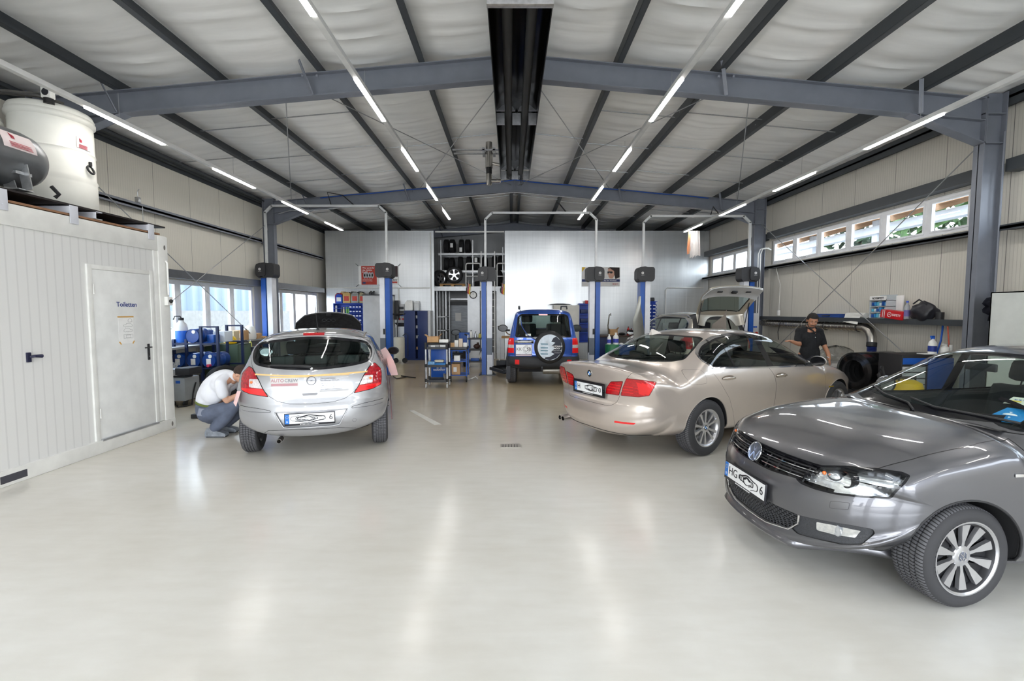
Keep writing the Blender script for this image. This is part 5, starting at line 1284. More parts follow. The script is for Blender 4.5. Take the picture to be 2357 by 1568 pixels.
def outside():
 m = mat('yard_paving', srgb(140,138,134), .8); struct(MB().box((-60,-40,-.3),(60,60,-.05)).build('ground', m), 'pale paving of the yard outside')
 cl = panel_mat('blue_cladding', srgb(92,108,138), 1, rib=.3, joint=50.)
 r = empty('industrial_building', (-19,9,0), 0, 'neighbouring hall clad in pale blue corrugated sheet, seen through the left window', 'building')
 b = MB(); n = 120; P = []
 for k in range(n+1):
  y = -2+26*k/n; x = [.0,.0,.07,.07][k % 4]; P.append([(3+x,y,1.75),(3+x,y,6.2)])
 b.grid(P); b.box((-6,-2,0),(2.98,24,6.2)); b.build('cladding', cl, r)
 MB().box((2.9,-2,0),(3.2,24,1.75)).build('plinth', mat('gabion_stone', srgb(128,126,122), .9, noise=(5,.12)), r)
 MB().box((3.0,7.2,0),(3.25,7.9,6.2)).build('blue_post', mat('post_blue', srgb(80,120,220), .5), r)
 for (x, y, rz, lb, c) in ((-12.4,9.5,1.5,'white car parked in the yard beyond the left window, nearer one',(235,236,238)),(-12.2,15.0,1.6,'silver car parked in the yard beyond the left window, further one',(205,208,214))):
  e = empty('parked_car', (x,y,-.05), rz, lb, 'car'); b = MB()
  prof = [(-2.0,.35),(-2.05,.8),(-1.9,1.0),(-1.3,1.42),(.2,1.45),(1.0,1.05),(1.9,.88),(2.05,.6),(2.0,.35)]
  P = []
  for s in (-.82,-.78,-.6,0,.6,.78,.82): k = .0 if abs(s) < .81 else .1; P.append([(px*(1-.02*abs(s)), s*(1-.22*max(0,(pz-.95)/.5)), pz*(1 if abs(s) < .8 else .97)) for px, pz in prof])
  b.grid(P);
  for q in (P[0],P[-1]): b.add(q, [tuple(range(len(q)))])
  b.build('body', mat('yard_car_%d' % c[0], srgb(*c), .3, .2, coat=.5), e, 60)
  for s in (-1,1): MB().prism([(-1.25,1.38),(.15,1.40),(.85,1.06),(-1.65,1.02)], -.01, .012, Matrix.Translation((0,s*.72,0)) @ Matrix.Rotation(pi/2,4,'X')).build('side_window', GLD, e)
  for wx in (-1.25,1.25):
   for s in (-1,1): MB().lathe([(.18,-.1),(.31,-.1),(.31,.1),(.18,.1)], 24, Matrix.Translation((wx,s*.75,.31)) @ Matrix.Rotation(pi/2,4,'X')).build('wheel', RUB, e)
 wd = mat('canopy_timber', srgb(160,126,98), .7); wm = mat('canopy_white', srgb(190,194,204), .5)
 r = empty('timber_canopy', (11.5,10,0), 0, 'timber lean-to canopy with pale posts outside the high windows', 'canopy')
 MB().add([(-2.2,-6,4.15),(2.5,-6,5.6),(2.5,8,5.6),(-2.2,8,4.15),(-2.2,-6,4.05),(2.5,-6,5.5),(2.5,8,5.5),(-2.2,8,4.05)], [(0,1,2,3),(7,6,5,4),(0,3,7,4),(0,4,5,1),(3,2,6,7),(1,5,6,2)]).build('roof_boards', wd, r)
 for k in range(12): MB().bar((-2.2,-5.8+1.2*k,3.98),(2.5,-5.8+1.2*k,5.42), .08, .14).build('rafter', wd, r)
 for k in range(6):
  MB().box((-1.9,-5.6+2.6*k,0),(-1.72,-5.42+2.6*k,4.1)).build('post', wm, r)
 MB().box((-1.95,-6,3.75),(-1.7,8,3.95)).build('eaves_beam', wm, r)
 gm = [mat('leaf_green_%d' % i, c, .7, noise=(5,.4)) for i, c in enumerate((srgb(52,78,40), srgb(72,98,54), srgb(40,64,36)))]
 rr = random.Random(5)
 for i, (x, y, h) in enumerate(((19,4,9),(20,9,11),(18.5,13,9),(20,17,10),(19,21,9),(19.5,26,11),(22,-1,10))):
  e = empty('leafy_tree', (x,y,-.05), 0, 'green tree beyond the timber canopy, seen through the high windows', 'tree', 'trees outside the high windows')
  MB().tube([(0,0,0),(.1,0,h*.4),(0,.1,h*.75)], [.25,.18,.08], 10).build('trunk', mat('bark', srgb(90,75,60), .9), e)
  b = MB()
  for k in range(800):
   a = rr.uniform(0,2*pi); t = rr.random(); rad = (1.9*sin(pi*min(.98,t*.85+.12)))*rr.random()**.4; z = h*.22+h*.78*t; c = V((rad*cos(a),rad*sin(a),z)); s = rr.uniform(.16,.36)
   u = V((rr.gauss(0,1),rr.gauss(0,1),rr.gauss(0,1))).normalized()*s; v = u.orthogonal().normalized()*s
   b.add([c-u-v*.4,c+u-v*.4,c+u*.6+v,c-u*.6+v], [(0,1,2,3)])
  b.build('foliage', gm[i % 3], e, flat=True)
def world():
 w = bpy.data.worlds.new('World'); SC.world = w; w.use_nodes = True; nt = w.node_tree; nt.nodes.clear()
 o = nt.nodes.new('ShaderNodeOutputWorld'); bg = nt.nodes.new('ShaderNodeBackground'); nt.links.new(bg.outputs[0], o.inputs[0])
 tc = nt.nodes.new('ShaderNodeTexCoord'); sp = nt.nodes.new('ShaderNodeSeparateXYZ'); nt.links.new(tc.outputs['Generated'], sp.inputs[0])
 r = nt.nodes.new('ShaderNodeValToRGB'); nt.links.new(sp.outputs[2], r.inputs[0]); e = r.color_ramp.elements; e[0].position = 0.; e[0].color = (.96,.98,1,1); e[1].position = .6; e[1].color = (.74,.85,1,1)
 nt.links.new(r.outputs[0], bg.inputs[0]); bg.inputs[1].default_value = SKY
 def portal(loc, rot, sx, sy):
  l = bpy.data.lights.new('window_portal', 'AREA'); l.shape = 'RECTANGLE'; l.size = sx; l.size_y = sy; l.cycles.is_portal = True
  ob = bpy.data.objects.new('window_portal', l); COL.objects.link(ob); ob.location = loc; ob.rotation_euler = rot
 for x, w_ in ((-4.6,3.4),(0,3.8),(4.65,3.5)): portal((x,YF-.2,2.05), (R(90),0,0), w_, 4.1)
 portal((XL-.3,9.6,1.7), (0,R(-90),0), 1.35, 5.5); portal((XL-.3,14.7,1.7), (0,R(-90),0), 1.35, 3.5); portal((XL-.3,3.7,1.7), (0,R(-90),0), 1.35, 5.)
 portal((XR+.3,9.9,3.3), (0,R(90),0), .7, 5.5); portal((XR+.3,14.8,3.3), (0,R(90),0), .7, 3.4); portal((XR+.3,3.8,3.35), (0,R(90),0), .8, 5.2); portal((XR+.3,-1.9,3.35), (0,R(90),0), .8, 5.)
# ------------------------------------------------------------------ container, tanks, lifts
BLUE = mat('lift_blue', srgb(30,84,170), .35); BLUD = mat('cabinet_blue', srgb(22,44,96), .4); BLUB = mat('bin_blue', srgb(30,70,180), .4); GREY = mat('light_grey_paint', srgb(196,198,200), .4)
CARD = mat('cardboard', srgb(196,156,112), .85, noise=(9,.1)); WPL = mat('white_plastic', srgb(234,234,230), .35); DGR = mat('dark_grey_plastic', srgb(62,64,68), .5); ALU = mat('brushed_aluminium', srgb(200,202,206), .3, .85)
PAPER = mat('paper_white', srgb(240,240,238), .7); REDP = mat('red_plastic', srgb(190,30,30), .4); YEL = mat('yellow_plastic', srgb(236,196,30), .4); GRN = mat('green_paint', srgb(84,104,86), .5); WOOD = mat('pallet_wood', srgb(190,150,100), .8, noise=(12,.2))
TYR = mat('tyre_black', srgb(30,30,32), .75, noise=(30,.2), bump=(60,.4)); INK = mat('print_ink', srgb(40,42,48), .6)
def face_y(o, y=0): return frame(o, (1,0,0), (0,0,1))     # lettering that faces the camera side (-y)
def container():
 X0 = -4.95; cm = panel_mat('container_panel', srgb(226,226,224), 1, rib=.098, joint=50., rough=.45); fm = mat('container_white', srgb(232,232,228), .42)
 r = empty('toilet_container', (X0-.9,3.7,0), 0, 'white ribbed site container with a plain door lettered Toiletten', 'container'); ox, oy = X0-.9, 3.7
 def bx(b, lo, hi, bev=.008): b.box((lo[0]-ox,lo[1]-oy,lo[2]),(hi[0]-ox,hi[1]-oy,hi[2]), bev)
 b = MB(); xb = XL+.02
 bx(b,(X0-.16,.69,2.56),(X0-.004,6.71,2.78)); bx(b,(X0-.18,.69,0),(X0+.012,6.71,.155)); bx(b,(X0-.17,6.54,.1),(X0,6.72,2.775)); bx(b,(X0-.17,.68,.1),(X0,.86,2.775))
 bx(b,(xb,6.56,2.56),(X0-.1,6.705,2.77)); bx(b,(xb,6.56,0),(X0-.1,6.705,.15)); bx(b,(xb,.70,2.56),(X0-.1,.84,2.77)); bx(b,(xb,.70,0),(X0-.1,.84,.15)); bx(b,(xb-.005,6.54,.1),(xb+.14,6.72,2.7)); bx(b,(X0-.03,6.47,.16),(X0-.012,6.54,2.56),.002)
 b.build('container_frame', fm, r)
 b = MB()
 bx(b,(X0-.09,.86,.15),(X0-.03,5.44,2.57),0); bx(b,(X0-.09,6.43,.15),(X0-.03,6.55,2.57),0); bx(b,(X0-.09,5.44,2.27),(X0-.03,6.43,2.57),0); bx(b,(xb,6.60,.15),(X0-.1,6.66,2.57),0); bx(b,(xb,.72,.15),(X0-.1,.78,2.57),0); bx(b,(xb,.8,2.60),(X0-.1,6.6,2.66),0)
 b.build('wall_panel', cm, r)
 d = MB(); bx(d,(X0-.055,5.50,.165),(X0-.018,6.38,2.215),.004); dr = d.build('door', mat('door_white', srgb(228,229,227), .4), r)
 f = MB()
 for q in ((5.44,5.50,.155,2.272,.0),(6.38,6.43,.155,2.272,.0),(5.46,6.41,2.217,2.27,-.003)): bx(f,(X0-.06,q[0],q[2]),(X0-.008+q[4],q[1],q[3]),.003)
 f.build('door_frame', fm, r)
 s = MB(); bx(s,(X0-.03,5.50,.14),(X0+.014,6.40,.165),.002); s.build('door_sill', ALU, r)
 for z in (1.92,.42): h = MB(); h.cyl((X0-.012-ox,5.515-oy,z), .009, .12, 10); h.build('hinge', fm, dr)
 M = frame((X0-.0165-ox,0-oy,0), (0,1,0), (0,0,1)); hy = 6.30
 h = MB(); h.box((X0-.018-ox,hy-.018-oy,1.05),(X0-.006-ox,hy+.018-oy,1.27), .006); h.tube([(X0-ox-.01,hy-oy,1.225),(X0-ox+.035,hy-oy,1.225),(X0-ox+.04,hy-oy-.015,1.225),(X0-ox+.04,hy-oy-.12,1.225)], .009, 8); h.build('door_handle', PLA, dr)
 h = MB(); h.cyl((X0-ox-.006,hy-oy,1.10), .006, .003, 8, 'x'); h.build('keyhole', ALU, dr)
 text('door_lettering', 'Toiletten', .085, mat('lettering_blue', srgb(36,60,130), .5), dr, frame((X0-.0165-ox,5.985-oy,1.80), (0,1,0), (0,0,1)), bold=.012)
 pp = MB().box((X0-.018-ox,5.84-oy,1.30),(X0-.0165-ox,6.07-oy,1.63)).build('notice', PAPER, dr)
 tp = mat('tape_brown', srgb(206,158,80), .5)
 t = MB(); t.box((X0-.0168-ox,5.83-oy,1.635),(X0-.0155-ox,6.08-oy,1.652)); t.build('tape', tp, pp)
 for yy, an in ((5.855,-.9),(6.06,.9)):
  MB().box((-.0008,-.022,-.008),(.0008,.022,.008)).build('tape', tp, pp).data.transform(Matrix.Translation((X0-.0158-ox,yy-oy,1.31)) @ Matrix.Rotation(an,4,'X'))
 b = MB()
 def carline(y0, z0, w, h, P):
  pts = [V((X0-.0162-ox, y0-oy+w*(p[0]-.5), z0+h*(p[1]-.5))) for p in P]; b.tube(pts, .0012, 4, closed=True)
 sidep = [(0,.25),(.02,.55),(.25,.62),(.38,.95),(.78,.95),(.98,.55),(1,.25),(.88,.22),(.82,.05),(.72,.2),(.3,.2),(.22,.03),(.13,.2)]
 carline(5.985,1.535,.14,.055,sidep); carline(5.985,1.47,.14,.055,[(1-x,y) for x, y in sidep]); carline(6.02,1.595,.06,.045,[(0,.1),(0,.6),(.2,1),(.8,1),(1,.6),(1,.1)]); carline(5.985,1.39,.14,.055,[(0,0),(0,1),(.2,.9),(.8,.9),(1,1),(1,0),(.8,.1),(.2,.1)]); carline(5.985,1.39,.07,.035,[(0,0),(0,1),(1,1),(1,0)])
 b.build('notice_drawing', INK, pp)
 h = MB(); h.box((X0-.032-ox,4.72-oy,1.19),(X0-.012-ox,4.76-oy,1.29), .004); h.tube([(X0-.02-ox,4.75-oy,1.245),(X0+.01-ox,4.77-oy,1.25),(X0+.014-ox,4.84-oy,1.245)], [.012,.014,.02], 10); h.build('panel_lock', mat('lock_dark_blue', srgb(30,32,60), .5), r)
 for y, z in ((6.66,2.62),(6.64,.08)): MB().lathe([(1,0),(0,0)], 20, frame((X0+.0135-ox if z < 1 else X0+.001-ox,y-oy,z), (0,1,0), (0,0,1)) @ Matrix.Diagonal((.018,.035,1,1))).build('corner_casting_hole', mat('hole_dark', srgb(120,116,112), .7), r)
 h = MB(); h.box((X0-.05-ox,4.37-oy,.035),(X0+.0135-ox,4.62-oy,.11)); h.build('fork_pocket', mat('pocket_dark', srgb(70,70,78), .7), r)
 l = MB(); l.tube([(X0+.03-ox,6.66-oy,1.95),(X0+.03-ox,6.66-oy,2.40),(X0-.01-ox,6.68-oy,2.44)], .012, 8); l.build('conduit', WPL, r)
 l = MB(); l.box((X0-ox,6.61-oy,1.80),(X0+.05-ox,6.71-oy,1.92), .006); lb = l.build('switch_box', WPL, r); MB().sphere((X0+.06-ox,6.66-oy,1.86), .028, 14).build('switch_knob', RUB, lb)
 board = mat('plywood_edge', srgb(150,112,84), .8)
 tag(BOX('roof_board', (XL+.06,.9,2.79),(X0-.01,6.60,2.812), board), 'brown plywood sheet lying on top of the white container', 'board')
 pl = tag(BOX('platform', (XL+.06,.9,2.905),(X0-.02,6.72,2.925), mat('platform_black', srgb(38,32,32), .6)), 'thin black platform sheet carrying the white plastic tanks', 'platform')
 for i, (y, lb) in enumerate(((4.56,'nearest the camera'),(5.30,'second from the camera'),(5.62,'third from the camera'),(6.42,'beside the container corner'))):
  b = MB(); b.box((X0-1.0,y-.045,2.812),(X0+.01,y+.045,2.818)); b.box((X0-1.0,y-.045,2.895),(X0+.01,y+.045,2.905)); b.box((X0-1.0,y-.045,2.812),(X0+.01,y-.039,2.905))
  if i != 2: b.box((X0+.004,y-.05,2.70),(X0+.012,y+.05,2.905), .002); b.sphere((X0+.012,y,2.76), .006, 6)
  tag(b.build('channel_bracket', mat('bracket_white', srgb(214,216,224), .4)), 'white channel bracket under the platform on the container roof, '+lb, 'bracket', 'brackets under the tank platform')
def tanks():
 tm = mat('tank_white', srgb(226,226,219), .42, noise=(3,.05)); X0 = -5.66
 for k, (x, y, hh, lb) in enumerate(((-5.81,6.0,1.33,'white plastic tank with a black ring valve, on the container roof'),(-6.40,5.42,1.13,'white plastic tank behind the grey pressure vessel, cut off by the frame'))):
  t = empty('plastic_tank', (x,y,2.925), 0, lb, 'tank', 'white plastic tanks on the container'); rad = .41
  prof = [(0,0),(rad-.02,0),(rad,.03),(rad,.30*hh),(rad-.006,.32*hh),(rad+.006,.345*hh),(rad-.008,.37*hh),(rad-.008,.56*hh),(rad-.012,.58*hh),(rad+.002,.60*hh),(rad-.012,.62*hh),(rad-.014,.84*hh),(rad-.02,.865*hh),(rad+.008,.885*hh),(rad+.01,.91*hh),(rad-.006,.925*hh),(rad+.0,.94*hh),(rad-.02,.975*hh),(rad-.07,.995*hh),(.2,hh),(0,hh)]
  MB().lathe(prof, 56).build('tank_body', tm, t, 50)
  a0 = R(-47) if k == 0 else R(-60)
  if k == 0:
   c = ((rad+.005)*cos(R(8)), (rad+.005)*sin(R(8)), .60)
   b = MB(); b.torus(c, .05, .013, 20, 8, Matrix.Rotation(R(8),4,'Z') @ Matrix.Rotation(R(70),4,'Y')); b.cyl((c[0],c[1],c[2]+.05), .018, .05, 10); b.build('ring_valve', RUB, t)
   s = MB(); P = []
   for i in range(7):
    a = R(-14)+R(26)*i/6; P.append([((rad-.004)*cos(a),(rad-.004)*sin(a),z) for z in (.835,.975)])
   s.grid(P); lab = s.build('label', mat('label_pale', srgb(222,208,208), .5), t)
   q = MB(); a = R(-3); M = frame(((rad-.0)*cos(a),(rad-.0)*sin(a),.905), (-sin(a),cos(a),0), (0,0,1))
   q.prism([(-.055,.05),(-.02,.03),(-.045,.0),(-.02,.0)], 0, .001, M);
   for i in range(4): q.box((-.06,-.03-.012*i,0),(.05,-.024-.012*i,.001), 0, M)
   q.build('label_print', mat('print_red', srgb(170,40,60), .5), lab)
   g = MB().cyl((.05,.05,1.32), .1, .08, 16); g.build('tank_lid', RUB, t)
   b = MB(); b.box((.22,-.34,1.33),(.33,-.27,1.46), .006); gb = b.build('gauge_box', WPL, t); MB().cyl((.275,-.34,1.395), .04, -.006, 16, 'y').build('gauge_dial', INK, gb); MB().cyl((.275,-.30,1.27), .05, .06, 14).build('gauge_socket', RUB, t)
 v = empty('pressure_vessel', (-5.27,4.22,3.31), 0, 'grey steel pressure cylinder lying on brackets in front of the tanks', 'vessel')
 M = Matrix.Rotation(-pi/2, 4, 'X'); vm = mat('vessel_grey', srgb(112,114,116), .38, .55, noise=(5,.12))
 prof = [(0,-1.0),(.15,-.975),(.24,-.92),(.285,-.84),(.30,-.74),(.30,.74),(.285,.84),(.24,.92),(.15,.975),(0,1.0)]
 MB().lathe(prof, 44, M).build('vessel_shell', vm, v, 60)
 b = MB(); b.box((.05,.55,-.355),(.28,.70,-.345)); b.bar((.10,.62,-.24),(.13,.62,-.35), .12, .01, (0,1,0)); b.bar((.26,.62,-.10),(.30,.62,-.35), .10, .01, (0,1,0)); b.box((.02,.54,-.20),(.27,.70,-.17)); b.build('bracket', ZINC, v)
 b = MB(); b.box((.05,-.7,-.355),(.28,-.55,-.345)); b.bar((.26,-.62,-.10),(.30,-.62,-.35), .10, .01, (0,1,0)); b.build('bracket', ZINC, v)
 P = []
 for i in range(7):
  a = R(6)+R(36)*i/6; P.append([(.3015*cos(a),y,.3015*sin(a)) for y in (.42,.74)])
 b = MB(); b.grid(P, True); lb = b.build('label', mat('label_pale', srgb(222,208,208), .5), v)
 a = R(24); M = frame((.304*cos(a),.58,.304*sin(a)), (0,1,0), (-sin(a),0,cos(a)))
 q = MB(); q.prism([(-.08,.07),(-.03,.045),(-.06,.01),(-.03,.01)], 0, .001, M); [q.box((-.10,-.035-.016*i,0),(.11,-.028-.016*i,.001), 0, M) for i in range(4)]; q.build('label_print', mat('print_red', srgb(170,40,60), .5), lb)
 MB().tube([(.31,-.1,.02),(.33,.0,.0),(.32,.06,-.02)], .02, 8).build('drain_valve', mat('brass', srgb(170,140,80), .35, .9), v); MB().tube([(.2,.97,-.22),(.25,1.0,-.30),(.22,.98,-.34)], .02, 8).build('vessel_valve', RUB, v)
 b = MB(); tag(MB().tube([(-6.6,4.6,4.30),(-6.2,5.0,4.30),(-6.0,5.3,4.26)], .05, 12).tube([(-6.6,5.5,4.20),(-6.1,5.6,4.30),(-5.7,5.75,4.32),(-5.55,5.9,4.27)], .03, 10).tube([(-6.3,5.1,4.42),(-6.3,5.1,4.05)], .06, 12).build('pump_pipework', mat('pipe_steel', srgb(120,118,116), .25, .85)), 'dark steel pump pipework above the white tanks', 'pipework')
def lifts():
 cov = mat('lift_cover_black', srgb(52,52,54), .5, noise=(50,.1)); wh = mat('lift_white', srgb(226,228,234), .35); gr = mat('carriage_grey', srgb(112,120,132), .45); arm = mat('lift_arm', srgb(46,48,52), .5)
 for k, (xa, xb, zt, hz, lb) in enumerate(((-6.47,-3.35,2.62,4.50,'two-post blue and white car lift behind the silver compact hatchback'),(-.64,2.23,2.52,4.32,'two-post blue and white car lift on both sides of the blue off-road vehicle'),(3.57,6.32,2.52,4.24,'two-post blue and white car lift beside the silver estate with the open tailgate'))):
  r = empty('car_lift', ((xa+xb)/2,12.4,0), 0, lb, 'car lift', 'two-post car lifts'); ox = (xa+xb)/2
  for x, s in ((xa,1),(xb,-1)):
   x -= ox; c = MB()
   c.cur = 0; c.box((x-.14,-.14,.02),(x-.02,.14,zt)) if s > 0 else c.box((x+.02,-.14,.02),(x+.14,.14,zt))
   po = c.build('post', BLUE, r)
   w = MB(); xx = (x+.0,x+.135) if s > 0 else (x-.135,x); w.box((xx[0],-.12,.02),(xx[1],.12,zt)); w.build('post_inner', wh, po)
   w = MB(); w.box((xx[0]-.004,-.126,.55),(xx[1]+.004,.10,1.0)); cr = w.build('carriage', gr, r)
   b = MB(); b.box((x-.22,-.20,0),(x+.22,.13,.022), .004); [b.cyl((x+dx,dy,.02), .018, .03, 8) for dx in (-.17,.17) for dy in (-.15,.10)]; b.build('base_plate', mat('base_steel', srgb(90,92,96), .4, .6), r)
   cb = MB(); pr = rpoly([(-.235,-.19),(.235,-.19),(.235,.19),(-.235,.19)], .07, 5)
   wd = .23
   P = [(-wd,.06),(-wd,.30),(-wd+.05,.38),(-.02,.40),(.02,.385),(wd-.03,.38),(wd,.33),(wd,.07),(wd-.05,.0),(.02,.01),(-.02,-.01),(-wd+.06,-.01)]
   P = [(s*p[0],p[1]) for p in P]
   if s < 0: P = P[::-1]
   Mx = frame((x,-.20,zt-.02), (1,0,0), (0,0,1)); cb.prism(rpoly(P,.045,4), -.355, -.02, Mx); cb.prism(rpoly([(p[0]*.55-s*.10,p[1]*.86+.03) for p in P],.03,4), -.02, .035, Mx)
   cvo = cb.build('motor_cover', cov, r, 30)
   M2 = frame((x-s*.11,-.237,zt+.20), (1,0,0), (0,0,1)); lg = MB(); lg.lathe([(.032,0),(.032,.002),(.018,.002),(.018,0)], 20, M2, caps=False); lg.lathe([(.010,.002),(0,.002)], 12, M2); lo = lg.build('round_logo', PAPER, cvo)
   text('cover_lettering', 'NUSSBAUM', .016, PAPER, cvo, M2 @ Matrix.Translation((0,-.055,.001)))
   a = MB(); z = .14 if k == 1 else .16
   tx = .50 if k == 1 else .38
   a.bar((x+s*.10,-.10,z+.05),(x+s*tx,-.62,z), .09, .07); a.bar((x+s*.10,.10,z+.05),(x+s*tx,.9,z), .09, .07); a.cyl((x+s*tx,-.62,z), .06, .09, 16); a.cyl((x+s*tx,.9,z), .06, .09, 16); a.build('lift_arm', arm, r)
   MB().tube([(x+s*.16,-.16,.25),(x+s*.16,-.16,.62)], .016, 8).build('arm_lock', wh, r)
   if k == 1 and s < 0 or k == 0 and s < 0: MB().box((x-.05-.0,-.145,1.1),(x-.005,-.125,1.25), .004).build('control_panel', PLA, r)
  xs0, xs1 = xa-ox, xb-ox; hb = MB()
  pts = [(xs0-.04,.0,zt+.36),(xs0-.04,.0,hz-.17),(xs0+.14,.0,hz),(xs1-.14,.0,hz),(xs1+.04,.0,hz-.17),(xs1+.04,.0,zt+.36)]
  for p, q in zip(pts, pts[1:]):
   d = (V(q)-V(p)).normalized()*.02; hb.bar(V(p)-d*.6, V(q)+d*.6, .055, .055, (0,1,0))
  hb.build('hose_bridge', mat('bridge_grey', srgb(206,208,208), .4), r)
  if k > 0: MB().tube([(xs1-.75,.0,hz+.0),(xs1-.95,.02,hz+.25),(xs1-1.0,.05,top_z(xb)-.45)], .016, 8).build('supply_cable', RUB, r)
  if k == 0: MB().tube([(xs1-1.4,.0,hz),(xs1-1.5,.0,hz+.35),(xs1-1.1,.0,hz+.28),(xs1-.8,.0,hz+.02)], .014, 8).build('supply_cable', RUB, r)
# ------------------------------------------------------------------ generic goods
def tyre(name, loc, rot, rad, w, label, group=None, rim=None, tag_=True, inner=.62):
 t = empty(name, loc, 0, label, 'tyre' if not rim else 'wheel', group); t.rotation_euler = rot   # axis along local y
 Mx = Matrix.Rotation(-pi/2, 4, 'X'); h = w/2; ri = rad*inner; prof = [(ri,-h*.8),(ri+.02,-h),(rad*.85,-h*1.05),(rad-.02,-h*.9),(rad-.004,-h*.8)]
 for g in (-.45,-.15,.15,.45): prof += [(rad,h*(g-.08)),(rad-.008,h*(g-.03)),(rad-.008,h*(g+.03)),(rad,h*(g+.08))]
 prof += [(rad-.004,h*.8),(rad-.02,h*.9),(rad*.85,h*1.05),(ri+.02,h),(ri,h*.8),(ri,-h*.8)]
 MB().lathe(prof, 40, Mx, caps=False).build('tyre_body', TYR, t, 50)
 if rim:
  alu = mat('rim_alloy', (.62,.62,.64), .28, .9); b = MB()
  b.lathe([(ri-.0,h*.8),(ri-.02,h*.6),(ri-.03,-h*.7)], 36, Mx, caps=False); b.lathe([(0,h*.55),(.06,h*.55),(.06,h*.3),(0,h*.3)], 20, Mx)
  for k in range(5):
   a = 2*pi*k/5+pi/2; pts = [(.03,-.03),(.09,-.02),(ri*.6,-.022),(ri*.98,-.055),(ri*.98,.055),(ri*.6,.022),(.09,.02),(.03,.03)]
   vs = [V((r*cos(a)-q*sin(a), h*.62, r*sin(a)+q*cos(a))) for r, q in pts]+[V((r*cos(a)-q*sin(a), h*.35, r*sin(a)+q*cos(a))) for r, q in pts]; n = len(pts)
   b.add(vs, [tuple(range(n)), tuple(range(n,2*n))[::-1]]+[(i,n+i,n+(i+1)%n,(i+1)%n) for i in range(n)])
  b.build('rim', alu, t, 30); MB().lathe([(ri-.03,-.01),(0,-.01)], 30, Mx).build('wheel_back', RUB, t)
 if tag_: MB().box((-.05,-h*.6,rad+.001),(.05,h*.6,rad+.003)).build('paper_label', PAPER, t)
 return t
def canister(name, loc, m, cap, label, w=.26, d=.17, h=.36, rz=0, group=None, lab=None):
 c = empty(name, loc, rz, label, 'canister', group); b = MB()
 b.box((-w/2,-d/2,0),(w/2,d/2,h*.80), .03); b.prism([(-w/2+.015,h*.76),(w/2-.015,h*.76),(w*.40,h*.9),(-w*.40,h*.9)], -d*.38, d*.38, frame((0,0,0),(1,0,0),(0,0,1)))
 b.tube([(-w*.30,0,h*.86),(-w*.28,0,h*.97),(w*.10,0,h*.97),(w*.12,0,h*.86)], .016, 8); b.build('canister_body', m, c, 40)
 MB().cyl((w*.3,0,h*.88), .028, .045, 14).build('cap', cap, c)
 if lab: MB().box((-w*.32,-d/2-.001,h*.2),(w*.32,-d/2,h*.62)).build('label', lab, c)
 return c
def bottle(name, loc, m, cap, label, rad=.035, h=.22, spray=False, group=None, lab=None, cat='bottle'):
 c = empty(name, loc, rnd.uniform(0,6), label, cat, group); b = MB()
 b.lathe([(0,0),(rad*.96,0),(rad,.01),(rad,h*.62),(rad*.8,h*.72),(rad*.36,h*.82),(rad*.34,h*.9),(0,h*.9)], 20); b.build('bottle_body', m, c, 50)
 if spray:
  s = MB(); s.cyl((0,0,h*.88), rad*.42, h*.08, 12); s.box((-rad*1.0,-rad*.22,h*.95),(rad*.6,rad*.22,h*1.06), .004); s.bar((-rad*.55,0,h*.97),(-rad*.85,0,h*.86), .008, .012); s.build('spray_head', cap, c)
 else: MB().cyl((0,0,h*.88), rad*.42, h*.10, 12).build('cap', cap, c)
 if lab: MB().lathe([(rad+.001,h*.15),(rad+.001,h*.48)], 20, caps=False).build('label', lab, c)
 return c
def carton(name, loc, dims, label, m=None, rz=0, open_=False, cat='box', group=None, lab=True):
 c = empty(name, loc, rz, label, cat, group); w, d, h = dims; m = m or CARD; b = MB()
 if open_:
  t = .004
  b.box((-w/2,-d/2,0),(w/2,d/2,t)); b.box((-w/2,-d/2,0),(-w/2+t,d/2,h)); b.box((w/2-t,-d/2,0),(w/2,d/2,h)); b.box((-w/2,-d/2,0),(w/2,-d/2+t,h)); b.box((-w/2,d/2-t,0),(w/2,d/2,h))
  bo = b.build('carton_body', m, c)
  MB().bar((-w/2,0,h),(-w/2-w*.25,0,h+w*.18), d, t, (0,0,1)).build('flap', m, c); MB().bar((w/2,0,h),(w/2+w*.2,0,h+w*.25), d, t, (0,0,1)).build('flap', m, c)
 else:
  b.box((-w/2,-d/2,0),(w/2,d/2,h), .003); b.build('carton_body', m, c)
  if lab: MB().box((-w*.28,-d/2-.001,h*.25),(w*.12,-d/2,h*.7)).build('label', PAPER, c)
 return c
def cabinet(name, lo, hi, m, label, doors=1, split=None, gap=None, handle='lock', inner=None):
 cx, cy = (lo[0]+hi[0])/2, (lo[1]+hi[1])/2; c = empty(name, (cx,cy,lo[2]), 0, label, 'cabinet'); w, d, h = hi[0]-lo[0], hi[1]-lo[1], hi[2]-lo[2]
 b = MB(); t = .015
 b.box((-w/2,-d/2+.02,0),(-w/2+t,d/2,h)); b.box((w/2-t,-d/2+.02,0),(w/2,d/2,h)); b.box((-w/2,-d/2+.02,h-t),(w/2,d/2,h)); b.box((-w/2,-d/2+.02,0),(w/2,d/2,.06)); b.box((-w/2,d/2-t,0),(w/2,d/2,h)); b.build('carcass', m, c)
 ed = [-w/2]+([split-cx] if split else [])+[w/2]
 for i, (a, e) in enumerate(zip(ed, ed[1:])):
  a2, e2 = a+.004, e-.004
  if gap and i == 0: e2 -= gap
  dr = MB().box((a2,-d/2,.05),(e2,-d/2+.018,h-.01), .003).build('door', m, c)
  if i == (1 if split and handle == 'lock' else 0) or handle == 'both': MB().box((a2+.02,-d/2-.004,h*.48),(a2+.05,-d/2,h*.54), .002).build('handle', PLA, dr)
 return c
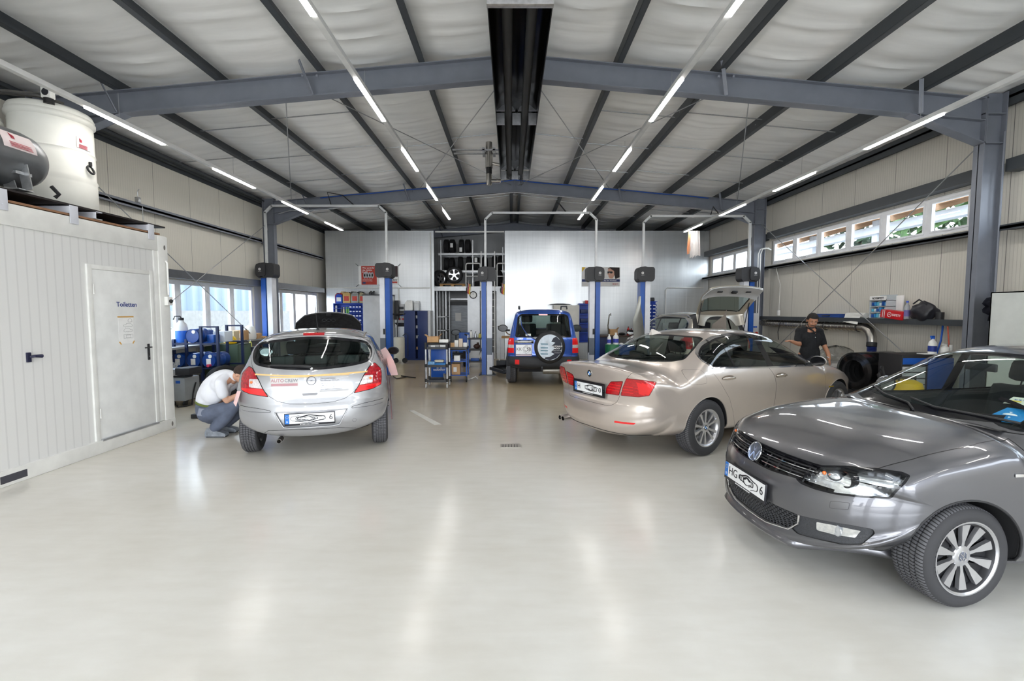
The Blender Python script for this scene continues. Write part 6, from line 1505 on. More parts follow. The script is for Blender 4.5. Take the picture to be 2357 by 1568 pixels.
# ------------------------------------------------------------------ furnishings, back of the hall
def rack_blue(name, x0, x1, y, z0, z1, label, nx, nz, shelf_items=True):
 r = empty(name, ((x0+x1)/2,y,z0), 0, label, 'bin rack'); w = x1-x0; h = z1-z0; b = MB()
 b.box((-w/2,0,0),(-w/2+.02,.28,h)); b.box((w/2-.02,0,0),(w/2,.28,h)); b.box((-w/2,.27,0),(w/2,.28,h)); b.box((-w/2,0,h-.02),(w/2,.28,h))
 for j in range(nz): b.box((-w/2,0,h*j/nz),(w/2,.28,h*j/nz+.012))
 b.build('rack_frame', BLUB, r)
 return r
def bins(x0, x1, y, z0, dz, n, rows, label, d=.22):
 """small storage bins, each its own thing"""
 w = (x1-x0)/n; first = None
 for j in range(rows):
  for i in range(n):
   x = x0+w*(i+.5); z = z0+dz*j
   if first is None:
    first = empty('storage_bin', (x,y,z), 0, label, 'storage bin', label); b = MB(); hh = dz*.72; ww = w*.92
    b.add([(-ww/2,0,0),(ww/2,0,0),(ww/2,d,0),(-ww/2,d,0),(-ww/2,-.02,hh*.62),(ww/2,-.02,hh*.62),(ww/2,d,hh),(-ww/2,d,hh)], [(0,3,2,1),(0,1,5,4),(1,2,6,5),(2,3,7,6),(3,0,4,7)]); b.build('bin_body', BLUB, first, flat=True)
    MB().box((-ww*.34,-.018,hh*.15),(ww*.34,-.010,hh*.52)).build('bin_label', PAPER, first)
   else:
    c = copy_tree(first); c.location = (x,y,z)
def back_left():
 tag(TUBE('cable_conduit', [(-6.6,16.56,2.55),(-2.9,16.56,2.55)], .018, WPL, n=8), 'white horizontal conduit along the left galvanised partition', 'conduit')
 tag(TUBE('cable_conduit', [(-4.02,16.56,2.55),(-4.02,16.56,1.95)], .02, WPL, n=8), 'white upright conduit dropping to the socket box', 'conduit')
 tag(TUBE('cable_conduit', [(-2.86,16.56,4.5),(-2.86,16.56,.8)], .02, WPL, n=8), 'white upright conduit at the edge of the left partition', 'conduit')
 p = empty('tyre_poster', (-4.72,16.575,3.0), 0, 'red and white tyre advertising banner fixed behind the lift cover', 'poster')
 MB().box((-.72,-.004,-.33),(.70,0,.33)).build('banner_sheet', PAPER, p); rd = mat('poster_red', srgb(186,62,50), .5)
 MB().box((-.62,-.008,-.33),(-.07,-.004,.33)).build('red_panel', rd, p); MB().box((.42,-.008,-.05),(.68,-.004,.33)).build('dark_panel', mat('poster_dark', srgb(60,40,44), .5), p); MB().box((.40,-.008,-.28),(.66,-.004,-.22)).build('red_bar', rd, p)
 M = frame((-.34,-.0085,.24), (1,0,0), (0,0,1));
 for i, t in enumerate(('Wer sorgt für', 'das richtige', 'Profil?')): text('banner_lettering', t, .075, PAPER, p, frame((-.58,-.0085,.26-.075*i), (1,0,0), (0,0,1)), align='LEFT', bold=.02)
 for i, t in enumerate(('Qualität: Reifenwechsel,', 'Komplettpreise & Pflege.')): text('banner_lettering', t, .036, PAPER, p, frame((-.58,-.0085,-.16-.04*i), (1,0,0), (0,0,1)), align='LEFT')
 MB().box((-.58,-.011,-.30),(-.47,-.008,-.24)).build('blue_logo', mat('logo_blue', srgb(40,70,120), .5), p); text('banner_lettering', 'CREW', .07, INK, p, frame((.56,-.0085,-.17), (1,0,0), (0,0,1)), bold=.03)
 for i in range(4):
  MB().lathe([(.10,-.03),(.115,0),(.10,.03),(.06,.03),(.05,0),(.06,-.03)], 20, Matrix.Translation((-.50+.09*i,-.012,.0)) @ Matrix.Diagonal((.45,.06,1,1)) @ Matrix.Rotation(pi/2,4,'X')).build('printed_tyre', mat('print_grey', srgb(180,180,184), .5), p)
 b = MB()
 for x, z, dx, dz in ((-.72,.33,-.10,.08),(.70,.33,.08,.08),(-.72,-.33,-.10,-.08),(.70,-.33,.10,-.08),(0,.33,0,.10),(0,-.33,.03,-.08)): b.tube([(x,-.003,z),(x+dx,-.001,z+dz)], .008, 5)
 b.build('fixing_straps', RUB, p)
 cabinet('locker_cabinet', (-5.17,16.12,0),(-4.18,16.57,2.27), GREY, 'tall light grey two-door locker beside the first lift post', split=-4.48)
 MB().box((-5.19,16.10,2.271),(-4.16,16.575,2.30)).build('dark_board', DGR)['kind'] = 'thing'; tag(bpy.data.objects['dark_board'], 'dark board lying on top of the light grey locker', 'board')
 tag(BOX('base_cupboard', (-6.30,16.2,0),(-5.20,16.57,.85), BLUB, bev=.005), 'blue steel base cupboard under the small parts rack', 'cabinet')
 r = rack_blue('parts_rack', -6.24, -5.20, 16.22, .86, 2.0, 'blue parts rack with small bins beside the grey locker', 6, 6)
 bins(-5.68, -5.24, 16.22, .90, .155, 4, 7, 'small blue bin with white label in the rack beside the grey locker')
 for i, (x, c, h) in enumerate(((-6.17,PAPER,.26),(-5.98,mat('can_dark', srgb(70,76,70), .4),.20),(-5.90,mat('can_cream', srgb(210,200,170), .4),.20),(-5.80,mat('can_green', srgb(110,170,90), .4),.21),(-5.73,mat('can_green', srgb(110,170,90), .4),.19))):
  tag(MB().cyl((x,16.32,1.645), .032, h, 16).cyl((x,16.32,1.645+h), .02, .02, 12).build('spray_can', c), 'aerosol can on the top shelf of the blue parts rack, %s' % ('tall white','dark','cream','taller green','shorter green')[i], 'can', 'aerosols on the blue rack')
 tan = mat('canister_tan', srgb(196,164,104), .4); sil = mat('canister_silver', srgb(150,152,150), .35, .3)
 lab = mat('label_black_red', srgb(190,70,60), .5, noise=(40,.5))
 canister('oil_canister', (-6.04,16.32,2.0), mat('canister_blue', srgb(30,80,190), .35), REDP, 'blue canister with white label on the parts rack', .24, .18, .33, lab=PAPER, group='canisters on the blue rack')
 canister('oil_canister', (-6.12,16.45,2.0), mat('canister_red', srgb(150,40,60), .4), REDP, 'dark red canister half hidden behind the blue canister', .24, .14, .36, group='canisters on the blue rack')
 canister('oil_canister', (-5.77,16.32,2.0), tan, RUB, 'tan oil canister with a dark label, next to the blue one', .27, .19, .40, lab=lab, group='canisters on the blue rack')
 canister('oil_canister', (-5.48,16.32,2.0), sil, RUB, 'silver oil canister in the middle of the row', .27, .19, .40, lab=lab, group='canisters on the blue rack')
 canister('oil_canister', (-5.24,16.30,2.0), tan if False else mat('canister_grey2', srgb(170,160,130), .4), RUB, 'grey-tan oil canister touching the grey locker', .16, .19, .39, lab=lab, group='canisters on the blue rack')
 for i, x in enumerate((-5.98,-5.62,-5.36)): canister('oil_canister', (x,16.50,2.0), RUB if i else tan, RUB, 'oil canister in the rear row behind the %s canister' % ('blue','tan','silver')[i], .24, .13, .42, group='canisters on the blue rack')
 for x in (-4.98,-4.88): canister('small_canister', (x,16.40,2.30), DGR, RUB, 'small dark canister on the locker top', .09, .12, .10, group='small canisters on the locker')
 tag(BOX('tall_case', (-4.12,16.35,1.42),(-3.98,16.57,2.10), PLA, bev=.01), 'narrow black case on the wall beside the lift post', 'case')
 s = empty('socket_box', (-3.92,16.50,1.33), 0, 'grey wall socket box with blue and red outlets', 'socket box')
 MB().box((-.12,0,0),(.12,.08,.64), .01).build('box_housing', GREY, s)
 for z in (.46,.32): MB().box((-.09,-.012,z),(.09,0,z+.09), .004).build('fuse_window', DGR, s)
 for i in (-1,0,1): MB().cyl((i*.055,0,.24), .024, -.03, 14, 'y').build('blue_socket', mat('socket_blue', srgb(30,80,190), .35), s)
 for i in (-.5,.5): MB().cyl((i*.12,0,.11), .035, -.05, 14, 'y').build('red_socket', REDP, s)
 MB().add([(-.2,-.2,-.02),(.2,-.2,-.02),(.14,.06,-.16),(-.14,.06,-.16),(-.2,.06,-.02),(.2,.06,-.02)], [(0,1,2,3),(0,3,4),(1,5,2),(2,5,4,3)]).build('tray', DGR, s, flat=True)
 c = empty('blue_cupboard', (-3.32,16.35,0), 0, 'dark blue two-door steel cupboard with its left door ajar', 'cabinet'); w = .36
 b = MB();
 for q in ((-.42,-.41),(.40,.42)): b.box((q[0],-.2,0),(q[1],.22,1.74))
 b.box((-.42,-.2,1.72),(.42,.22,1.74)); b.box((-.42,-.2,0),(.42,.22,.05)); b.box((-.42,.21,0),(.42,.22,1.74)); [b.box((-.41,-.16,z),(.41,.2,z+.015)) for z in (.35,.75,1.1,1.45)]; b.build('carcass', BLUD, c)
 MB().box((-.42,-.22,.05),(-.03,-.205,1.72), .002).build('door', BLUD, c); d = MB().box((.05,-.22,.05),(.41,-.205,1.72), .002).build('door', BLUD, c); MB().cyl((.07,-.22,.86), .012, -.025, 10, 'y').build('lock', ALU, d)
 for z in (.37,.77,1.12,1.47): MB().box((-.02,-.15,z),(.04,-.05,z+.10), .01).build('contents', GREY if z != .37 else CARD, c)
 tag(BOX('steel_sheet', (-2.89,16.05,0),(-2.80,16.57,1.74), GREY), 'pale side panel standing against the dark blue cupboard', 'panel')
 canister('jerrycan', (-3.60,16.35,1.74), WPL, WPL, 'white translucent jerrycan on the dark blue cupboard, the larger one', .28, .2, .36, group='jerrycans on the cupboard'); canister('jerrycan', (-3.34,16.42,1.74), mat('white_frosted', srgb(214,216,216), .4), WPL, 'frosted jerrycan behind the larger white jerrycan', .18, .2, .33, group='jerrycans on the cupboard')
 o = empty('oil_drainer', (-3.72,15.3,0), 0, 'cream cylindrical waste oil drainer on black wheels', 'oil drainer')
 MB().lathe([(0,.10),(.17,.10),(.18,.13),(.18,.83),(.165,.86),(0,.87)], 30).build('drum', mat('drainer_cream', srgb(206,204,190), .4), o, 50)
 for x in (-.07,.22): MB().cyl((x,-.19,.10), .085, .05, 20, 'y').build('wheel', RUB, o)
 MB().tube([(-.05,0,.86),(-.05,0,1.55)], .016, 8).build('lift_tube', DGR, o); MB().lathe([(.03,1.55),(.26,1.62),(.27,1.64)], 24, Matrix.Translation((-.05,0,0)), caps=False).build('funnel', PLA, o)
 MB().tube([(.10,.1,.9),(.2,.1,.98),(.27,.1,.9),(.26,.12,.2)], .014, 8).build('hose', PLA, o)
 tag(MB().tube([(-3.05,11.9,.02),(-2.9,11.6,.012),(-2.7,11.9,.012),(-2.45,11.75,.012),(-2.9,12.1,.012)], .012, 6).build('floor_cable', RUB), 'black cable curled on the floor by the first lift post', 'cable')
def tyre_store():
 st = mat('rack_galvanised', srgb(168,170,172), .35, .7, noise=(20,.1))
 m = empty('mezzanine_platform', (-1.5,17.6,2.55), 0, 'galvanised platform over the passage, carrying the tyre racks', 'platform')
 MB().box((-1.25,-.95,0),(1.25,1.1,.06)).build('deck', st, m); MB().box((-1.25,-.97,-.10),(1.25,-.93,.06)).build('edge_beam', st, m)
 for i, (x, z0, z1, lb) in enumerate(((-2.60,2.61,4.35,'leftmost'),(-1.42,2.61,4.35,'middle'),(-.30,2.61,4.1,'rightmost'))):
  tag(BOX('rack_upright', (x-.02,17.28,z0),(x+.02,17.32,z1), st), '%s upright of the tyre racking above the passage' % lb, 'rack upright', 'uprights of the tyre racking')
 for z, lb in ((3.84,'upper'),(3.20,'lower')):
  b = MB(); b.box((-2.70,17.26,z-.045),(-.22,17.30,z+.035)); b.box((-2.70,17.9,z-.045),(-.22,17.94,z+.035)); b.box((-2.70,17.3,z+.0),(-.22,17.9,z+.012)); tag(b.build('rack_shelf', st), '%s galvanised shelf of the tyre racking' % lb, 'shelf')
 tag(BOX('head_rail', (-2.70,16.62,4.52),(-.24,16.68,4.57), WPL), 'white square rail across the opening at the top of the partitions', 'rail')
 T = [(-2.42,3.88,.27,.20,'on the upper shelf at its left end'),(-2.20,3.88,.27,.20,'on the upper shelf, second from the left'),(-1.86,3.88,.27,.2,'on the upper shelf, third from the left'),(-1.62,3.88,.27,.2,'on the upper shelf, fourth from the left'),
   (-2.42,3.24,.25,.20,'on the lower shelf at its left end'),(-2.22,3.24,.25,.18,'on the lower shelf, second from the left'),(-1.90,3.24,.27,.2,'on the lower shelf, standing apart'),(-1.58,3.24,.27,.2,'on the lower shelf beside the guard rail'),(-1.30,3.24,.26,.2,'on the lower shelf right of the middle upright'),(-.98,3.24,.27,.2,'on the lower shelf behind the lift cover'),(-.62,3.24,.28,.2,'on the lower shelf left of the partition'),(-.38,3.24,.28,.2,'on the lower shelf touching the right partition')]
 for i, (x, z, r_, w, lb) in enumerate(T):
  rz = pi/2+[.04,-.05,.06,-.03][i % 4]
  tyre('tyre', (x,17.55,z+r_*.99), (0,0,rz), r_, w*.9, 'black tyre '+lb, 'tyres in the racking', tag_=False)
 for x, z in ((-2.15,4.12),(-1.78,4.0),(-1.3,3.6)): pass
 for i, (x, y, z, lb) in enumerate(((-2.20,17.26,4.16,'second tyre of the upper shelf'),(-1.86,17.26,4.0,'third tyre of the upper shelf'),(-1.30,17.24,3.62,'tyre right of the middle upright'))): tag(BOX('tyre_label', (x-.05,y,z-.08),(x+.05,y+.003,z+.08), PAPER), 'white paper label on the '+lb, 'label')
 tyre('alloy_wheel', (-2.07,16.98,2.73+.31), (0,R(4),pi), .31, .21, 'five-spoke alloy wheel with tyre standing on the pallet', rim=True, inner=.70, tag_=False)
 tyre('alloy_wheel', (-2.62,17.05,2.62+.30), (0,0,pi+.9), .30, .21, 'wheel with tyre at the left edge of the platform', rim=True, tag_=False)
 tyre('tyre', (-1.05,17.1,2.71), (R(90),0,0), .30, .2, 'black tyre lying flat on the platform behind the guard rail', tag_=False); tyre('tyre', (-.45,17.1,2.62+.3), (0,0,1.3), .30, .2, 'black tyre standing behind the ladder head', tag_=False)
 p = empty('pallet', (-2.12,16.98,2.61), 0, 'wooden pallet under the alloy wheel', 'pallet'); b = MB()
 for x in (-.40,0,.40): b.box((x-.05,-.22,.0),(x+.05,.22,.07))
 for k in range(5): b.box((-.46,-.22+.09*k,.08),(.46,-.15+.09*k,.10))
 b.box((-.46,-.22,.065),(.46,-.2,.085)); b.build('boards', WOOD, p)
 for x0, x1, lb in ((-1.62,-1.10,'left of the ladder'),(-.50,-.23,'right of the ladder')):
  b = MB(); pts = [(x0,16.72,2.6)]+[(x0+.06-.06*cos(a),16.72,3.38+.06*sin(a)) for a in (0,R(45),R(90))]+([(x1-.06+.06*sin(a),16.72,3.38+.06*cos(a)) for a in (0,R(45),R(90))]+[(x1,16.72,2.6)] if x1 < -1 else [(x1,16.72,3.44)])
  b.tube(pts, .02, 8); b.tube([(x0,16.72,2.98),(x1,16.72,2.98)], .014, 8); tag(b.build('guard_rail', WHT), 'white tubular guard rail on the platform edge '+lb, 'guard rail')
 l = empty('ladder', (-.82,16.5,0), 0, 'white upright ladder from the floor past the tyre platform', 'ladder')
 for x in (-.24,.24): MB().box((x-.018,.05,.0),(x+.018,.09,3.85)).build('stile', WHT, l)
 for k in range(12): MB().tube([(-.24,.07,.45+.24*k),(.24,.07,.45+.24*k)], .012, 8).build('rung', WHT, l)
 tag(BOX('door_panel', (-1.56,16.60,0),(-1.12,16.66,2.60), mat('panel_galv_pale', srgb(206,209,212), .4, .3)), 'pale steel panel with the wall clock, left of the ladder', 'panel'); tag(BOX('door_panel', (-.52,16.60,0),(-.23,16.66,2.60), mat('panel_galv_pale', srgb(206,209,212), .4, .3)), 'pale steel panel between the ladder and the right partition', 'panel')
 c = empty('wall_clock', (-1.35,16.59,2.30), 0, 'round black rimmed clock on the pale panel', 'clock'); Mx = Matrix.Rotation(pi/2,4,'X')
 MB().lathe([(.0,0),(.125,0),(.135,.01),(.135,.03),(.115,.035),(.105,.02),(0,.02)], 36, Mx).build('clock_case', PLA, c); MB().lathe([(.104,.021),(0,.021)], 30, Mx).build('clock_face', PAPER, c); h = MB(); h.bar((0,-.024,0),(-.01,-.024,.05), .008, .003); h.bar((0,-.024,0),(-.002,-.024,.08), .005, .003); h.build('hands', INK, c)
 for x, lb in ((-1.52,'at the left end of the pale panel'),(-.30,'beside the right partition')):
  f = empty('small_flag', (x,16.52,2.32), 0, 'small hanging black, red and gold flag '+lb, 'flag', 'flags at the platform edge')
  MB().tube([(.02,0,.50),(-.02,0,.1)], .006, 6).build('flag_stick', WPL, f)
  for i, m_ in enumerate((INK, REDP, YEL)):
   P = [[(-.07+.05*i+.02*sin(k*1.3),.01*sin(k*1.7+i),.42-.075*k-.03*i),(-.02+.05*i-.012*k*.3,.015*cos(k*1.5+i),.40-.075*k-.02*i)] for k in range(6)]
   b = MB(); b.grid(P); b.build('flag_cloth', m_, f)
 for i, (x, y) in enumerate(((-2.70,16.9),(-2.66,17.3),(-2.60,17.7),(-2.42,17.2),(-2.38,17.9),(-2.55,18.3))):
  tag(BOX('rack_post', (x-.02,y-.02,0),(x+.02,y+.02,2.5), st), 'galvanised post of the rack beside the passage, seen under the platform', 'rack post', 'posts of the passage rack')
 for z in (.5,1.0,1.5): tag(BOX('rack_tray', (-2.70,16.9,z),(-2.40,18.3,z+.03), st), 'rack tray beside the passage, %s of three' % {.5:'lowest',1.0:'middle',1.5:'highest'}[z], 'shelf')
 tag(BOX('door_frame_rail', (-2.42,17.98,2.16),(-1.62,18.04,2.22), st), 'galvanised rail above the grey strip door', 'rail')
 d = empty('strip_door', (-2.02,18.1,0), 0, 'grey roller door at the end of the passage with a paper sheet', 'door'); MB().box((-.40,0,0),(.40,.04,1.98)).build('door_leaf', mat('roller_grey', srgb(110,114,118), .4, .5, noise=(3,.25,(1,1,8))), d); MB().box((-.44,-.02,1.95),(.44,.06,2.10)).build('roller_box', DGR, d); MB().box((-.16,-.012,1.34),(.07,-.008,1.66)).build('notice', PAPER, d)
 for x in (-.40,.36): MB().box((x,-.03,0),(x+.05,.02,1.98)).build('guide_rail', DGR, d)
 t = empty('pallet_truck', (-1.98,16.6,0), 0, 'black pallet truck with looped handle in the passage', 'pallet truck'); MB().tube([(0,.0,.15),(0,-.05,.85)], .02, 8).build('shaft', PLA, t); b = MB(); b.torus((0,-.05,.96), .14, .016, 24, 8, Matrix.Rotation(R(65),4,'X') @ Matrix.Diagonal((1.15,.75,1,1))); b.build('handle_loop', PLA, t); MB().box((-.18,-.1,.05),(.45,.3,.20), .02).build('truck_body', PLA, t)
 for x in (-.1,.1,.38): MB().cyl((x,-.12,.09), .07, .05, 16, 'y').build('wheel', RUB, t)
 c = empty('blue_case', (-1.66,16.5,.24), 0, 'blue ribbed case standing on the pallet truck', 'case'); MB().box((-.20,-.10,0),(.20,.10,.72), .03).build('case_shell', BLUE, c); [MB().box((x-.02,-.112,.03),(x+.02,-.10,.69), .004).build('case_rib', BLUE, c) for x in (-.12,-.02,.08)]
def trolley(name, x, y, rz, label, w=.47, d=.42, h=1.02):
 r = empty(name, (x,y,0), rz, label, 'trolley')
 for sx in (-1,1):
  for sy in (-1,1):
   p = MB(); p.tube([(sx*w/2,sy*d/2,.12),(sx*w/2,sy*d/2,h-.12)], .022, 12); po = p.build('post', ALU, r)
   for z in (.14,.47,h-.15): MB().cyl((sx*w/2,sy*d/2,z), .028, .075 if z < .7 else .15, 12).build('sleeve', PLA, po)
   c = MB(); c.cyl((sx*w/2-.012,sy*d/2+.02,.05), .05, .024, 18, 'x'); cw = c.build('caster', GREY, r); MB().tube([(sx*w/2,sy*d/2,.13),(sx*w/2,sy*d/2+.02,.05)], .014, 6).build('fork', ZINC, cw)
 for z in (.14,.48,h-.14):
  b = MB(); b.box((-w/2+.02,-d/2+.0,z),(w/2-.02,d/2,z+.012)); b.box((-w/2+.02,-d/2-.006,z-.01),(w/2-.02,-d/2+.008,z+.045)); b.box((-w/2+.02,d/2-.008,z-.01),(w/2-.02,d/2+.006,z+.045)); b.build('shelf', DGR, r)
 MB().tube([(-w/2,-d/2,h-.03),(w/2,-d/2,h-.03),(w/2,d/2,h-.03),(-w/2,d/2,h-.03)], .018, 8, closed=True).build('rim_handle', PLA, r)
 return r
def mid_hall():
 x, y = -1.66, 10.42
 trolley('service_trolley', x, y, 0, 'three-shelf service trolley with silver posts in the open floor'); d = .42
 p = empty('perforated_board', (x,y+.2,.19), 0, 'blue perforated tool panel at the back of the service trolley', 'panel'); MB().box((-.19,-.01,0),(.19,.005,.68), .002).build('panel_sheet', BLUE, p)
 text('panel_lettering', 'NORMFEST', .055, PAPER, p, frame((0,-.012,.17), (1,0,0), (0,0,1)), bold=.02); MB().box((-.06,-.013,.205),(-.015,-.01,.225)).box((.015,-.013,.205),(.06,-.01,.225)).build('panel_mark', PAPER, p)
 b = MB();
 for i in range(8):
  for j in range(5): b.cyl((-.1+.03*i,-.012,.46+.03*j), .004, .003, 6, 'y')
 b.build('perforation', INK, p)
 carton('small_parts_box', (x-.13,y-.08,.495), (.15,.12,.09), 'blue and white patterned box on the middle shelf of the service trolley', mat('box_blue_white', srgb(120,170,215), .5, noise=(60,.4)), lab=False); carton('flat_box', (x+.07,y-.06,.495), (.24,.2,.05), 'bright blue flat box beside the patterned box', mat('box_cyan', srgb(30,130,210), .4), lab=False)
 carton('flat_box', (x+.02,y+.08,.56), (.20,.16,.045), 'cream tray behind the blue boxes on the service trolley', mat('box_cream', srgb(220,210,180), .5), lab=False)
 carton('instrument', (x-.06,y-.08,.895), (.24,.2,.085), 'grey instrument with dark display on the top shelf of the service trolley', mat('instrument_grey', srgb(150,150,150), .4), cat='instrument'); carton('white_box', (x+.14,y-.1,.895), (.13,.16,.085), 'white box with print on the top shelf of the service trolley', WPL)
 e = tag(MB().torus((0,0,0), .07, .018, 20, 8, Matrix.Rotation(R(75),4,'Y')).torus((.02,0,0), .05, .02, 20, 8, Matrix.Rotation(R(75),4,'Y')).cyl((-.03,0,0), .03, .12, 14, 'x').build('cable_coil', mat('coil_grey', srgb(110,108,106), .5)), 'grey coil on the lowest shelf of the service trolley', 'coil'); e.location = (x+.17,y-.1,.235)
 carton('open_carton', (x-.10,y+.06,1.012), (.26,.22,.13), 'open tan cardboard box on top of the service trolley', open_=True); carton('white_box', (x+.14,y+.02,1.012), (.20,.14,.07), 'flat white box on top of the service trolley beside the open carton', WPL, lab=False)
 r = empty('tool_trolley', (-1.28,11.3,0), 0, 'blue tool trolley behind the service trolley', 'trolley'); w = .42
 for sx in (-1,1):
  for sy in (-1,1): MB().box((sx*w/2-.015,sy*.25-.015,.12),(sx*w/2+.015,sy*.25+.015,.80)).build('post', BLUE, r)
 for z in (.16,.50,.76): MB().box((-w/2,-.26,z),(w/2,.26,z+.02)).build('shelf', BLUE, r)
 MB().box((-w/2-.01,-.27,.79),(w/2+.01,.27,.85), .01).build('top_tray', DGR, r); [MB().cyl((sx*.19,-.24,.08), .075, .03, 18, 'x').build('wheel', RUB, r) for sx in (-1,1)]; MB().tube([(w/2,-.25,.8),(w/2+.03,-.30,.7)], .012, 6).build('handle', PLA, r)
 carton('carton', (-1.34,11.22,.18), (.2,.2,.26), 'brown carton on the lower shelf of the blue tool trolley'); carton('white_pack', (-1.30,11.1,.52), (.14,.12,.13), 'white pack on the middle shelf of the blue tool trolley', WPL)
 for i, (px, m_, h) in enumerate(((-1.42,CARD,.10),(-1.33,WPL,.16),(-1.22,mat('tub_cream', srgb(214,196,176), .5),.20),(-1.12,WPL,.10))): carton('small_box', (px,11.2+.05*(i % 2),.85), (.09,.1,h), '%s on top of the blue tool trolley' % ('small brown box','narrow white box','cream tub','low white box')[i], m_, lab=False)
 tag(MB().tube([(-1.05,11.1,.06),(-.95,11.0,.10),(-.85,11.05,.14),(-.80,11.0,.10)], .008, 6).build('loose_wire', WPL), 'pale loose wire on the floor by the blue tool trolley', 'wire')
 r = empty('equipment_cart', (-1.0,14.2,0), 0, 'grey cart with compressor behind the middle lift post', 'trolley'); w = .62
 for sx in (-1,1): MB().tube([(sx*w/2,-.2,.12),(sx*w/2,-.2,1.0)], .02, 10).build('post', ALU, r)
 for z in (.16,.52,.86): MB().box((-w/2,-.24,z),(w/2,.24,z+.04), .004).build('shelf', DGR, r)
 [MB().cyl((sx*.28,-.22,.06), .06, .03, 18, 'x').build('caster', GREY, r) for sx in (-1,1)]; MB().tube([(-w/2,-.2,.98),(-w/2-.10,-.2,1.02)], .018, 8).build('handle', PLA, r)
 b = MB(); b.sphere((0,0,0), .11, 16, (1,.8,.7)); b.cyl((.03,0,.05), .035, .07, 12); t = tag(b.build('compressor', mat('motor_brown', srgb(70,48,40), .4)), 'brown motor on the middle shelf of the equipment cart', 'motor'); t.location = (-1.05,14.15,.64)
 b = MB(); b.lathe([(0,0),(.08,.01),(.15,.12),(.16,.14)], 24, Matrix.Rotation(R(60),4,'Y')); t = tag(b.build('bowl', WPL), 'white bowl leaning on the lowest shelf of the equipment cart', 'bowl'); t.location = (-.95,14.1,.32)
 for i, (xx, m_) in enumerate(((-1.22,WPL),(-1.08,ALU),(-.95,mat('jar_yellow', srgb(190,180,90), .4)),(-.84,WPL))): bottle('bottle', (xx,14.1,.90), m_, RUB, '%s on top of the equipment cart' % ('tall clear bottle','steel jug','yellowish jar','white jar')[i], .045, .24-.04*i)
 carton('tool_case', (-1.1,14.1,.20), (.26,.2,.08), 'blue case on the lowest shelf of the equipment cart', BLUE, lab=False)
 tyre('tyre', (-1.42,14.3,.30), (0,0,pi/2+.1), .30, .14, 'narrow black tyre leaning beside the equipment cart', tag_=False)
 r = empty('exhaust_stand', (-.28,13.2,0), 0, 'stand with a dark jacket hanging on it behind the middle lift', 'stand'); MB().tube([(-.05,0,.3),(-.05,0,.95)], .02, 8).build('pole', WPL, r); MB().box((-.14,-.02,0),(.14,.2,.3), .02).build('stand_base', DGR, r)
 P = [];
 for k in range(9): t_ = k/8; P.append([(-.10+.02*sin(k),-.05,1.12-.75*t_),(.02,-.10,1.14-.72*t_),(.12+.04*sin(k*1.3),-.05,1.10-.6*t_)])
 b = MB(); b.grid(P); b.grid([[V(p)+V((0,.05,0)) for p in q] for q in P], True); tag(b.build('jacket', mat('jacket_dark', srgb(34,34,38), .9)), 'dark jacket draped over the stand right of the middle lift', 'jacket')
 r = empty('work_table', (.15,14.85,0), 0, 'low bench with a wooden plank behind the blue off-road vehicle', 'bench'); MB().box((-.45,-.3,.86),(.6,.3,.91)).build('plank', WOOD, r); MB().box((-.05,-.25,.0),(.55,.28,.86), .01).build('drawer_unit', GREY, r); MB().box((.02,-.262,.50),(.48,-.25,.80), .005).build('drawer', GREY, r)
 tag(MB().tube([(-.42,14.62,1.23),(-.32,14.62,1.25),(-.20,14.62,1.13),(-.10,14.64,1.0),(.08,14.64,.935)], .022, 10).build('bent_tube', mat('tube_chrome', srgb(190,170,160), .2, .8)), 'curved chrome exhaust tube lying on the low bench', 'tube')
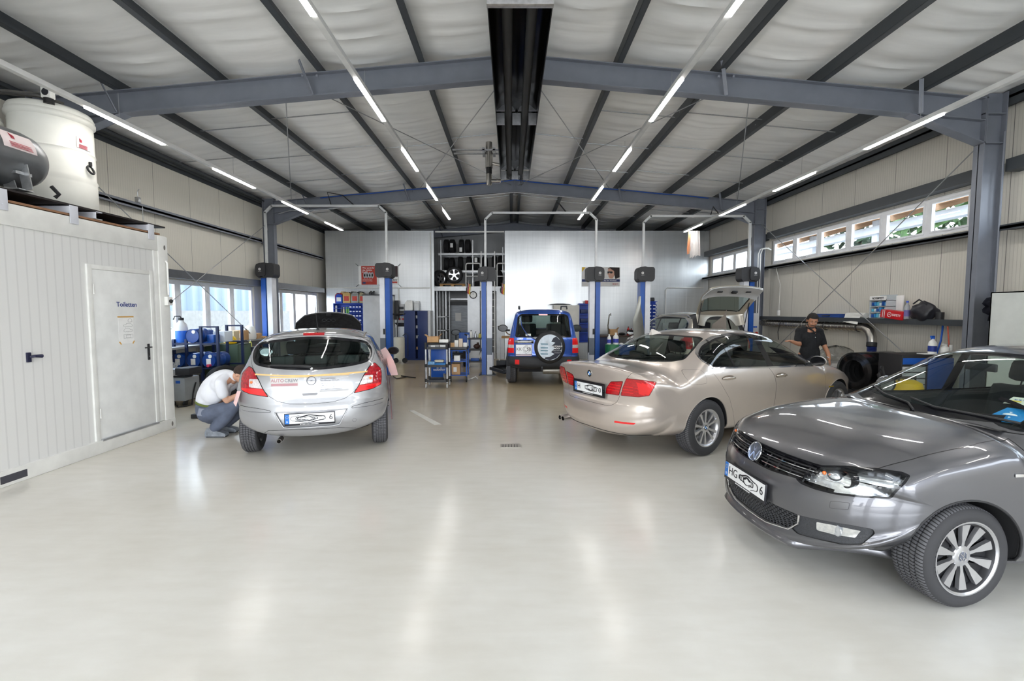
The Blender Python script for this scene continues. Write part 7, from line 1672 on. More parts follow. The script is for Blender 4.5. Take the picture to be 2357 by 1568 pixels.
def back_right():
 p = empty('wiper_poster', (3.22,16.58,2.95), 0, 'advertising poster with a portrait in dark sunglasses and a blue strip', 'poster');
 MB().box((-.68,-.004,-.34),(.68,0,.34)).build('poster_sheet', mat('poster_pale', srgb(226,224,222), .5), p); bl = mat('poster_navy', srgb(36,52,110), .5)
 MB().box((-.68,-.007,-.18),(.68,-.004,-.09)).build('blue_strip', bl, p); MB().prism([(-.68,.34),(-.55,.34),(-.68,.17)], -.004, .007, frame((0,0,0),(1,0,0),(0,0,1))).build('yellow_corner', YEL, p)
 text('poster_lettering', 'Aus dem Windkanal', .055, PAPER, p, frame((.33,-.0075,-.135), (1,0,0), (0,0,1)), bold=.01); text('poster_lettering', 'BOSCH', .06, mat('print_red2', srgb(180,50,50), .5), p, frame((.52,-.0045,-.26), (1,0,0), (0,0,1)), bold=.03)
 F = frame((.42,-.0045,.10), (1,0,0), (0,0,1)); dk = mat('print_hair', srgb(40,30,30), .6); sk = mat('print_skin', srgb(206,160,140), .6)
 MB().prism([(-.18,.20),(-.10,.24),(.24,.23),(.25,-.12),(.10,-.18),(.05,.0),(-.12,.16)], 0, .001, F).build('printed_hair', dk, p); MB().prism([(-.17,.18),(-.10,.20),(.05,.10),(.06,-.05),(.0,-.16),(-.10,-.16),(-.14,-.11),(-.16,-.07),(-.15,-.04),(-.19,-.01),(-.165,.06)], .001, .002, F).build('printed_face', sk, p); MB().prism([(-.19,.09),(-.02,.09),(-.0,.04),(-.06,.01),(-.11,.05),(-.17,.01),(-.19,.03)], .002, .003, F).build('printed_glasses', INK, p)
 cabinet('white_cabinet', (1.50,16.15,0),(2.40,16.57,1.93), mat('cabinet_cream', srgb(216,214,206), .4), 'cream two-door cabinet behind the blue off-road vehicle', split=1.95)
 b = MB(); P = [(-.42,0),(-.30,.035),(-.1,.055),(.12,.055),(.32,.035),(.44,0),(.30,.012),(-.28,.012)]; b.prism(P, -.08, .08, frame((0,0,0),(1,0,0),(0,0,1))); t = tag(b.build('car_spoiler', PLA), 'black curved roof spoiler lying on the cream cabinet', 'spoiler'); t.location = (1.72,16.3,1.935)
 r = empty('tool_rack', (2.58,16.3,0), 0, 'blue open shelf rack left of the second lift post', 'rack'); b = MB(); b.box((-.16,.2,.6),(.18,.22,2.0)); [b.box((-.16,-.05,z),(.18,.21,z+.03)) for z in (.62,.95,1.28,1.6,1.95)]; b.box((-.17,-.05,.6),(-.155,.22,2.0)); b.build('rack_frame', BLUB, r)
 for z in (1.32,1.64,.98): tag(BOX('blue_tray', (2.46,16.26,z),(2.72,16.42,z+.14), BLUD, bev=.01), 'dark blue tray in the open rack, %s of three' % {1.64:'highest',1.32:'middle',.98:'lowest'}[z], 'tray')
 tag(BOX('red_box', (2.62,16.28,1.985),(2.74,16.4,2.10), REDP, bev=.01), 'small red box on top of the blue open rack', 'box')
 w = empty('workbench', (4.3,16.0,0), 0, 'long workbench with dark brown top along the right galvanised partition', 'bench'); MB().box((-1.35,-.4,.84),(1.6,.5,.90), .004).build('bench_top', mat('bench_brown', srgb(74,60,54), .5), w); MB().box((-1.3,-.3,0),(-.7,.45,.84), .004).build('drawer_unit', BLUD, w); MB().box((.6,-.3,0),(1.5,.45,.84), .004).build('drawer_unit', BLUD, w)
 z = .90
 carton('carton', (3.50,15.75,z), (.26,.22,.20), 'open brown carton on the long workbench', open_=True); tag(MB().sphere((3.80,15.75,z+.045), .12, 16, (1,.8,.4)).build('dark_cloth', RUB), 'black cloth heap on the long workbench beside the carton', 'cloth')
 for i, (x, m_, r_, h, lb) in enumerate(((4.02,REDP,.05,.30,'dark red spray can'),(4.12,REDP,.045,.24,'shorter red can'),(4.30,WPL,.07,.24,'white square jug'),(4.44,WPL,.055,.28,'white bottle with dark spray head'),(4.64,DGR,.05,.22,'dark jar with white lid'))): bottle('bottle', (x,15.75,z), m_, RUB if i != 4 else WPL, lb+' on the long workbench', r_, h, spray=i == 3)
 b = MB(); P = []
 for k in range(15):
  t = k/14; zz = .15+1.95*t; wd = .52-.30*t if t > .72 else .42-.12*t
  c = .06*sin(pi*t); L_ = -wd/2+max(0,t-.70)/.30*wd*.85; P.append([(L_+(wd/2-L_)*u, c-.05*sin(pi*u)-.02*sin(4*pi*u), zz) for u in (0,.25,.5,.75,1)])
 b.grid(P); b.grid([[V(p)+V((0,.012,0)) for p in q] for q in P], True); t = tag(b.build('body_panel', mat('panel_silver', srgb(150,150,144), .35, .6)), 'silver car side panel leaning against the third lift post', 'car panel'); t.location = (3.40,11.5,.0); t.rotation_euler = (R(-4),R(-6),.5)
 bins(4.62, 5.12, 16.2, 1.02, .125, 3, 8, 'small blue bin with white label in the rack behind the estate')
 b = MB(); b.box((-.27,.2,0),(.27,.24,1.17)); b.box((-.27,0,1.15),(.27,.24,1.17)); t = tag(b.build('bin_rack', BLUB), 'blue bin rack behind the silver estate', 'rack'); t.location = (4.87,16.2,.90)
 tag(MB().tube([(4.66,16.3,2.12),(4.85,16.3,2.12),(5.05,16.3,2.13)], [.07,.08,.075], 14).build('rolled_bundle', DGR), 'dark rolled bundle lying on the blue bin rack', 'bundle')
 tag(TUBE('cable_conduit', [(5.55,16.56,1.2),(5.55,16.56,2.48),(5.62,16.56,2.56),(6.9,16.56,2.56)], .02, WPL, n=8), 'white bent conduit on the right galvanised partition', 'conduit')
 s = empty('socket_box', (5.55,16.48,.95), 0, 'grey socket box at the foot of the bent conduit', 'socket box'); MB().box((-.12,0,0),(.12,.08,.35), .01).build('box_housing', GREY, s); MB().cyl((0,0,.1), .03, -.03, 12, 'y').build('socket', BLUB, s)
 g = empty('waste_drum', (2.58,11.7,0), 0, 'green drum beside the right post of the middle lift', 'drum'); MB().lathe([(0,0),(.17,0),(.18,.02),(.18,.86),(.17,.88),(0,.88)], 28).build('drum_body', mat('drum_green', srgb(40,110,70), .4), g)
 c = empty('blue_crate', (3.0,11.9,.60), 0, 'blue crate of parts on a green stand right of the middle lift', 'crate'); b = MB(); b.box((-.26,-.18,0),(.26,.18,.012)); [b.box(q[0],q[1]) for q in (((-.26,-.18,0),(-.25,.18,.26)),((.25,-.18,0),(.26,.18,.26)),((-.26,-.18,0),(.26,-.17,.26)),((-.26,.17,0),(.26,.18,.26)))]; b.build('crate_body', BLUE, c); tag(BOX('green_stand', (2.76,11.7,0),(3.26,12.1,.60), mat('stand_green', srgb(30,130,80), .5), bev=.01), 'green box stand under the blue crate', 'stand')
 for i, (x, lb) in enumerate(((2.86,'left part in the blue crate'),(3.0,'middle part in the blue crate'),(3.14,'right part in the blue crate'))): tag(MB().sphere((x,11.9,.86), .07, 12, (1,.9,.6)).build('wrapped_part', WPL), 'white wrapped '+lb, 'part')
 for i, (x, h, lb) in enumerate(((2.49,.26,'white bottle with blue label on the green drum, nearer the lift'),(2.66,.30,'frosted jug on the green drum'))): bottle('bottle', (x,11.65,.88), WPL, WPL, lb, .05+.02*i, h, lab=mat('label_blue', srgb(60,70,170), .5))
 tag(MB().tube([(2.55,11.95,.9),(2.53,12.0,1.35),(2.56,12.0,1.62),(2.60,12.0,1.66),(2.60,12.0,1.60)], .014, 8).build('hanging_chain', mat('chain_dark', srgb(70,64,50), .6)), 'dark hooked chain hanging beside the middle lift', 'chain')
 sh = empty('hung_cloth', (5.36,13.55,4.05), 0, 'white and orange cloth hung from the far end of the outer right light strip', 'cloth'); P = []
 for k in range(10):
  t = k/9; row = []
  for j in range(13):
   u = j/12-.5; x = u*(.24+.06*t); y = .04*sin(j*1.9)*(.4+t); z = -.62*t-(.18*t*abs(sin(j*1.1)))+.0
   row.append((x,y,z))
  P.append(row)
 b = MB(); b.grid(P); b.grid([[V(p)+V((0,.01,0)) for p in q] for q in P], True); b.build('cloth_front', mat('cloth_white', srgb(226,222,220), .9), sh)
 b = MB(); P2 = [[(x*1.25-.02,y+.06,z*.85) for x, y, z in q] for q in P]; b.grid(P2); b.grid([[V(p)+V((0,.01,0)) for p in q] for q in P2], True); b.build('cloth_orange', mat('cloth_orange', srgb(226,170,130), .9), sh)
# ------------------------------------------------------------------ people
def remesh(o, vox, it=6, fac=.6):
 m = o.modifiers.new('skin_merge', 'REMESH'); m.mode = 'VOXEL'; m.voxel_size = vox; m.use_smooth_shade = True
 s = o.modifiers.new('soften', 'SMOOTH'); s.iterations = it; s.factor = fac
 ev = o.evaluated_get(bpy.context.evaluated_depsgraph_get()); me = bpy.data.meshes.new_from_object(ev); me.name = o.name
 mats = [sl.material for sl in o.material_slots]; o.modifiers.clear(); o.data = me
 if not me.materials:
  for x in mats: me.materials.append(x)
 me.polygons.foreach_set('use_smooth', [True]*len(me.polygons)); me.update()
def ell(b, c, r, M=None):
 """ellipsoid with radii r, optionally turned"""
 MM = Matrix.Translation(V(c)) @ ((M or Matrix()).to_4x4()) @ Matrix.Diagonal((*r, 1)); n, m = 20, 12
 b.lathe([(max(1e-4, sin(pi*k/m)), -cos(pi*k/m)) for k in range(m+1)], n, MM)
def limb(b, pts, rad):
 P = catmull(pts, 5); n = len(pts)-1; rr = []
 for i in range(len(P)):
  t = i/5; k = min(n-1, int(t)); f = t-k; rr.append(rad[k]*(1-f)+rad[k+1]*f)
 b.tube(P, rr, 14)
 for p, r in ((P[0], rr[0]),(P[-1], rr[-1])): b.sphere(p, r*.99, 14)
def hand(b, w, d, up, thumb, size=1., curl=.35):
 """palm and five fingers; w wrist, d pointing direction, up = back of the hand, thumb = thumb side"""
 d = V(d).normalized(); up = (V(up)-d*V(up).dot(d)).normalized(); th = d.cross(up);
 if th.dot(V(thumb)) < 0: th = -th
 w = V(w); pc = w+d*.045*size
 R3 = Matrix((d, th, up)).transposed()
 ell(b, pc, (.052*size,.042*size,.017*size), R3)
 for k, (off, L) in enumerate(((.030,.070),(.010,.078),(-.011,.072),(-.031,.056))):
  s = w+d*.082*size+th*off*size; a = s+d*L*.45*size*cos(curl*.5)-up*L*.45*size*sin(curl*.5); c = a+d*L*.32*size*cos(curl*1.6)-up*L*.32*size*sin(curl*1.6); e = c+d*L*.22*size*cos(curl*2.4)-up*L*.22*size*sin(curl*2.4)
  limb(b, [s-d*.02,a,c,e], [.0095*size,.0088*size,.008*size,.0068*size])
 s = w+d*.028*size+th*.030*size; a = s+d*.028*size+th*.026*size-up*.006; c = a+d*.032*size+th*.008*size-up*.01; limb(b, [s,a,c], [.012*size,.010*size,.0085*size])
def head(b, c, f, up, s=1.):
 """head at c (centre), looking along f"""
 f = V(f).normalized(); up = (V(up)-f*V(up).dot(f)).normalized(); l = up.cross(f); M = Matrix((f, l, up)).transposed(); c = V(c)
 P = lambda x, y, z: c+(f*x+l*y+up*z)*s
 ell(b, P(-.012,0,.030), (.096*s,.076*s,.095*s), M); ell(b, P(.022,0,-.045), (.066*s,.056*s,.070*s), M); ell(b, P(.052,0,-.088), (.030*s,.030*s,.024*s), M)
 for q in (-1,1):
  ell(b, P(.055,q*.034,-.022), (.026*s,.024*s,.022*s), M); ell(b, P(.074,q*.027,.030), (.016*s,.026*s,.010*s), M); ell(b, P(-.012,q*.077,-.008), (.017*s,.008*s,.030*s), M)
 limb(b, [P(.082,0,.020),P(.097,0,-.008),P(.106,0,-.024)], [.008*s,.010*s,.013*s]); [ell(b, P(.094,q*.012,-.028), (.010*s,.008*s,.007*s), M) for q in (-1,1)]
 ell(b, P(.084,0,-.054), (.011*s,.025*s,.0055*s), M); ell(b, P(.081,0,-.066), (.010*s,.021*s,.006*s), M)
 return P, M
def face_bits(P, M, s, par, beard, looking_down=True):
 wh = mat('eye_white', (.38,.35,.33), .4); br = mat('brow_dark', srgb(34,26,22), .8); lip = mat('lip', srgb(150,90,80), .5)
 e = MB(); [ell(e, P(.078,q*.030,.010), (.009*s,.011*s,.0034*s), M) for q in (-1,1)]; e.build('eyes', wh, par)
 e = MB(); [ell(e, P(.0855,q*.030,.009), (.002*s,.0055*s,.0034*s), M) for q in (-1,1)]; e.build('irises', br, par)
 e = MB(); [e.tube([P(.086,q*.014,.030),P(.089,q*.028,.036),P(.078,q*.046,.030)], [.004*s,.0045*s,.003*s], 6) for q in (-1,1)]; e.build('eyebrows', br, par)
 e = MB(); e.tube([P(.082,-.024,-.060),P(.0945,0,-.058),P(.082,.024,-.060)], [.002*s,.0032*s,.002*s], 6); e.build('mouth', lip, par)
 if beard:
  e = MB(); e.tube([P(.080,-.030,-.052),P(.096,-.012,-.044),P(.096,.012,-.044),P(.080,.030,-.052)], .005*s, 8)
  ell(e, P(.060,0,-.092), (.030*s,.030*s,.022*s), M); limb(e, [P(.02,.058,-.060),P(.042,.044,-.092),P(.062,0,-.106),P(.042,-.044,-.092),P(.02,-.058,-.060)], [.009*s]*5); e.build('beard', mat('beard_grey', srgb(70,62,58), .9, noise=(120,.3)), par)
def hair_cap(P, M, s, par, col):
 b = MB(); n, m = 28, 14; vs = []; fs = []
 for j in range(m+1):
  for i in range(n):
   a = 2*pi*i/n; ph = pi*.60*j/m; x = sin(ph)*cos(a); y = sin(ph)*sin(a); z = cos(ph)
   low = -.045 if x < -.3 else (.072 if x > .45 else -.0+.02*(x > .1))
   zz = max(.030+z*.100, low)
   vs.append(P(-.014+x*.103, y*.082, zz))
 for j in range(m):
  for i in range(n): fs.append((j*n+i, j*n+(i+1)%n, (j+1)*n+(i+1)%n, (j+1)*n+i))
 b.add(vs, fs); return b.build('hair', mat('hair_'+col[0], srgb(*col[1]), .75, noise=(90,.35), bump=(160,.6)), par, 80)
def standing_man():
 skin = mat('skin_tan', srgb(178,128,100), .5, noise=(14,.06)); X, Y = 5.45, 8.36
 root = empty('person', (X,Y,0), 0, 'person in a black polo shirt standing at the nose of the champagne saloon, looking down', 'person')
 def W(x, y, z): return V((x,y,z))
 b = MB(); hc = W(-.005,-.05,1.545); f = V((-.30,-.86,-.42)); P, M = head(b, hc, f, (0,-.25,1), 1.09)
 limb(b, [W(0,.02,1.30),W(0,.0,1.40),hc+V((0,.02,-.05))], [.075,.062,.058])
 limb(b, [W(0,.03,.92),W(0,.02,1.10),W(0,.03,1.28),W(0,.03,1.36)], [.13,.125,.14,.11]); limb(b, [W(-.17,.03,1.345),W(0,.03,1.37),W(.17,.03,1.345)], [.06,.08,.06])
 limb(b, [W(-.20,.03,1.335),W(-.255,-.05,1.20),W(-.27,-.12,1.125)], [.052,.046,.040]); limb(b, [W(-.27,-.12,1.125),W(-.39,-.20,1.155),W(-.50,-.26,1.185)], [.040,.036,.026]); hand(b, W(-.50,-.26,1.185), (-.85,-.4,.15), (0,.1,1), (.3,-1,.2), 1., .30)
 limb(b, [W(.20,.03,1.335),W(.245,.03,1.18),W(.26,-.02,1.07)], [.052,.047,.040]); limb(b, [W(.26,-.02,1.07),W(.265,-.10,.96),W(.245,-.17,.855)], [.040,.037,.027]); hand(b, W(.245,-.17,.855), (-.1,-.45,-.85), (.8,-.5,.2), (-.6,-.7,0), 1., .35)
 for s in (-1,1): limb(b, [W(s*.095,.03,.92),W(s*.105,.0,.50),W(s*.11,.04,.10)], [.085,.058,.042])
 body = b.build('body', skin, root); remesh(body, .0065, 5, .5)
 face_bits(P, M, 1.09, body, True); hair_cap(P, M, 1.10, body, ('dark', (28,24,22)))
 sh = MB(); limb(sh, [W(0,.03,.80),W(0,.02,.90),W(0,.01,1.02),W(0,.015,1.18),W(0,.03,1.30),W(0,.035,1.35)], [.145,.147,.138,.145,.138,.10])
 for s in (-1,1): ell(sh, W(s*.085,.0,1.20), (.105,.118,.16)); ell(sh, W(s*.065,.0,.95), (.105,.125,.17))
 limb(sh, [W(-.19,.03,1.345),W(0,.035,1.37),W(.19,.03,1.345)], [.066,.085,.066]); limb(sh, [W(-.185,.03,1.34),W(-.242,-.03,1.22),W(-.262,-.08,1.155)], [.064,.060,.056]); limb(sh, [W(.185,.03,1.34),W(.236,.03,1.21),W(.252,.01,1.125)], [.064,.062,.058])
 so = sh.build('polo_shirt', mat('shirt_black', srgb(26,27,30), .9, noise=(30,.2), bump=(9,.5)), body); remesh(so, .009, 6, .5)
 c = MB(); c.tube(catmull([W(.005,-.128,1.325),W(-.045,-.100,1.385),W(-.078,-.01,1.425),W(0,.085,1.445),W(.078,-.01,1.425),W(.055,-.100,1.385),W(.005,-.128,1.325)], 4), .013, 8); c.build('collar', mat('shirt_black', ()), so); bt = MB(); bt.sphere(W(.005,-.135,1.25), .007, 8); bt.build('button', WPL, so)
 sk = MB().add([W(-.042,-.098,1.385),W(.052,-.098,1.385),W(.005,-.136,1.31)], [(0,1,2)]).build('open_neck', skin, body)
 tr = MB(); limb(tr, [W(0,.03,.98),W(0,.03,.86)], [.15,.165])
 for s in (-1,1): limb(tr, [W(s*.09,.03,.88),W(s*.105,.0,.50),W(s*.11,.04,.09)], [.105,.082,.075])
 to = tr.build('trousers', mat('trousers_dark', srgb(36,38,46), .85, bump=(8,.5)), body); remesh(to, .011)
 for s in (-1,1): MB().box((-.05,-.20,0),(.05,.09,.09), .035, Matrix.Translation((s*.11,.04,0))).build('shoe', RUB, body)
 w = MB(); c0 = W(.252,-.145,.885); w.torus((0,0,0), .032, .008, 20, 6, frame(c0, V((.25,-.5,-.85)).orthogonal(), V((0,1,.3)))); w.build('wristwatch', ALU, body)
 return root
def crouching_man():
 skin = mat('skin_light', srgb(206,160,134), .5, noise=(14,.06)); root = empty('person', (-4.05,6.33,0), 0, 'person in a white T-shirt and grey work trousers crouching beside the silver compact hatchback', 'person')
 W = lambda x, y, z: V((x,y,z))     # x towards the car
 b = MB(); hc = W(.335,-.02,.845); P, M = head(b, hc, (.88,-.10,-.45), (.45,0,.88), 1.0)
 limb(b, [W(.16,.0,.80),W(.24,-.01,.82),hc+V((-.02,0,-.03))], [.075,.06,.06])
 limb(b, [W(-.10,0,.42),W(-.06,0,.58),W(.06,0,.72),W(.17,0,.79)], [.13,.13,.13,.10]); limb(b, [W(.17,-.18,.755),W(.17,0,.79),W(.17,.18,.755)], [.05,.075,.05])
 for s in (-1,1):
  limb(b, [W(.17,s*.19,.74),W(.20,s*.22,.62),W(.235,s*.20,.52)], [.052,.048,.042]); limb(b, [W(.235,s*.20,.52),W(.31,s*.14,.56),W(.41,s*.09,.61)], [.042,.037,.027]); hand(b, W(.41,s*.09,.61), (.9,-s*.1,.3), (0,0,1), (0,-s,.3), 1., .45)
  limb(b, [W(-.09,s*.09,.33),W(.12,s*.13,.40),W(.30,s*.14,.45)], [.09,.075,.058]); limb(b, [W(.30,s*.14,.45),W(.16,s*.13,.26),W(.02,s*.12,.11)], [.055,.055,.04])
 body = b.build('body', skin, root); remesh(body, .0065, 5, .5); face_bits(P, M, 1., body, False); hair_cap(P, M, 1.01, body, ('brown', (58,46,38)))
 sh = MB(); limb(sh, [W(-.15,0,.40),W(-.13,0,.52),W(-.05,0,.66),W(.07,0,.76),W(.17,0,.80),W(.215,0,.815)], [.145,.16,.165,.155,.12,.082])
 for s in (-1,1): ell(sh, W(-.04,s*.07,.60), (.16,.12,.17), Matrix.Rotation(R(32),3,'Y')); ell(sh, W(.08,s*.08,.71), (.13,.12,.12), Matrix.Rotation(R(40),3,'Y'))
 limb(sh, [W(.15,-.19,.755),W(.14,0,.80),W(.15,.19,.755)], [.072,.09,.072])
 for s in (-1,1): limb(sh, [W(.15,s*.19,.75),W(.18,s*.22,.67),W(.20,s*.225,.61)], [.075,.074,.070])
 so = sh.build('t_shirt', mat('shirt_white', srgb(226,228,234), .9, bump=(7,.6)), body); remesh(so, .009, 6, .5)
 tm = mat('work_trousers_grey', srgb(92,100,118), .85, noise=(12,.12), bump=(9,.7)); tr = MB(); limb(tr, [W(-.16,0,.46),W(-.14,0,.36),W(-.10,0,.30)], [.145,.165,.15])
 for s in (-1,1):
  ell(tr, W(-.13,s*.07,.32), (.12,.11,.13)); limb(tr, [W(-.09,s*.09,.32),W(.12,s*.13,.38),W(.30,s*.14,.44)], [.115,.098,.080]); limb(tr, [W(.30,s*.14,.43),W(.16,s*.135,.26),W(.02,s*.12,.14)], [.078,.08,.075])
 to = tr.build('trousers', tm, body); remesh(to, .010)
 bl = MB(); bl.tube([W(-.128,0,.445)+V((cos(a)*.150,sin(a)*.170,cos(a)*-.04)) for a in [2*pi*k/24 for k in range(24)]], .016, 8, closed=True); bl.build('belt', mat('belt_olive', srgb(96,108,50), .7), to)
 pk = MB(); pk.box((-.055,-.006,-.06),(.055,.006,.04), .004, frame(W(-.115,-.185,.345), (1,0,-.1), (0,.25,1)) @ Matrix.Rotation(pi/2,4,'X')); pk.build('pocket', mat('pocket_grey', srgb(132,138,152), .85), to)
 for s in (-1,1):
  f = MB(); pr = [(-.12,.0),(.13,.0),(.16,.03),(.14,.06),(.03,.09),(-.02,.13),(-.10,.13),(-.13,.06)]; f.prism(rpoly([(x-.0,z) for x, z in pr], .02), -.045, .045, frame(W(.02,s*.12,0), (1,0,0), (0,0,1))); sh_ = f.build('shoe', mat('shoe_grey', srgb(128,134,142), .6, noise=(20,.25)), body, 40)
  MB().box((-.11,-.047,0),(.14,.047,.02), .008, Matrix.Translation((.02,s*.12,0))).build('sole', DGR, sh_)
 return root
# ------------------------------------------------------------------ goods along the side walls
def left_goods():
 DB = mat('rack_navy', srgb(26,40,78), .45)
 r = empty('drum_rack', (-6.22,9.62,0), 0, 'dark blue steel rack holding small blue drums under the left window', 'rack'); b = MB()
 for x in (-.52,-.27,.03,.36):
  for y in (-.42,.42): b.box((x-.022,y-.022,.02),(x+.022,y+.022,1.16 if x < 0 else 1.42))
 for z in (.56,1.05):
  for y in (-.42,.42): b.box((-.54,y-.02,z),(.38,y+.02,z+.03))
 for y in (-.42,.42): b.box((.03,y-.015,1.39),(.36,y+.015,1.42))
 b.build('rack_frame', DB, r); MB().box((-.54,-.46,.0),(.42,.45,.03)).build('drip_tray', PLA, r); MB().box((-.54,-.48,.30),(.44,.46,.33)).build('tray_grating', DGR, r)
 dm = mat('drum_blue', srgb(24,66,140), .3); prof = [(0,-.24),(.13,-.24),(.135,-.25),(.14,-.24),(.14,-.09),(.146,-.08),(.14,-.07),(.14,.07),(.146,.08),(.14,.09),(.14,.24),(.135,.25),(.13,.24),(0,.24)]
 for i, (x, z, lb) in enumerate(((-6.35,1.225,'upper drum of the rack'),(-6.66,.735,'lower left drum of the rack'),(-6.35,.735,'lower middle drum of the rack'),(-6.04,.735,'lower right drum with a pink tap'))):
  y = 9.42
  d = empty('steel_drum', (x,y,z), 0, 'small blue steel drum lying on its side, '+lb, 'drum', 'blue drums in the rack')
  MB().lathe(prof, 32, Matrix.Rotation(R(90),4,'X')).build('drum_shell', dm, d); MB().cyl((.03,-.24,.08), .035, -.012, 16, 'y').build('bung', WPL, d)
  if i > 0: MB().box((-.05,-.245,-.09),(.04,-.241,.03)).build('drum_label', PAPER, d)
  if i == 3: MB().cyl((.02,-.24,-.10), .03, -.07, 12, 'y').build('tap', mat('tap_pink', srgb(200,60,90), .4), d)
 tag(BOX('blue_box', (-6.14,9.3,1.085),(-6.0,9.5,1.24), BLUE, bev=.006), 'small blue box on the top shelf of the drum rack', 'box'); tag(BOX('clear_box', (-6.16,9.52,1.085),(-5.92,9.8,1.30), mat('box_clear', srgb(214,222,230), .3), bev=.006), 'pale translucent box on the top shelf of the drum rack', 'box')
 s = empty('pump_sprayer', (-6.66,9.32,1.085), 0, 'translucent pump sprayer with blue fluid on top of the drum rack', 'sprayer'); MB().lathe([(0,0),(.10,0),(.11,.02),(.11,.24)], 26, caps=False).build('fluid', mat('fluid_blue', srgb(60,120,220), .3), s); MB().lathe([(.112,.24),(.112,.30),(.09,.38),(.05,.42),(.04,.46),(0,.46)], 26).build('sprayer_shell', mat('shell_white', srgb(220,224,226), .4), s); b = MB(); b.cyl((0,0,.45), .05, .05, 14); b.tube([(0,0,.5),(0,-.02,.53),(-.09,-.05,.53),(-.11,-.06,.46)], .012, 6); b.build('pump_handle', PLA, s)
 m = empty('grey_machine', (-6.0,8.40,0), 0, 'grey service machine on castors beside the container corner, with a small blue label', 'machine'); MB().box((-.16,-.18,.10),(.14,.22,.52), .02).build('machine_body', mat('machine_grey', srgb(150,154,156), .4), m); MB().box((-.02,-.184,.42),(.06,-.180,.47)).build('blue_label', BLUE, m); MB().box((-.20,-.2,.56),(.02,.1,.68), .01).build('silver_box', ALU, m); MB().box((.02,-.24,.58),(.27,.1,.70), .005).build('black_box', PLA, m); MB().box((-.12,-.1,.52),(.1,.1,.57)).build('neck', DGR, m)
 for k in range(4): MB().bar((-.18+.05*k,-.15,.70),(-.12+.05*k,-.15,.80), .012, .03).build('chevron', ALU, m)
 b = MB(); [b.cyl((x,y,.05), .05, .03, 14, 'x') for x in (-.12,.10) for y in (-.15,.18)]; b.build('castors', RUB, m); MB().tube([(.0,-.2,.02),(.08,-.28,.015),(.16,-.2,.015),(.2,-.1,.02),(.16,.0,.2),(.15,.1,.4)], .012, 6).build('power_cable', RUB, m)
 tag(BOX('black_block', (-5.12,7.28,0),(-5.00,7.36,.07), PLA, bev=.01), 'small black block on the floor beside the container corner', 'block')
 for i, (x, y) in enumerate(((-6.45,9.9),(-6.0,10.0),(-5.75,10.3))): pass
 for i, (x, w) in enumerate(((-6.62,.3),(-6.27,.34))): tag(BOX('black_crate', (x,8.95,0),(x+w,9.11,.26), PLA, bev=.01), 'black plastic crate on the floor under the drum rack, %s' % ('half hidden by the grey machine','right one')[i], 'crate')
 cabinet('green_cabinet', (-6.80,10.20,0),(-6.06,10.72,.98), GRN, 'dull green cupboard behind the drum rack')
 tag(MB().sphere((-6.30,10.35,1.06), .115, 20, (1,1.1,.95)).cyl((-6.30,10.33,1.0), .125, .018, 24).build('yellow_helmet', YEL), 'yellow safety helmet on the green cupboard behind the drum rack', 'helmet')
 pass
 tag(MB().prism(rpoly([(-.2,0),(.2,0),(.14,.06),(-.1,.05)], .02), -.06, .06, frame((-5.86+.0,10.4,.99), (1,0,.1), (0,0,1))).build('dark_visor', PLA), 'dark flat visor lying on the green cupboard', 'visor'); bpy.data.objects['dark_visor'].location = (-.35,.1,.0)
 tyre('winter_tyre', (-5.60,8.95,.33), (R(-10),0,R(66)), .33, .22, 'grooved tyre leaning beside the drum rack', tag_=False)
 tyre('winter_tyre', (-5.62,9.6,.31), (R(-5),0,R(80)), .30, .20, 'second tyre leaning in front of the dark grey tool chest', tag_=False)
 c = empty('tool_chest', (-6.20,11.05,0), 0, 'dark speckled tool chest with clutter on top, left of the compact hatchback', 'tool chest'); MB().box((-.32,-.25,.08),(.32,.25,.80), .01).build('chest_body', mat('chest_grey', srgb(70,76,88), .5, noise=(60,.3)), c); MB().box((-.33,-.27,.80),(.33,.26,.83), .005).build('chest_top', DGR, c); [MB().box((-.29,-.262,.12+.17*k),(.29,-.252,.27+.17*k), .003).build('drawer', mat('chest_grey', ()), c) for k in range(4)]
 [MB().cyl((x,-.2,.045), .045, .03, 14, 'x').build('castor', RUB, c) for x in (-.28,.25)]
 bottle('cleaner_bottle', (-6.39,10.93,.83), WPL, RUB, 'white and red labelled bottle on the dark speckled tool chest', .07, .24, lab=mat('label_red', srgb(200,70,60), .5)); bottle('cleaner_bottle', (-6.23,11.0,.83), mat('bottle_yellow', srgb(220,220,120), .4), WPL, 'pale yellow bottle on the dark speckled tool chest', .035, .20)
 tag(MB().box((-6.20,10.85,.83),(-5.98,11.05,.875), .02).build('black_tool', PLA), 'black power tool lying on the dark speckled tool chest', 'tool'); tag(MB().box((-6.02,10.84,.88),(-5.92,10.94,.93), .02).build('red_part', REDP), 'small red part on the dark speckled tool chest', 'part'); tag(MB().sphere((-5.86,10.85,.66), .10, 16, (.8,.8,1.1)).build('hanging_helmet', mat('visor_dark', srgb(60,56,54), .25, .3)), 'glossy dark round object at the right side of the dark speckled tool chest', 'helmet')
 zs = 1.01
 carton('plastic_crate', (-6.64,10.95,zs), (.24,.22,.24), 'beige plastic tub on the left window sill', mat('tub_beige', srgb(214,196,160), .5), lab=False); carton('carton', (-6.64,11.32,zs), (.28,.2,.24), 'brown cardboard box with a white label on the left window sill')
 P = MB(); P.lathe([(0,0),(.13,0),(.15,.05),(.14,.2),(.10,.32),(.03,.36),(0,.36)], 14); t = tag(P.build('white_bag', WPL), 'white plastic bag standing on the left window sill', 'bag'); t.location = (-6.62,11.68,zs); carton('carton', (-6.62,11.95,zs), (.2,.2,.14), 'small brown box at the end of the left window sill', lab=False)
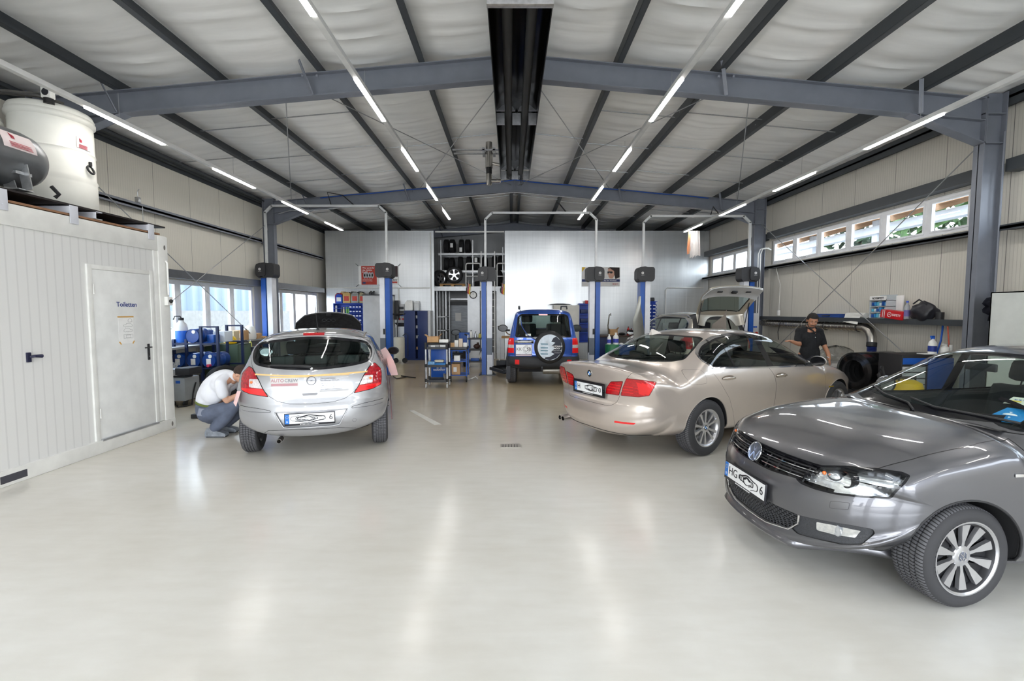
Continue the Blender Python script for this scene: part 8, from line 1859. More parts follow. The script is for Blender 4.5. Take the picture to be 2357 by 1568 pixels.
 carton('blue_box', (-6.62,10.15,zs), (.22,.2,.16), 'blue box on the left window sill behind the drum rack', BLUE, lab=False); bottle('water_jug', (-6.62,10.45,zs), mat('jug_clear_blue', srgb(130,190,230), .3), WPL, 'pale blue jug on the left window sill', .08, .3)
 for i, (y, c_) in enumerate(((12.1,CARD),(12.2,WOOD))): carton('small_block', (-6.55,y,zs), (.14,.06,.05), 'small %s on the far end of the sill' % ('brown carton','wooden block')[i], c_, lab=False)
def right_goods():
 st = struct(MB().box((6.80,6.75,1.55),(XR,12.55,1.58)).box((6.79,6.75,1.49),(6.80,12.55,1.585)).build('wall_rail', STD), 'dark grey steel shelf rail along the right wall, carrying small goods')
 zs = 1.58; X = 6.94
 c = empty('blue_tool_case', (X,9.95,zs), R(90), 'flat blue plastic tool case on the right wall shelf', 'case'); MB().box((-.38,-.10,0),(.38,.12,.055), .015).build('case_bottom', mat('case_blue', srgb(36,70,140), .4), c); MB().box((-.36,-.09,.055),(.36,.11,.08), .012).build('case_lid', mat('case_blue', ()), c); MB().tube([(-.1,.10,.04),(-.1,.15,.04),(.1,.15,.04),(.1,.10,.04)], .01, 6).build('handle', PLA, c)
 w = MB(); w.lathe([(.0,0),(.055,0),(.055,.50),(.02,.50)], 20, Matrix.Rotation(R(90),4,'X')); t = tag(w.build('paper_roll', WPL), 'white cloth roll lying on the right wall shelf', 'roll'); t.location = (X-.03,9.45,zs+.055)
 P = [];
 for k in range(7): t_ = k/6; P.append([(X-.10-.05*t_,9.42,zs+.06-.13*t_),(X-.12-.04*t_,9.22,zs+.05-.15*t_),(X-.11-.05*t_,9.0,zs+.04-.17*t_*(1+.2*sin(k)))])
 b = MB(); b.grid(P); b.grid([[V(p)+V((.003,0,0)) for p in q] for q in P], True); tag(b.build('hanging_cloth', WPL), 'loose white cloth end hanging over the edge of the right wall shelf', 'cloth')
 d = empty('sales_display', (X-.02,8.62,zs), R(90), 'white display rack of small blue packs lettered NORMFEST on the right wall shelf', 'display'); wd = .42
 b = MB(); b.box((-.24,-.10,0),(-.23,.10,.36)); b.box((.14,-.10,0),(.15,.10,.36)); b.box((-.24,-.10,.0),(.15,-.095,.44)); b.box((-.04,-.10,0),(-.035,.08,.33)); [b.box((-.24,-.10,z),(.15,.10,z+.008)) for z in (0,.11,.22,.33)]; b.build('display_body', mat('display_grey', srgb(190,196,200), .5), d)
 MB().box((-.24,.095,.33),(.15,.10,.42)).build('display_header', PAPER, d); text('display_lettering', 'NORMFEST', .055, INK, d, frame((-.045,.101,.375), (-1,0,0), (0,0,1)), bold=.02); MB().box((-.40,-.09,0),(-.25,-.07,.42), .002).build('side_leaf', PAPER, d)
 lb_ = [mat('pack_blue_%d' % i, c_, .4) for i, c_ in enumerate((srgb(60,140,200), srgb(30,80,160), srgb(200,220,230), srgb(90,180,210)))]; first = None; k = 0
 for zz in (.01,.12,.23):
  for i in range(6):
   x = -.20+.06*i; h = rnd.uniform(.05,.085); o = MB().box((-.022,-.03,0),(.022,.03,h), .004).build('small_pack', lb_[k % 4]); k += 1
   tag(o, 'small blue or white pack in the sales display', 'pack', 'packs in the sales display'); o.location = (X-.02-.05,8.62+x,zs+zz+.008); o.rotation_euler = (0,0,R(90))
 r = empty('first_aid_box', (X-.10,8.20,zs+.0), R(90), 'red box lettered SAFETY on the right wall shelf', 'box'); Mr = Matrix.Rotation(R(-6),4,'Y'); MB().box((-.24,-.06,0),(.24,.08,.15), .015, Mr).build('box_shell', mat('safety_red', srgb(200,24,34), .4), r); M = Mr @ frame((0,.081,.075), (-1,0,0), (0,0,1)); text('box_lettering', 'SAFETY', .055, PAPER, r, M @ Matrix.Translation((.12,0,.001)), bold=.01); MB().torus((0,0,0), .04, .004, 24, 6).build('ring_mark', PAPER, r).data.transform(M @ Matrix.Translation((-.03,0,.001))); text('ring_number', '01', .035, PAPER, r, M @ Matrix.Translation((-.03,0,.001))); [MB().box((-.006,-.07,0),(.006,.07,.001)).build('white_stripe', PAPER, r).data.transform(M @ Matrix.Translation((q,0,.0005))) for q in (-.18,-.14)]
 bottle('water_bottle', (X-.12,7.93,zs), mat('pet_clear', srgb(200,204,210), .15, trans=.4), mat('cap_blue', srgb(60,90,200), .4), 'clear plastic bottle with blue cap on the right wall shelf', .042, .32, lab=mat('label_purple', srgb(120,110,170), .5))
 b = MB(); rr = random.Random(2)
 vs = []; n, m = 22, 12
 for j in range(m+1):
  for i in range(n):
   a = 2*pi*i/n; ph = pi*j/m; k = 1+.13*sin(3*a+j*.7)+.09*sin(5*a-j); vs.append((.13*sin(ph)*cos(a)*k, .23*sin(ph)*sin(a)*k, .16-.17*cos(ph)*(1+.15*sin(2*a))))
 b.add(vs, [(j*n+i, j*n+(i+1)%n, (j+1)*n+(i+1)%n, (j+1)*n+i) for j in range(m) for i in range(n)]); b.tube([(-.05,-.12,.28),(-.08,0,.37),(-.05,.14,.30)], .012, 8); t = tag(b.build('black_bag', mat('leather_black', srgb(40,40,46), .35, bump=(14,.5)), None, 60), 'crumpled black bag slumped over the edge of the right wall shelf', 'bag'); t.location = (X-.08,7.66,zs-.04)
 tag(MB().cyl((X-.08,7.36,zs), .055, .12, 20).build('black_mug', PLA), 'small black tub beside the black bag on the right wall shelf', 'tub')
 e = empty('exhaust_duct', (6.90,10.8,1.40), 0, 'spiral metal exhaust duct under the right wall shelf, ending in a blue hose', 'duct'); sm = mat('spiral_metal', srgb(176,172,166), .25, .9)
 pts = [(0,2.1,0),(0,-1.75,0)]; b = MB(); b.tube(pts, .078, 24)
 for k in range(34): y = 2.0-.11*k; b.torus((0,y,0), .078, .006, 24, 5, Matrix.Rotation(pi/2,4,'X') @ Matrix.Rotation(R(8),4,'Y'))
 b.build('spiral_pipe', sm, e)
 b = MB(); b.tube([(0,-1.72,0),(0,-1.86,-.01),(0,-1.97,-.07),(0,-2.02,-.18),(0,-2.03,-.30)], .082, 24); b.build('elbow', sm, e); MB().torus((0,-1.7,0), .088, .008, 24, 6, Matrix.Rotation(pi/2,4,'X')).torus((0,-.75,0), .088, .008, 24, 6, Matrix.Rotation(pi/2,4,'X')).torus((0,1.95,0), .088, .008, 24, 6, Matrix.Rotation(pi/2,4,'X')).build('pipe_clamps', PLA, e)
 b = MB(); b.tube([(0,-2.03,-.28),(-.01,-2.04,-.36)], .085, 20); b.build('hose_socket', PLA, e); b = MB(); prof = []
 for k in range(26): z = -.36-.010*k; prof.append((.082 if k % 2 else .070, z))
 b.lathe(prof, 24, Matrix.Translation((-.01,-2.05,0)), caps=False); b.build('flex_hose', mat('hose_navy', srgb(36,50,110), .4), e)
 for i, (x, y, lb) in enumerate(((6.32,8.05,'front one of the film-wrapped stack'),(6.62,8.15,'second of the film-wrapped stack'))):
  pass
 s = empty('tyre_bundle', (6.35,8.0,.62), R(12), 'film-wrapped bundle of black tyres on a stand below the exhaust duct', 'tyre bundle'); fm = glass('stretch_film', (.55,.56,.58), 1.7, .12)
 for k in range(4):
  h = .10; x0 = -.33+.21*k; prof = [(.19,-h*.8),(.26,-h),(.31,-h*.7),(.32,-h*.4),(.315,0),(.32,h*.4),(.31,h*.7),(.26,h),(.19,h*.8)]; MB().lathe(prof, 36, Matrix.Translation((x0,0,.06)) @ Matrix.Rotation(pi/2,4,'Y'), caps=False).build('bundled_tyre', TYR, s)
 MB().lathe([(.20,-.45),(.325,-.43),(.335,-.2),(.332,.1),(.338,.35),(.32,.43),(.2,.45)], 40, Matrix.Translation((0,0,.06)) @ Matrix.Rotation(pi/2,4,'Y'), caps=False).build('stretch_wrap', fm, s)
 tag(BOX('low_stand', (5.95,7.7,0),(6.75,8.35,.36), DGR, bev=.01), 'dark low stand under the wrapped tyres', 'stand')
 b = MB(); rr = random.Random(9); vs = []; n, m = 26, 14
 for j in range(m+1):
  for i in range(n):
   a = 2*pi*i/n; ph = pi*j/m; k = 1+rr.uniform(-.08,.08); vs.append((.38*sin(ph)*cos(a)*k,.25*sin(ph)*sin(a)*k,-.24*cos(ph)*k))
 b.add(vs, [(j*n+i, j*n+(i+1)%n, (j+1)*n+(i+1)%n, (j+1)*n+i) for j in range(m) for i in range(n)]); t = tag(b.build('plastic_film_heap', glass('film_white', (.72,.73,.74), 1.9, .15), None, 80), 'crumpled translucent plastic film heaped behind the standing person', 'plastic film'); t.location = (6.35,8.95,.80)
 b = MB(); b.cyl((0,0,0), .3, .5, 24); t = tag(b.build('covered_part', mat('cover_pale', srgb(206,204,200), .6, bump=(6,.6))), 'pale drum under the crumpled plastic film', 'drum'); t.location = (6.38,8.95,.22); tag(BOX('film_stand', (6.05,8.65,0),(6.75,9.25,.22), DGR), 'dark pallet under the pale drum', 'pallet')
 c = empty('tool_cabinet', (6.38,7.22,0), 0, 'black and blue tool cabinet with drawers against the right wall, spray bottles on top', 'tool cabinet'); MB().box((-.38,-.2,.08),(.40,.25,1.05), .01).build('cabinet_body', PLA, c); MB().box((-.37,-.215,.90),(.0,-.20,1.0), .004).build('drawer', BLUE, c)
 for k in range(8): d_ = MB().box((-.37,-.218,.12+.095*k),(-.02,-.20,.20+.095*k), .006).build('drawer', GREY, c)
 q = MB().box((.02,-.225,.15),(.40,-.20,1.0), .006).build('blue_panel', BLUE, c); text('panel_mark', 'LE', .12, PAPER, q, frame((.19,-.227,.32), (1,0,0), (0,0,1)))
 [MB().cyl((x,-.15,.045), .045, .03, 14, 'x').build('castor', RUB, c) for x in (-.3,.3)]
 bottle('spray_cleaner', (6.55,7.12,1.05), WPL, mat('trigger_blue', srgb(30,100,210), .4), 'white spray bottle with blue trigger on the tool cabinet', .055, .27, spray=True, lab=mat('label_navy', srgb(40,60,140), .5)); bottle('spray_cleaner', (6.68,7.05,1.05), WPL, WPL, 'all white spray bottle on the tool cabinet', .06, .16, spray=True); tag(MB().cyl((6.78,7.06,1.05), .022, .15, 16).build('white_tube', WPL), 'slim white tube beside the spray bottles', 'tube')
 tag(MB().box((6.38,7.05,1.05),(6.62,7.2,1.06)).build('papers', PAPER), 'white sheets lying on the tool cabinet', 'paper')
 tag(TUBE('air_hose', [(6.86,7.3,1.52),(6.84,7.28,1.42),(6.75,7.2,1.25),(6.6,7.1,1.06),(6.5,7.05,.8)], .013, mat('hose_blue', srgb(30,80,170), .4)), 'blue air hose hanging from the right end of the wall shelf', 'hose'); tag(TUBE('red_hose', [(6.86,7.22,1.55),(6.80,7.15,1.46),(6.80,7.1,1.1),(6.8,7.1,.7)], .01, mat('hose_red', srgb(190,90,70), .5)), 'red-brown hose beside the blue air hose', 'hose')
 v = empty('vacuum_cleaner', (5.75,6.62,0), 0, 'yellow and black workshop vacuum seen through the windscreen of the grey hatchback', 'vacuum cleaner'); MB().lathe([(0,.06),(.18,.06),(.20,.12),(.20,.45),(0,.45)], 28).build('tank', PLA, v); MB().lathe([(.205,.45),(.21,.55),(.17,.68),(.10,.72),(0,.72)], 28).build('motor_head', YEL, v); MB().tube([(-.12,0,.68),(-.12,0,.76),(.12,0,.76),(.12,0,.68)], .016, 8).build('handle', PLA, v); MB().tube([(-.2,0,.35),(-.35,-.05,.5),(-.42,0,.8),(-.3,.1,.9),(-.2,.1,.6)], .022, 10).build('hose', PLA, v)
 cabinet('tall_cabinet', (6.19,5.45,0),(7.05,5.95,1.96), mat('cabinet_white', srgb(206,210,206), .4), 'tall pale cabinet at the edge of the picture behind the grey hatchback')
 tag(MB().box((6.62,5.5,1.96),(6.95,5.8,1.975), .003).box((6.62,5.5,2.0),(6.90,5.75,2.03), .01).build('wooden_tray', WOOD), 'brown wooden tray on top of the tall pale cabinet', 'tray')
 P = [];
 for k in range(9):
  t_ = k/8; w_ = .35+.65*sin(pi*min(1,t_+.15)); P.append([(6.64-.14*w_+.02*sin(k*2.4),6.30+.02*sin(k*1.7),1.90-.32*t_),(6.66+.02*sin(k),6.26+.03*cos(k*2),1.92-.34*t_),(6.68+.10*w_,6.30,1.90-.30*t_+.02*sin(k*2))])
 b = MB(); b.grid(P); b.grid([[V(p)+V((0,.05,0)) for p in q] for q in P], True); tag(b.build('hung_jacket', mat('jacket_navy', srgb(24,26,40), .8), None, 70), 'dark navy jacket hanging on the nearest steel column', 'jacket')
 b = MB(); b.tube([(6.98,6.1,3.86),(6.98,6.1,.9)], .022, 10); tag(b.build('cable_conduit', mat('conduit_grey', srgb(120,124,134), .4)), 'grey upright conduit on the right wall beside the nearest column', 'conduit')
 b = MB(); b.tube([(6.84,6.53,4.2),(6.84,6.53,.3)], .010, 8); tag(b.build('cable_conduit', mat('conduit_grey', ())), 'thin conduit clipped to the web of the nearest right column', 'conduit')
 for k, x in enumerate((6.66,6.72)): b = MB(); b.tube([(x,12.5,1.0),(x,12.5,3.25),(x+.05,12.5,3.38),(x+.2,12.5,3.42),(7.0,12.5,3.36)], .014, 8); tag(b.build('cable_conduit', WPL), 'bent white conduit rising beside the third lift, %s' % ('left one','right one')[k], 'conduit')
 s = empty('socket_box', (6.50,12.30,1.05), 0, 'grey wall socket box beside the third lift post', 'socket box'); MB().box((-.12,0,0),(.12,.08,.62), .01).build('box_housing', GREY, s); [MB().cyl((i*.05,0,.25), .022, -.03, 14, 'y').build('blue_socket', mat('socket_blue', ()), s) for i in (-1,0,1)]; MB().cyl((.05,0,.08), .04, -.05, 14, 'y').build('red_socket', REDP, s)
 tag(TUBE('lamp_cord', [(6.92,12.1,2.85),(6.93,11.9,2.4),(6.92,11.9,1.72)], .006, WPL, n=6), 'thin white cord hanging below the high window', 'cord'); tag(BOX('cord_switch', (6.89,11.87,1.60),(6.94,11.93,1.74), WPL, bev=.008), 'small white switch at the end of the hanging cord', 'switch')
 tag(TUBE('hook_rope', [(6.80,11.6,1.48),(6.74,11.6,1.2),(6.76,11.6,1.0)], .01, RUB, n=6), 'black rope hanging under the wall shelf', 'rope')
 tag(TUBE('hanging_hook', [(XL+.25,8.4,3.60),(XL+.25,8.4,2.80),(XL+.27,8.4,2.74),(XL+.3,8.4,2.78)], .006, ZINC, n=6), 'thin metal hook hanging from the left wall rail', 'hook')
 b = MB(); b.box((-.035,0,0),(.035,.06,.10), .008); b.tube([(0,.03,.1),(0,.03,.2),(.03,.03,.24)], .008, 6); t = tag(b.build('rail_bracket', ZINC), 'small zinc clamp on the left wall rail', 'clamp'); t.location = (XL+.15,8.4,3.66)
 tag(TUBE('cable_loop', [(-6.55,12.5,4.2),(-6.52,12.48,3.9),(-6.56,12.48,3.6),(-6.52,12.48,3.3)], .014, WPL, n=8), 'pale corrugated cable on the second left column', 'cable')
# ------------------------------------------------------------------ the further cars
def car_suv():
 paint = mat('paint_blue', srgb(44,84,170), .28, .45, coat=1., noise=(3,.03)); dk = mat('bumper_grey', srgb(44,45,48), .6, noise=(60,.15))
 root = empty('car', (.75,11.05,0), R(88.5), 'blue off-road vehicle seen from behind with a covered spare wheel on its tail', 'car'); h = hull_suv(); ax = [(0,.37),(2.45,.37)]; wells(h, ax, .40)
 rw = rpoly([(-.64,1.06),(-.30,1.05),(-.14,.99),(.10,.99),(.30,1.05),(.64,1.06),(.58,1.52),(.50,1.56),(-.50,1.56),(-.58,1.52)], .04); window(h, 'rear', rw, frit=.035, lim=lambda c: c.x < 0)
 ws = rpoly([(-.62,1.16),(.62,1.16),(.55,1.58),(-.55,1.58)], .05); window(h, 'front', ws, frit=.02, lim=lambda c: 1.2 < c.x < 2.1)
 side = rpoly([(-.38,1.12),(-.30,1.50),(1.20,1.54),(1.75,1.12)], .06)
 for v, s in (('left',1),('right',-1)):
  h.cut(v, offset(side,.015), 3, 0, lambda c: c.y*s > .3 and c.z > .9); h.cut(v, side, 2, 3); [h.cut(v, [(x,.9),(x+.06,.9),(x+.03,1.7),(x-.03,1.7)], 5, 2, lambda c: c.y*s > .3) for x in (.15,.95)]
  panel(h, v, [(.98,1.08),(1.0,.45),(1.95,.45),(2.0,1.08)], 13, .004, 0, lambda c: c.y*s > .5); panel(h, v, [(.97,1.08),(.99,.45),(.42,.45),(.40,.8),(.12,1.08)], 14, .004, 0, lambda c: c.y*s > .5)
  h.cut(v, [(-.8,.2),(-.8,.645),(-.36,.645),(-.40,.2)], 12, 0, lambda c: c.y*s > -.01, -.5); h.cut(v, [(2.84,.2),(2.9,.66),(3.4,.66),(3.4,.2)], 18, 0, lambda c: c.y*s > -.01, -.5)
 tg = [(-.66,.655),(.66,.655),(.70,1.1),(.62,1.60),(-.62,1.60),(-.70,1.1)]; panel(h, 'rear', rpoly(tg,.03), 11, .005, 0, lambda c: c.x < -.2, .02)
 for s, rg in ((1,0),(-1,20)):
  q = rpoly([(s*.665,.72),(s*.81,.72),(s*.80,1.04),(s*.665,1.04)], .01); h.cut('rear', q, 22+rg, None, lambda c: c.x < -.3); h.cut('rear', [(s*.6,.83),(s*.9,.83),(s*.9,.90),(s*.6,.90)], 24+rg, 22+rg)
  h.cut('rear', rpoly([(s*.54,.48),(s*.64,.48),(s*.64,.58),(s*.54,.58)], .006), 29, 12, lambda c: c.x < -.3)
 finish(h, root, paint); glazing(h, root, GLD, GLD, GLD); h.extract(3, 'window_seal', PLG, root, push=.001); h.extract(5, 'window_pillar', PLG, root, push=.002)
 tgo = h.extract(11, 'tailgate', paint, root); bp = h.extract(12, 'rear_bumper', dk, root, push=.004); h.extract(18, 'front_bumper', dk, root); h.extract(29, 'reflector', REDL, bp, push=.008)
 for s in (1,-1): h.extract(13, 'front_door', paint, root, lid=lambda c: c.y*s > 0); h.extract(14, 'rear_door', paint, root, lid=lambda c: c.y*s > 0)
 for rg in (0,20): L = h.extract((22+rg,), 'tail_lamp', REDL, root, push=.008, thick=.02); h.extract((24+rg,), 'lamp_window', CLR, L, push=.008)
 sw = empty('spare_wheel', (-.70,-.14,.86), 0); sw.parent = root; Mx = frame((0,0,0), (0,-1,0), (0,0,1)); MB().lathe([(0,.10),(.24,.10),(.325,.085),(.345,.06),(.35,.0),(.34,-.06),(.30,-.08),(0,-.08)], 48, Mx).build('wheel_cover', mat('cover_black', srgb(34,34,36), .45), sw, 50)
 pr = MB(); pr.prism(circ(0,0,.272,40), .1012, .1022, Mx); fc = pr.build('cover_print', mat('print_pale', srgb(206,216,226), .5, noise=(9,.18)), sw)
 D = mat('print_navy', srgb(28,32,48), .5); q = MB(); P = [(.03,.12),(.08,.20),(.14,.23),(.24,.14),(.272,.0),(.24,-.13),(.14,-.23),(0,-.272),(-.12,-.245),(-.10,-.21),(.0,-.20),(.10,-.14),(.03,-.10),(.11,-.02),(.04,.03),(.12,.10)]; q.prism(P, .1022, .1030, Mx); q.build('dark_swirl', D, fc)
 q = MB(); [q.prism(rpoly([(-.20,z),(-.04,z),(-.04,z+.018),(-.21,z+.022)], .005), .1022, .1030, Mx) for z in (.06,-.02,-.08,-.15)]; q.build('print_bars', mat('print_teal', srgb(70,120,140), .5), fc)
 for i, (t_, sz) in enumerate((('AUTOHAUS', .042),('MÖCK', .042),('Wespe 0 - 600 - 2200', .020),('www.autohaus.de', .018))): text('cover_lettering', t_, sz, PAPER, fc, Mx @ Matrix.Translation((.165,.02-.045*i,.1032)), bold=.02)
 b = MB(); bbx = [(-.6-.02,y,z) for y, z in ((.12,.90),(.60,.90),(.60,1.0),(.12,1.0))]; MB().box((-.635,.22,.93),(-.615,.65,1.00), .005).build('plate_lamp_bar', PLG, tgo); MB().box((-.642,.27,.955),(-.632,.58,.975)).build('plate_lamp', PAPER, tgo)
 plate(tgo, frame((-.632,.44,.805), (0,-1,0), (0,0,1)), .36, .20, 'KK', 'SB', 33, False, 5); MB().box((-.646,.26,.665),(-.636,.62,.695)).build('plate_sticker', mat('sticker_pink', srgb(206,190,200), .5), tgo)
 for y in (.30,.46): text('tail_lettering', 'PININ' if y > .4 else '', .03, CHR, tgo, frame((-.617,.50,1.03), (0,-1,0), (0,0,1))) if y > .4 else None
 text('tail_lettering', 'GDI', .032, CHR, tgo, frame((-.620,-.62,1.02), (0,-1,0), (0,0,1)))
 b = MB(); pts = [h.surf('rear', y, z, .03)[0] for y, z in ((.52,1.50),(.48,1.28),(.36,1.10),(.16,1.0))]; b.tube([p for p in pts if p], .009, 8); b.build('rear_wiper', mat('wiper_blue', srgb(40,70,140), .4), tgo)
 MB().box((-.50,-.10,1.53),(-.48,.10,1.56)).build('brake_lamp', RED, tgo)
 st = h.surf('rear', .34, 1.11, .006)[0]
 if st: MB().box((-.004,-.06,-.025),(.0,.06,.025)).build('window_sticker', mat('sticker_pale', ()), tgo).location = st
 for s in (1,-1):
  MB().tube([(-.30,s*.56,1.67),(-.22,s*.56,1.725),(1.2,s*.55,1.74),(1.3,s*.55,1.67)], .016, 8).build('roof_rail', DGR, root)
  MB().box((-.62,s*.80-.055,.16),(-.585,s*.80+.04,.44), .006).build('mud_flap', mat('flap_grey', srgb(58,60,66), .7), root)
 mirror(root, frame((1.65,.84,1.12), (0,1,0), (0,0,1)) @ Matrix.Scale(-1,4,(0,0,1)), PLA, PLA, PLG, sz=1.1); mirror(root, frame((1.65,-.84,1.12), (0,-1,0), (0,0,1)), PLA, PLA, PLG, sz=1.1)
 b = MB(); b.lathe([(0,-.28),(.075,-.28),(.08,-.25),(.08,.25),(.075,.28),(0,.28)], 20, Matrix.Translation((-.45,-.28,.33)) @ Matrix.Rotation(pi/2,4,'X')); b.build('silencer', mat('silencer_steel', srgb(150,146,138), .4, .7), root); MB().tube([(-.5,.03,.36),(-.72,.03,.36),(-.76,.03,.40)], .022, 8).sphere((-.76,.03,.425), .025, 10).build('tow_hook', DGR, root); MB().box((-.3,-.55,.28),(2.6,.55,.44)).build('underbody', WELL, root)
 base_interior(root, -.4, 2.0, .68, .45, 1.0, dash=(1.45,1.1))
 for y in (.36,-.36): seat(root, .75, y, .62, SEATM)
 well_liners(root, ax, .40, h, WELL, .40); arch_lip(h, root, ax, .41, dk, .03, .4)
 for a, z in ax:
  for s in (1,-1): make_wheel('wheel', .365, .215, .21, 7, 'seven', root, (a, s*(.83-.1075), .365/1.06), s < 0).scale = (1,1,1/1.06)
 root.scale = (1,1,1.06); return root
def car_van():
 paint = mat('paint_pale_gold', srgb(196,190,178), .28, .55, coat=1., noise=(3,.03)); root = empty('car', (4.90,11.6,0), R(98), 'silver estate with roof rails and raised tailgate, standing in the third car lift', 'car'); h = hull_van(); ax = [(0,.33),(2.7,.33)]; wells(h, ax, .37)
 ws = rpoly([(-.70,1.10),(.70,1.10),(.60,1.52),(-.60,1.52)], .06); window(h, 'front', ws, frit=.02, lim=lambda c: 1.6 < c.x < 2.8)
 side = rpoly([(-.42,1.10),(-.40,1.42),(-.15,1.55),(1.0,1.58),(1.55,1.50),(2.40,1.06)], .06)
 for v, s in (('left',1),('right',-1)):
  h.cut(v, offset(side,.015), 4, 0, lambda c: c.y*s > .3 and c.z > .9); h.cut(v, side, 2, 4); [h.cut(v, [(x,.9),(x+.07,.9),(x+.02,1.7),(x-.05,1.7)], 5, 2, lambda c: c.y*s > .3) for x in (.05,1.12)]
  panel(h, v, [(1.15,1.04),(1.18,.35),(2.2,.35),(2.35,.7),(2.38,1.04)], 13, .004, 0, lambda c: c.y*s > .5); panel(h, v, [(1.14,1.04),(1.17,.35),(.40,.35),(.36,.6),(.10,1.04)], 14, .004, 0, lambda c: c.y*s > .5)
  h.cut(v, [(-1,.2),(-1,.70),(-.34,.70),(-.38,.2)], 12, 0, lambda c: c.y*s > -.01, -.5)
 tg = rpoly([(-.66,.72),(.66,.72),(.70,1.05),(.60,1.60),(.54,1.65),(-.54,1.65),(-.60,1.60),(-.70,1.05)], .04); h.cut('rear', tg, 11, 0, lambda c: c.x < -.2, .02)
 rw = rpoly([(-.56,1.12),(.56,1.12),(.48,1.52),(-.48,1.52)], .05); h.cut('rear', offset(rw,.02), 10, 11); h.cut('rear', rw, 9, 10)
 for s, rg in ((1,0),(-1,20)): h.cut('rear', rpoly([(s*.72,.82),(s*.84,.82),(s*.80,1.3),(s*.70,1.3)], .02), 22+rg, 0, lambda c: c.x < -.3)
 finish(h, root, paint); glazing(h, root, GL, GL, GLD)
 h.extract(5, 'window_pillar', PLG, root, push=.002); h.extract(4, 'window_trim', ALU, root, push=.002); h.extract(12, 'rear_bumper', paint, root); [h.extract((22+rg,), 'tail_lamp', RED, root, push=.003) for rg in (0,20)]
 for s in (1,-1): h.extract(13, 'front_door', paint, root, lid=lambda c: c.y*s > 0); h.extract(14, 'rear_door', paint, root, lid=lambda c: c.y*s > 0); MB().tube([p+V((0,0,.045 if 0 < i < 4 else .0)) for i, p in enumerate([h.surf('top', x, s*.60, .0)[0] for x in (-.35,-.2,.5,1.3,1.45)])], .015, 8).build('roof_rail', ALU, root)
 Hh = Matrix.Translation((-.50,0,1.64)) @ Matrix.Rotation(R(115), 4, 'Y') @ Matrix.Translation((.50,0,-1.64))
 t = h.extract(11, 'tailgate', paint, root, thick=.025); t.data.transform(Hh)
 for rg_, nm, m_ in ((10,'tailgate_seal',PLG),(9,'tailgate_glass',GLD)): q = h.extract(rg_, nm, m_, t, push=-.004); q.data.transform(Hh)
 li = h.extract(11, 'tailgate_lining', GREY, t, push=-.03, thick=.02, lid=lambda c: c.z < 1.12); li.data.transform(Hh); b = MB(); [b.box((-.70,y-.06,.82),(-.68,y+.06,.86), .004) for y in (-.35,.35)]; b.box((-.70,-.06,.80),(-.66,.06,.87), .005); q = b.build('tailgate_latch', PLA, t); q.data.transform(Hh)
 for s in (1,-1): MB().tube([(-.62,s*.60,1.15), Hh @ V((-.70,s*.60,1.15))], .010, 8).build('gas_strut', PLA, root)
 MB().box((-.70,-.62,.75),(-.2,.62,.80)).build('boot_floor', LIN, root); MB().box((-.05,-.6,.7),(.08,.6,1.25), .04).build('rear_seat', SEATM, root); [MB().box((-.06,y-.12,1.27),(.04,y+.12,1.44), .04).build('headrest', SEATM, root) for y in (-.38,0,.38)]
 mirror(root, frame((2.25,.88,1.03), (0,1,0), (0,0,1)) @ Matrix.Scale(-1,4,(0,0,1)), PLA, PLA); mirror(root, frame((2.25,-.88,1.03), (0,-1,0), (0,0,1)), PLA, PLA)
 base_interior(root, -.6, 2.5, .7, .3, 1.0, dash=(2.1,1.0)); [seat(root, 1.15, y, .5, SEATM) for y in (.36,-.36)]
 well_liners(root, ax, .37, h, WELL, .26); MB().box((-.5,-.7,.24),(3.2,.7,.30)).build('underbody', WELL, root)
 for a, z in ax:
  for s in (1,-1): make_wheel('wheel', .33, .205, .21, 7, 'seven', root, (a, s*(.855-.1025), .33), s < 0)
 p = MB(); P = [[(0,-.02,0),(.0,.34,0)],[(0,-.02,.5),(.0,.36,.45)],[(.01,.0,1.0),(.02,.30,.8)],[(.02,-.02,1.15),(.03,.04,1.0)]]; p.grid(P); p.grid([[V(a)+V((.01,0,0)) for a in r] for r in P], True); t = tag(p.build('bare_panel', mat('panel_taupe', srgb(112,104,96), .5, .3)), 'bare brown-grey body panel standing before the open tailgate of the silver estate', 'car panel'); t.location = (4.84,10.35,.62); t.rotation_euler = (0,0,R(90))
 tag(BOX('panel_stand', (4.35,10.25,0),(4.78,10.45,.62), DGR, bev=.01), 'dark stand under the bare body panel', 'stand')
 return root
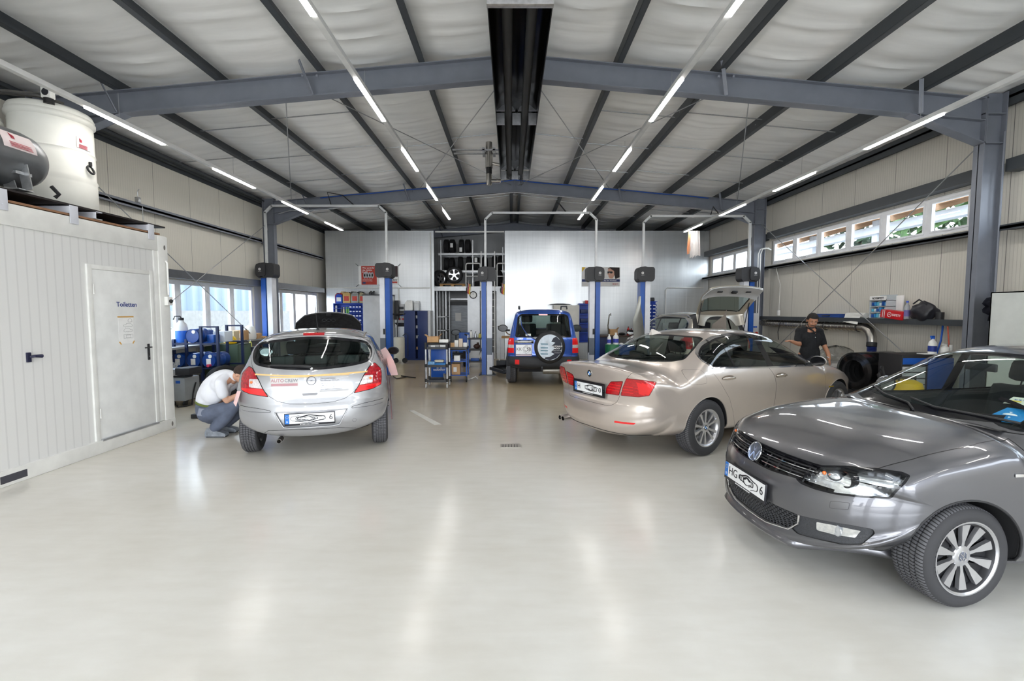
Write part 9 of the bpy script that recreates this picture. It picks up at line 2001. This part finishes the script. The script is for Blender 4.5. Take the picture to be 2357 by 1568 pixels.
def car_bonnet_up():
 """the car in the left lift, facing the camera with its bonnet open"""
 paint = mat('paint_silver', ()); root = empty('car', (-4.80,12.15,0), R(-68.4), 'silver car hidden behind the compact hatchback, its bonnet raised to show the black lining', 'car'); h = hull_corsa(); ax = [(0,.30),(2.511,.30)]; wells(h, ax, .335)
 ws = rpoly([(-.66,1.06),(.66,1.06),(.54,1.39),(-.54,1.39)], .05); window(h, 'front', ws, lim=lambda c: 1.1 < c.x < 2.3)
 side = rpoly([(2.0,1.02),(1.75,1.18),(1.4,1.35),(1.1,1.39),(.5,1.40),(.1,1.36),(-.12,1.20),(-.05,1.10),(.6,1.04),(1.3,1.0)], .04)
 for v, s in (('left',1),('right',-1)): h.cut(v, offset(side,.015), 3, 0, lambda c: c.z > .9 and c.y*s > .3); h.cut(v, side, 2, 3); panel(h, v, [(.9,1.0),(.95,.27),(2.02,.27),(2.12,.5),(2.12,.8),(2.05,1.0)], 13, .004, 0, lambda c: c.y*s > .5)
 bon = [(2.18,0),(2.14,.35),(2.05,.62),(2.45,.68),(2.8,.64),(3.02,.46),(3.09,.2),(3.10,0)]; bon = bon+[(x,-y) for x, y in bon[-2:0:-1]]; h.cut('top', bon, 16, 0, lambda c: c.z > .6, .12)
 finish(h, root, paint); glazing(h, root, GL, GL, GLD); h.extract(3, 'window_seal', PLG, root, push=.001)
 for s in (1,-1): h.extract(13, 'front_door', paint, root, lid=lambda c: c.y*s > 0)
 hg = Matrix.Translation((2.10,0,.985)) @ Matrix.Rotation(R(-56), 4, 'Y') @ Matrix.Translation((-2.10,0,-.985))
 bo = h.extract(16, 'bonnet', paint, root, thick=.012); bo.data.transform(hg); bl = h.extract(16, 'bonnet_lining', mat('bonnet_felt', (.018,.018,.019), .85, noise=(14,.4), bump=(20,.6)), bo, push=-.018, thick=.02); bl.data.transform(hg)
 b = MB(); b.torus((0,0,0), .05, .006, 16, 6); c_ = []
 for y in (-.09,0,.09): q = MB().torus((0,0,0), .04, .005, 16, 6, Matrix.Translation((2.88,y,.80)) @ Matrix.Rotation(R(17),4,'Y')).build('lining_hole_rim', DGR, bo); q.data.transform(hg)
 q = MB().box((3.02,-.05,.74),(3.08,.05,.79), .01).build('bonnet_catch', PLA, bo); q.data.transform(hg)
 MB().box((2.2,-.6,.3),(3.0,.6,.74), .04).build('engine', mat('engine_dark', (.04,.04,.042), .7), root); base_interior(root, -.4, 2.1, .68, .22, .9, dash=(1.75,.95)); well_liners(root, ax, .335, h, WELL, .27); MB().box((-.4,-.66,.22),(3.0,.66,.27)).build('underbody', WELL, root)
 for a, z in ax:
  for s in (1,-1): make_wheel('wheel', .302, .185, .195, 7, 'seven', root, (a, s*(.835-.0925), .302), s < 0)
 return root
def camera():
 cd = bpy.data.cameras.new('camera'); c = bpy.data.objects.new('camera', cd); COL.objects.link(c); SC.camera = c
 cd.sensor_width = 36; cd.lens = 36*1060/2357; cd.clip_start = .05; cd.clip_end = 300
 c.location = (0,0,1.713); c.rotation_euler = (R(90)-.063114, 0, -.002353)
 SC.view_settings.view_transform = 'Standard'; SC.view_settings.look = 'None'; SC.view_settings.gamma = 1
# ------------------------------------------------------------------ assemble
camera(); world(); building(); outside()
container(); tanks(); lifts(); back_left(); tyre_store(); mid_hall(); back_right(); left_goods(); right_goods()
car_polo(); car_bmw(); car_corsa(); car_suv(); car_van(); car_bonnet_up()
standing_man(); crouching_man()
SC.view_settings.exposure = EXPO
